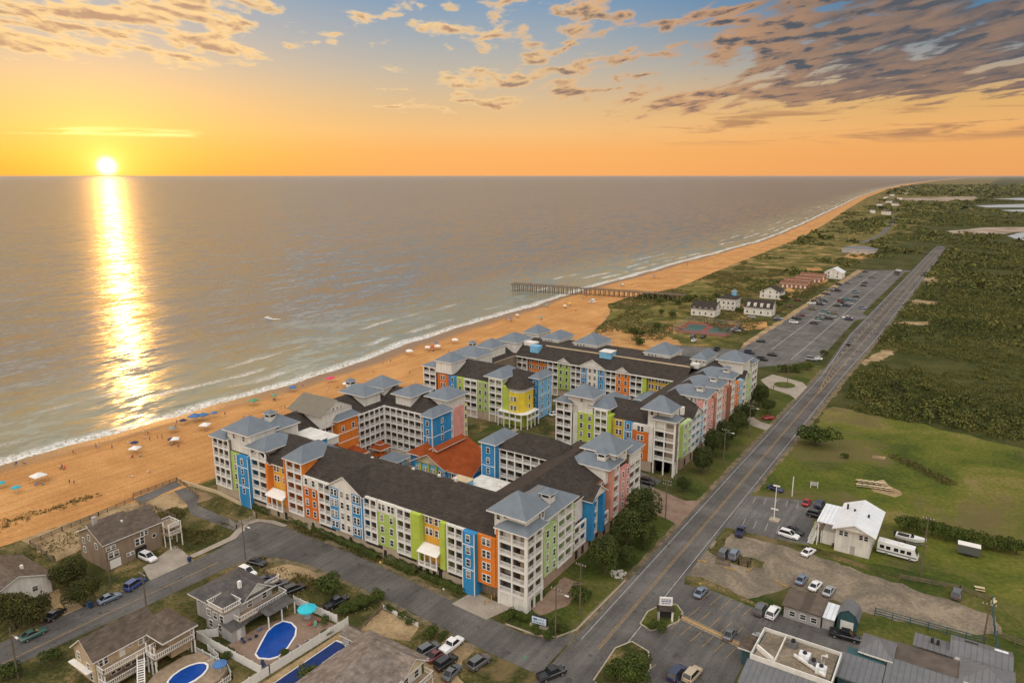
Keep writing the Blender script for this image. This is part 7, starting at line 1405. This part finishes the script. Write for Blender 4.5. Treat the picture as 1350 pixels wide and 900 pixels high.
# pier
a = Vector((*g(676, 374, 4.5), 0)); c = Vector((*g(905, 389, 4.5), 0)); d = (c - a).normalized(); nn = Vector((-d.y, d.x, 0)); L = (c - a).length
pier = empty('fishing_pier', (a.x, a.y, 0), 0, 'long weathered timber fishing pier standing in the surf beyond the hotel', 'pier'); inv = lambda v: v - a
dk = MB(); dk.beam((0, 0, 4.4), inv(c) + Vector((0, 0, 4.4)), 4.4, .35); dk.beam(nn * 5 + Vector((0, 0, 4.4)) + d * 3.2, nn * -5 + Vector((0, 0, 4.4)) + d * 3.2, 6.4, .34); dk.build('deck', M['timber'], pier)
for s_ in (-1, 1):
    r = MB(); r.beam(nn * 2.2 * s_ + Vector((0, 0, 5.5)), inv(c) + nn * 2.2 * s_ + Vector((0, 0, 5.5)), .12, .12); r.beam(nn * 2.2 * s_ + Vector((0, 0, 5.0)), inv(c) + nn * 2.2 * s_ + Vector((0, 0, 5.0)), .1, .1)
    for k in range(int(L / 2.4)): p = d * (k * 2.4) + nn * 2.2 * s_; r.box(p.x - .06, p.x + .06, p.y - .06, p.y + .06, 4.5, 5.5)
    r.build('railing', M['timber'], pier)
for k in range(int(L / 3.6)):
    for s_ in (-1, 1):
        p = d * (k * 3.6 + 1) + nn * 1.9 * s_; MB().tube([(p.x, p.y, -3), (p.x, p.y, 4.3)], .32, 7).build('pile', M['timber'], pier)
for k, (u, s_) in enumerate(((2, -1), (5, 1), (14, 1), (28, -1), (40, 1), (52, -1))):
    p = a + d * u + nn * 1.5 * s_; person(0, 0, 'stand', 'navy', ('navy', 'white', 'red')[k % 3], ['person in dark shirt at the seaward tip of the pier', 'person in white at the outer end of the pier', 'person in red on the pier near its outer end', 'person in dark shirt midway along the pier', 'person in white midway along the pier', 'person in red on the pier nearest the beach'][k], 4.58, (p.x, p.y))
# fences
def fence(pts, h_, label, mt, kind='picket', gap=.0, step=2.2, name='fence', cat='fence', group=None):
    x0, y0 = pts[0]; o = empty(name, (x0, y0, 0), 0, label, cat, group)
    for a_, c_ in zip(pts, pts[1:]):
        A = Vector((a_[0] - x0, a_[1] - y0, 0)); C_ = Vector((c_[0] - x0, c_[1] - y0, 0)); dd = (C_ - A); L_ = dd.length; n = max(1, round(L_ / step)); pn = MB()
        if kind == 'panel': pn.beam(A + Vector((0, 0, h_ / 2)), C_ + Vector((0, 0, h_ / 2)), .06, h_ - .08)
        elif kind == 'rail':
            for z in (.35, .7, 1.0):
                if z < h_: pn.beam(A + Vector((0, 0, z * h_)), C_ + Vector((0, 0, z * h_)), .08, .14)
        else:
            for z in (.25, .85): pn.beam(A + Vector((0, 0, z * h_)), C_ + Vector((0, 0, z * h_)), .06, .1)
            m_ = int(L_ / .32)
            for i in range(m_ + 1): p = A + dd * (i / max(1, m_)); pn.box(p.x - .06, p.x + .06, p.y - .03, p.y + .03, .05, h_)
        pn.build({'panel': 'panel', 'rail': 'rail', 'picket': 'picket_panel'}[kind], M[mt], o)
        for i in range(n + 1): p = A + dd * (i / n); MB().box(p.x - .08, p.x + .08, p.y - .08, p.y + .08, 0, h_ + .12).build('post', M[mt], o)
    return o
fence([(-109.8, 84.7), (-97.6, 85.0)], 1.8, 'white panel fence along the street side of the grey house pool', 'fence_white', 'panel')
fence([(-95.2, 85.6), (-96.2, 68.0), (-96.6, 58)], 1.9, 'long white panel fence between the two pool yards', 'fence_white', 'panel')
fence([(-115.9, 66.8), (-97.4, 67.2)], 1.8, 'white panel fence on the lower side of the grey house pool', 'fence_white', 'panel')
fence([(-115.9, 66.8), (-113.2, 69.6)], 1.8, 'short white fence panel at the corner of the grey house', 'fence_white', 'panel')
fence([(-112.6, 64.4), (-103.6, 64.8), (-100.6, 63.6), (-100.2, 58)], 1.3, 'white picket fence round the oval pool deck', 'fence_white', 'picket')
fence([(-111.0, 66), (-107, 65.6), (-107, 63.4)], 1.2, 'small white picket pen beside the oval pool deck', 'fence_white', 'picket')
fence(G((40, 718), (82, 700), (130, 680), (176, 660)), 1.1, 'low timber fence along the sand behind the brown house', 'timber', 'rail', step=2.6)
fence(G((40, 718), (62, 733), (70, 742)), 1.1, 'end piece of low timber fence near the left conifers', 'timber', 'rail', step=2.6)
fence(G((176, 655), (233, 634), (243, 640), (262, 657)), 1.1, 'rail fence along the upper edge of the beach boardwalk', 'timber', 'rail')
fence(G((184, 665), (206, 672), (232, 684)), 1.1, 'timber fence between boardwalk and brown house', 'timber', 'rail')
fence(G((303, 690), (312, 697), (338, 683), (334, 678)), 1.2, 'cream picket fence at the beach access by the street bend', 'concrete_kerb', 'picket')
fence(G((474, 833), (504, 802)), 1.0, 'thin timber fence on the left of the sand yard', 'timber', 'rail')
fence(G((504, 801), (551, 826)), .9, 'low white wall fence on the street side of the sand yard', 'fence_white', 'panel')
fence([(-10.6, 146), (7.8, 146.8), (7.6, 138.8)], 1.6, 'dark wire fence below the gravel yard by the restaurant', 'teal', 'rail', step=3)
fence([(8.6, 164), (9.2, 152), (10, 142)], 1.6, 'teal fence at the right end of the gravel yard', 'teal', 'rail', step=3)
fence([(9.6, 151), (24, 148.5), (34, 146.5)], 1.3, 'timber field fence at the right edge', 'timber', 'rail', step=3)
fence([(-8, 163.6), (3, 165.6), (8.6, 164)], 1.1, 'low grey rail fence between grass and gravel yard', 'timber', 'rail', step=3)
wl = MB()
for p, q in zip(G((241, 637), (286, 650), (318, 666), (330, 664)), G((286, 650), (318, 666), (330, 664), (336, 660))): wl.beam((*p, .45), (*q, .45), .3, .9)
tag(wl.build('garden_wall', M['cream']), 'low cream wall at the foot of the hotel sea tower', 'wall')
c4 = [lerp2(CT, u, v) for u, v in ((-.01, -.03), (1.01, -.03), (1.01, 1.03), (-.01, 1.03), (-.01, -.03))]
fence(c4, 2.6, 'tall mesh fence round the two red courts', 'metal', 'rail', step=9, name='court_fence')
# utility poles and wires
def pole(x, y, h_, label, arms=1, lamp=False, rz=0.0, group='utility poles'):
    o = empty('utility_pole', (x, y, 0), rz, label, 'pole', group); MB().tube([(0, 0, -.2), (0, 0, h_)], [.17, .11], 8).build('post', M['polewood'], o)
    for k in range(arms): ar = MB().box(-1.1, 1.1, -.06, .06, h_ - .6 - k * .9, h_ - .45 - k * .9).build('crossarm', M['polewood'], o); ins = MB(); [ins.tube([(q, 0, h_ - .45 - k * .9), (q, 0, h_ - .2 - k * .9)], .05, 6) for q in (-1, -.4, .4, 1)]; ins.build('insulator', M['trim'], ar)
    if lamp: am = MB().tube([(0, 0, h_ - 1.4), (1.0, 0, h_ - 1.0), (2.2, 0, h_ - .95)], .05, 6).build('lamp_arm', M['metal'], o); MB().box(1.9, 2.7, -.14, .14, h_ - 1.08, h_ - .92).build('lamp_head', M['trim'], am)
    return o
pole(-59.9, 104.8, 10.5, 'brown utility pole beside the hotel sign with a street lamp arm', 1, True)
pole(-59.4, 113.5, 11.5, 'tall utility pole in front of the hotel corner tower', 1)
pole(-60.8, 161.6, 11, 'utility pole at the hotel drive', 2); pole(-59.9, 205.2, 11.5, 'utility pole on the lawn before the rear tower', 1, True); pole(-60.2, 232.8, 11.5, 'utility pole with lamp on the lawn by the pink bays', 1, True); pole(-60.2, 262, 11, 'utility pole by the far hotel drive', 1); pole(-63.6, 300, 11, 'utility pole on the round drive island', 2)
pole(-133.1, 90.3, 9.5, 'utility pole at the bend of the front street', 1, True); pole(-131.7, 66.3, 9, 'utility pole between the cream and grey houses', 1); pole(-146.4, 66.9, 8.5, 'utility pole beside the conifers on the side street', 0); pole(-131.6, 43.1, 10, 'pale lamp pole on the verge at the bottom left', 0, True)
pole(-4.4, 167.4, 14, 'tall utility pole beside the motorhome', 1); pole(7.6, 148.4, 8, 'utility pole at the end of the gravel yard', 1)
wr = MB()
for p, q, h1, h2 in (((-59.4, 113.5), (-60.8, 161.6), 11.2, 10.7), ((-60.8, 161.6), (-59.9, 205.2), 10.7, 11.2), ((-59.9, 205.2), (-60.2, 232.8), 11.2, 11.2), ((-59.9, 104.8), (-59.4, 113.5), 10.2, 11.2)):
    for o_ in (-.8, .8): wr.tube([(p[0] + (q[0] - p[0]) * i / 6 + o_, p[1] + (q[1] - p[1]) * i / 6, h1 + (h2 - h1) * i / 6 - math.sin(math.pi * i / 6) * .7) for i in range(7)], .018, 4, caps=False)
tag(wr.build('power_line', M['dark']), 'thin power lines strung between the roadside poles', 'wires', kind='stuff')
# lamp mast of the shop car park and plain posts
x, y = g(1020, 686); o = empty('lamp_mast', (x, y, 0), 0, 'white lamp mast standing in a tub of shrubs in the shop car park', 'lamp mast'); MB().tube([(0, 0, 0), (0, 0, 9.5)], [.14, .09], 8).build('post', M['trim'], o); MB().box(-.8, .8, -.15, .15, 9.3, 9.6).build('lamp_head', M['trim'], o); MB().box(-.9, .9, -.1, .1, 3.0, 3.3).build('crossarm', M['trim'], o); MB().box(-1, 1.4, -1, 1, 0, .5).build('planter', M['concrete_kerb'], o)
x, y = g(1044, 654); o = empty('white_post', (x, y, 0), 0, 'plain white post on the meadow edge behind the shop car park', 'post'); MB().tube([(0, 0, 0), (0, 0, 5.6)], .13, 8).build('post', M['trim'], o); MB().tube([(0, 0, 5.6), (0, 0, 5.75)], [.16, .05], 8).build('cap', M['trim'], o)
# signs
def sign_marks(B, rows_, x0, x1, y, mt='dark'):
    for z, h_, segs in rows_:
        for s0, s1 in segs: pass
o = empty('pylon_sign', (-44.6, 121.2, .15), R(28), 'pylon sign with white top panel over a dark roofed base by the road', 'sign')
MB().box(-1.25, 1.25, -.14, .14, 3.2, 5.0).build('sign_panel', M['trim'], o)
pn = [c_ for c_ in children(o) if c_.name.startswith('sign_panel')][0]
tx = MB()
for r_, (z, h_, segs) in enumerate(((4.45, .22, ((-.9, -.55), (-.45, -.1), (.02, .38), (.48, .9))), (4.05, .26, ((-.9, -.2), (-.1, .35), (.45, .95))), (3.65, .2, ((-.85, -.3), (-.2, .2), (.3, .85))))):
    for s0, s1 in segs: tx.box(s0, s1, -.165, -.135, z, z + h_)
tx.build('lettering', mat_plain('faded_blue_lettering', (.16, .18, .30), .7), pn)
rf = MB(); rf._add([(-1.7, -1.0, 2.5), (1.7, -1.0, 2.5), (1.7, 1.0, 2.5), (-1.7, 1.0, 2.5), (-1.2, 0, 3.4), (1.2, 0, 3.4)], [(0, 1, 5, 4), (2, 3, 4, 5), (1, 2, 5), (3, 0, 4), (0, 3, 2, 1)]); rf.build('sign_roof', M['shingle'], o)
for q in (-1.3, 1.3): MB().box(q - .18, q + .18, -.5, .5, 0, 2.5).build('pillar', M['trim' if q > 0 else 'grey'], o)
MB().box(-1.1, 1.1, -.3, .3, .8, 2.3).build('lower_panel', M['dark'], o)
o = empty('hotel_sign', (-64.0, 105.7, 0), R(8), 'dark framed white and blue hotel sign low on the street corner', 'sign'); MB().box(-1.7, 1.7, -.2, .2, .6, 2.5).build('frame', M['dark'], o); sp_ = MB().box(-1.5, 1.5, -.24, -.2, .8, 2.3).build('sign_panel', mat_plain('pale_blue_sign_face', (.52, .60, .68), .5), o)
tx = MB().box(-1.2, -.4, -.265, -.235, 1.6, 2.0); [tx.box(-.2 + k * .45, .1 + k * .45, -.265, -.235, 1.75, 1.9) for k in range(3)]; [tx.box(-1.2 + k * .6, -.8 + k * .6, -.265, -.235, 1.15, 1.3) for k in range(4)]; tx.build('lettering', mat_plain('sign_blue_lettering', (.08, .16, .30), .6), sp_); MB().box(-1.9, 1.9, -.35, .35, 0, .6).build('base', M['concrete_kerb'], o)
def small_sign(px, py, col, label, h_=1.9, w_=.5):
    x, y = g(px, py); o = empty('road_sign', (x, y, 0), R(20), label, 'sign'); MB().tube([(0, 0, 0), (0, 0, h_)], .045, 6).build('post', M['metal'], o); MB().box(-w_ / 2, w_ / 2, -.05, -.02, h_ - w_ * 1.1, h_).build('sign_plate', CLOTH[col] if col in CLOTH else M['trim'], o)
small_sign(692, 880, 'green', 'small green street sign on the grass by the corner', 2.4, .55); small_sign(502, 752, 'yellow', 'orange roadside sign beside the front street hedge', 2.4, .5); small_sign(585, 784, 'white', 'small white sign on the verge of the front street', 1.6, .35); small_sign(322, 786 - 80, 'white', 'small white sign by the side street bend', 1.8, .4); small_sign(1112, 660, 'white', 'blank') if False else None; small_sign(923, 775, 'yellow', 'yellow marker post on the restaurant entrance island', 1.3, .3)
x, y = g(1073, 643); o = empty('notice_board', (x, y, 0), R(20), 'weathered white notice frame standing on the meadow', 'sign'); MB().box(-1, -.85, -.08, .08, 0, 1.9).box(.85, 1, -.08, .08, 0, 1.9).build('post', M['trim'], o); MB().box(-.85, .85, -.05, .05, .7, 1.8).build('panel', M['grey'], o)
# picnic tables in the meadow
pt = MB().box(-.9, .9, -.38, .38, .70, .76); pb = MB().box(-.9, .9, -.14, .14, .42, .47); pl = MB().beam((-.6, -.7, 0), (-.6, .2, .72), .08, .08).beam((-.6, .7, 0), (-.6, -.2, .72), .08, .08).beam((.6, -.7, 0), (.6, .2, .72), .08, .08).beam((.6, .7, 0), (.6, -.2, .72), .08, .08)
ptm, pbm, plm = pt.mesh('tabletop', M['cream']), pb.mesh('bench', M['cream']), pl.mesh('leg_frame', M['timber'])
for k in range(11):
    x, y = g(1133 + (k % 6) * 7.4, 641 + (k % 6) * 1.0 - (k // 6) * 5.5); o = empty('picnic_table', (x, y, .03), R(15 + k * 3), f'pale picnic table in the meadow, {("front", "back")[k // 6]} row, {("leftmost", "second from left", "third from left", "fourth from left", "fifth from left", "rightmost")[k % 6]}', 'picnic table', 'picnic tables in the meadow'); link('tabletop', ptm, o); link('leg_frame', plm, o)
    for s_ in (-1, 1): link('bench', pbm, o, loc=(0, s_ * .72, 0))
# wooden pen, kerb logs on the gravel island
x, y = g(1005, 735) if False else g(981, 744); o = fence([(x - 1, y - .8), (x + 1, y - .8), (x + 1.2, y + .8), (x - 1, y + .8), (x - 1, y - .8)], 1.5, 'timber bin pen on the gravel island', 'timber', 'picket')
fence(G((944, 743), (962, 746)), 1.5, 'timber screen on the gravel island in front of parked cars', 'timber', 'picket')
for k, (p, q, lb) in enumerate((((920, 739), (932, 741), 'yellow kerb log at the left tip of the gravel island'), ((954, 748), (971, 752), 'yellow kerb log along the near side of the gravel island'), ((984, 754), (991, 750), 'yellow kerb log at the right tip of the gravel island'), ((1021, 765), (1026, 768), 'short yellow kerb log by the low shed'), ((1026, 769), (1040, 774), 'longer yellow kerb log by the low shed'))):
    A, C_ = g(*p), g(*q); tag(MB().beam((*A, .14), (*C_, .14), .25, .24).build('kerb_log', M['yellow_paint']), lb, 'kerb log', 'yellow kerb logs')
# benches / tables at the right edge
x, y = g(1291, 778); o = empty('picnic_table', (x, y, .03), .2, 'pale picnic table on the grass beside the gravel yard end', 'picnic table'); link('tabletop', ptm, o); link('leg_frame', plm, o); [link('bench', pbm, o, loc=(0, s_ * .72, 0)) for s_ in (-1, 1)]
x, y = g(1310, 796); o = empty('bench', (x, y, .03), 1.2, 'cream bench on the grass at the right edge', 'bench'); MB().box(-1, 1, -.25, .25, .4, .5).build('seat', M['butter'], o); MB().box(-1, 1, .22, .3, .5, 1.0).build('backrest', M['butter'], o); [MB().box(q - .06, q + .06, -.22, .22, 0, .4).build('leg', M['butter'], o) for q in (-.85, .85)]
# pools
M['pool'] = mat_plain('pool_water', (.006, .052, .27), .25, var=.2, scale=.6, spec=.12); M['pool_dark'] = mat_plain('deep_pool_water', (.005, .024, .125), .25, var=.2, scale=.6, spec=.12)
def pool(pts, z, label, mt='pool', rim=.35, name='swimming_pool'):
    cx_ = sum(p[0] for p in pts) / len(pts); cy_ = sum(p[1] for p in pts) / len(pts); o = empty(name, (cx_, cy_, 0), 0, label, 'pool'); q = [(x - cx_, y - cy_) for x, y in pts]
    n = len(q); out = []
    for i in range(n):
        x, y = q[i]; l_ = math.hypot(x, y); out.append((x * (1 + rim / l_), y * (1 + rim / l_)))
    c_ = MB(); c_._add([(x, y, z + .12) for x, y in q] + [(x, y, z + .12) for x, y in out] + [(x, y, 0) for x, y in out] + [(x, y, z - .3) for x, y in q], [(i, (i + 1) % n, n + (i + 1) % n, n + i) for i in range(n)] + [(n + i, n + (i + 1) % n, 2 * n + (i + 1) % n, 2 * n + i) for i in range(n)] + [(3 * n + i, 3 * n + (i + 1) % n, (i + 1) % n, i) for i in range(n)]); c_.build('coping', M['trim'], o)
    MB().poly([(x, y, z + .05) for x, y in q]).build('water', M[mt], o); return o
pool([(-106.4, 75.6), (-106.9, 77.6), (-106.6, 79.3), (-104.8, 79.8), (-102.8, 79.2), (-101.2, 77.6), (-99.6, 74.6), (-98.9, 72.0), (-99.6, 70.7), (-101.4, 69.8), (-102.8, 70.2), (-104.4, 72.6)], .10, 'bright blue freeform pool behind the grey house')
pool([(-106.6 + 2.1 * math.cos(i * .4488), 59.2 + 3.4 * math.sin(i * .4488)) for i in range(14)], 1.1, 'oval blue pool set in a brown deck at the bottom')
pool([(-93.6, 66), (-90.0, 66), (-90.2, 76), (-88.0, 77.6), (-88.2, 79.4), (-91.6, 81.0), (-93.4, 80.8)], .10, 'narrow deep blue pool beside the white fence', 'pool_dark')
dk = empty('pool_deck', (-106, 60, 0), 0, 'brown raised timber deck around the oval pool', 'deck'); dm = MB(); ov = [(-.6 + 2.5 * math.cos(i * .4488), -.8 + 3.8 * math.sin(i * .4488)) for i in range(14)]
sq = []
for i in range(14):
    a_ = i * .4488; c_, s_ = math.cos(a_), math.sin(a_); k = 1 / max(abs(c_) / 5.4, abs(s_) / 5.0); sq.append((-.6 + c_ * k, -.8 + s_ * k))
dm._add([(x, y, 1.05) for x, y in ov] + [(x, y, 1.05) for x, y in sq] + [(x, y, 0) for x, y in sq], [(i, (i + 1) % 14, 14 + (i + 1) % 14, 14 + i) for i in range(14)] + [(14 + i, 14 + (i + 1) % 14, 28 + (i + 1) % 14, 28 + i) for i in range(14)]); dm.build('deck_boards', M['deck'], dk)
sheet('pool_terrace', [(-109.4, 69), (-97.2, 67.8), (-96.2, 84.4), (-106.4, 84.2), (-106.4, 83), (-109.2, 76)], .05, 'paver'); sheet('pool_terrace', [(-95.8, 58), (-84.6, 58), (-84.8, 81), (-87, 83.4), (-94.8, 85)], .05, 'dirt')
parasol(0, 0, 'turquoise', 'turquoise parasol over the table beside the freeform pool', 1.5, loc=(-103.0, 82.4), z=.06); parasol(0, 0, 'blue', 'blue parasol at the corner of the oval pool deck', 1.0, loc=(-102.6, 62.8), z=1.06) if True else 0
o = empty('patio_table', (-103.0, 82.4 - 0.0, .06), 0, 'round patio table under the turquoise parasol', 'table'); MB().tube([(0, 0, .7), (0, 0, .75)], .7, 14).build('tabletop', M['grey'], o); MB().tube([(.25, .25, 0), (.25, .25, .7)], .05, 6).build('leg', M['grey'], o)
for k, (x, y, c_, lb) in enumerate(((-107.4, 71.0, 'navy', 'navy sun chair on the pool terrace nearest the lower fence'), (-107.2, 72.2, 'navy', 'navy sun chair second along the terrace edge'), (-107.0, 73.4, 'navy', 'navy sun chair third along the terrace edge'), (-108.2, 75.0, 'blue', 'blue sun chair under the lower roof'), (-99.2, 68.6, 'navy', 'navy sun chair at the near end of the pool'), (-98.2, 68.8, 'navy', 'second navy sun chair at the near end of the pool'), (-98.0, 76, 'grey', 'grey sun chair by the long white fence'), (-97.8, 77.6, 'grey', 'second grey sun chair by the long white fence'), (-101.4, 81.4, 'red', 'red chair beside the patio table'), (-100.2, 81.8, 'green', 'green chair beside the patio table'), (-104.2, 83.4, 'green', 'green chair behind the patio table'), (-100.8, 83.2, 'red', 'red chair right of the patio table'))): beach_chair(0, 0, c_, lb, (x, y), .06, k * 1.3, 'chairs round the freeform pool')
# courtyard tables and small garden things
for k in range(9):
    x, y = -149 + (k % 3) * 3.4, 147.5 + (k // 3) * 3.2; o = empty('patio_table', (x, y, .06), k, f'dark courtyard table, {("near", "middle", "far")[k // 3]} row, {("left", "centre", "right")[k % 3]}', 'table', 'dark tables in the hotel courtyard'); MB().tube([(0, 0, .68), (0, 0, .75)], .8, 12).build('tabletop', M['dark'], o); MB().tube([(0, 0, 0), (0, 0, .68)], .08, 6).build('leg', M['dark'], o)
# white rock ring and boulders on the lawns
M['rock'] = mat_plain('pale_rock', (.45, .42, .38), .9, var=.3, scale=3, bump=.5)
rk = MB()
for i in range(40):
    a_ = random.random() * 6.28; r_ = math.sqrt(random.random()) * 1.7; x, y = g(816, 757); s_ = random.uniform(.12, .32); rk.box(x + r_ * math.cos(a_) - s_, x + r_ * math.cos(a_) + s_, y + r_ * math.sin(a_) - s_, y + r_ * math.sin(a_) + s_, 0, s_)
tag(rk.build('rock_bed', M['rock']), kind='stuff')
sheet('path', [(-68.8, 110), (-66, 109), (-63.4, 114), (-62.6, 120), (-64.4, 124), (-68.8, 124)], .045, 'paver', .2, 1.5)
# boat offshore
x, y = g(353, 419); o = empty('small_boat', (x, y, -.5), R(200), 'tiny white motor boat with wake out on the sea', 'boat'); o.scale = (.62,) * 3; h_ = MB(); loft(h_, [[(px_, -w_, z1), (px_, -w_ * .7, z0 + .2), (px_, 0, z0), (px_, w_ * .7, z0 + .2), (px_, w_, z1), (px_, 0, z1 - .02)] for px_, w_, z0, z1 in ((-3.5, 1.3, -.2, 1.1), (1, 1.2, -.2, 1.3), (3.6, .1, .5, 1.6))]); h_.build('hull', PAINT['white'], o); MB().box(-1.2, 1, -.7, .7, 1.1, 2.2).build('cabin', M['trim'], o)
wk = MB(); wk._add([(3.2, 0, .03), (-4, -1.6, .03), (-14, -1.0, .02), (-4, 1.6, .03), (-14, 1.0, .02)], [(0, 1, 3), (1, 2, 4, 3)]); wk.build('wake', mat_plain('wake_foam', (.7, .69, .66), .8), o)
# bins, hydrants, bollards near the ramp
for k, (px, py) in enumerate(((639, 797), (644, 794), (648, 791), (652, 788))): x, y = g(px, py); tag(MB().tube([(x, y, 0), (x, y, 1.1)], .12, 8).tube([(x, y, 1.1), (x, y, 1.2)], [.12, .03], 8).build('bollard', M['yellow_paint']), ['yellow bollard at the garage ramp nearest the street', 'yellow bollard at the garage ramp, second from the street', 'yellow bollard at the garage ramp, third from the street', 'yellow bollard at the garage ramp farthest from the street'][k], 'bollard', 'bollards at the garage ramp')
def bin_(px, py, col, label):
    x, y = g(px, py); o = empty('wheelie_bin', (x, y, .05), 0, label, 'bin'); MB()._add or 0; b_ = MB(); b_._add([(-.25, -.3, 0), (.25, -.3, 0), (.25, .3, 0), (-.25, .3, 0), (-.32, -.36, 1.0), (.32, -.36, 1.0), (.32, .36, 1.0), (-.32, .36, 1.0)], [(0, 3, 2, 1), (0, 1, 5, 4), (1, 2, 6, 5), (2, 3, 7, 6), (3, 0, 4, 7)]); b_.build('body', CLOTH[col], o); MB().box(-.35, .35, -.38, .4, 1.0, 1.08).build('lid', CLOTH[col], o)
bin_(117, 799, 'blue', 'dark blue bin by the kerb left of the pale blue car'); bin_(121, 801, 'navy', 'second dark bin beside the blue bin'); bin_(250, 740, 'navy', 'dark bin at the end of the concrete drive')
# ================================================================ HAZE
hz = MB().box(-60000, 60000, -3000, 60000, -6.0, 92.0).build('haze', None); hz['kind'] = 'stuff'
m = bpy.data.materials.new('sea_haze'); m.use_nodes = True; t = NT(m.node_tree); t.n.clear()
vol = t.node('ShaderNodeVolumePrincipled', {'Color': (0.86, 0.84, 0.82, 1), 'Density': 0.000016, 'Anisotropy': 0.35})
t.l.new(vol.outputs[0], t.node('ShaderNodeOutputMaterial').inputs['Volume']); hz.data.materials.append(m)
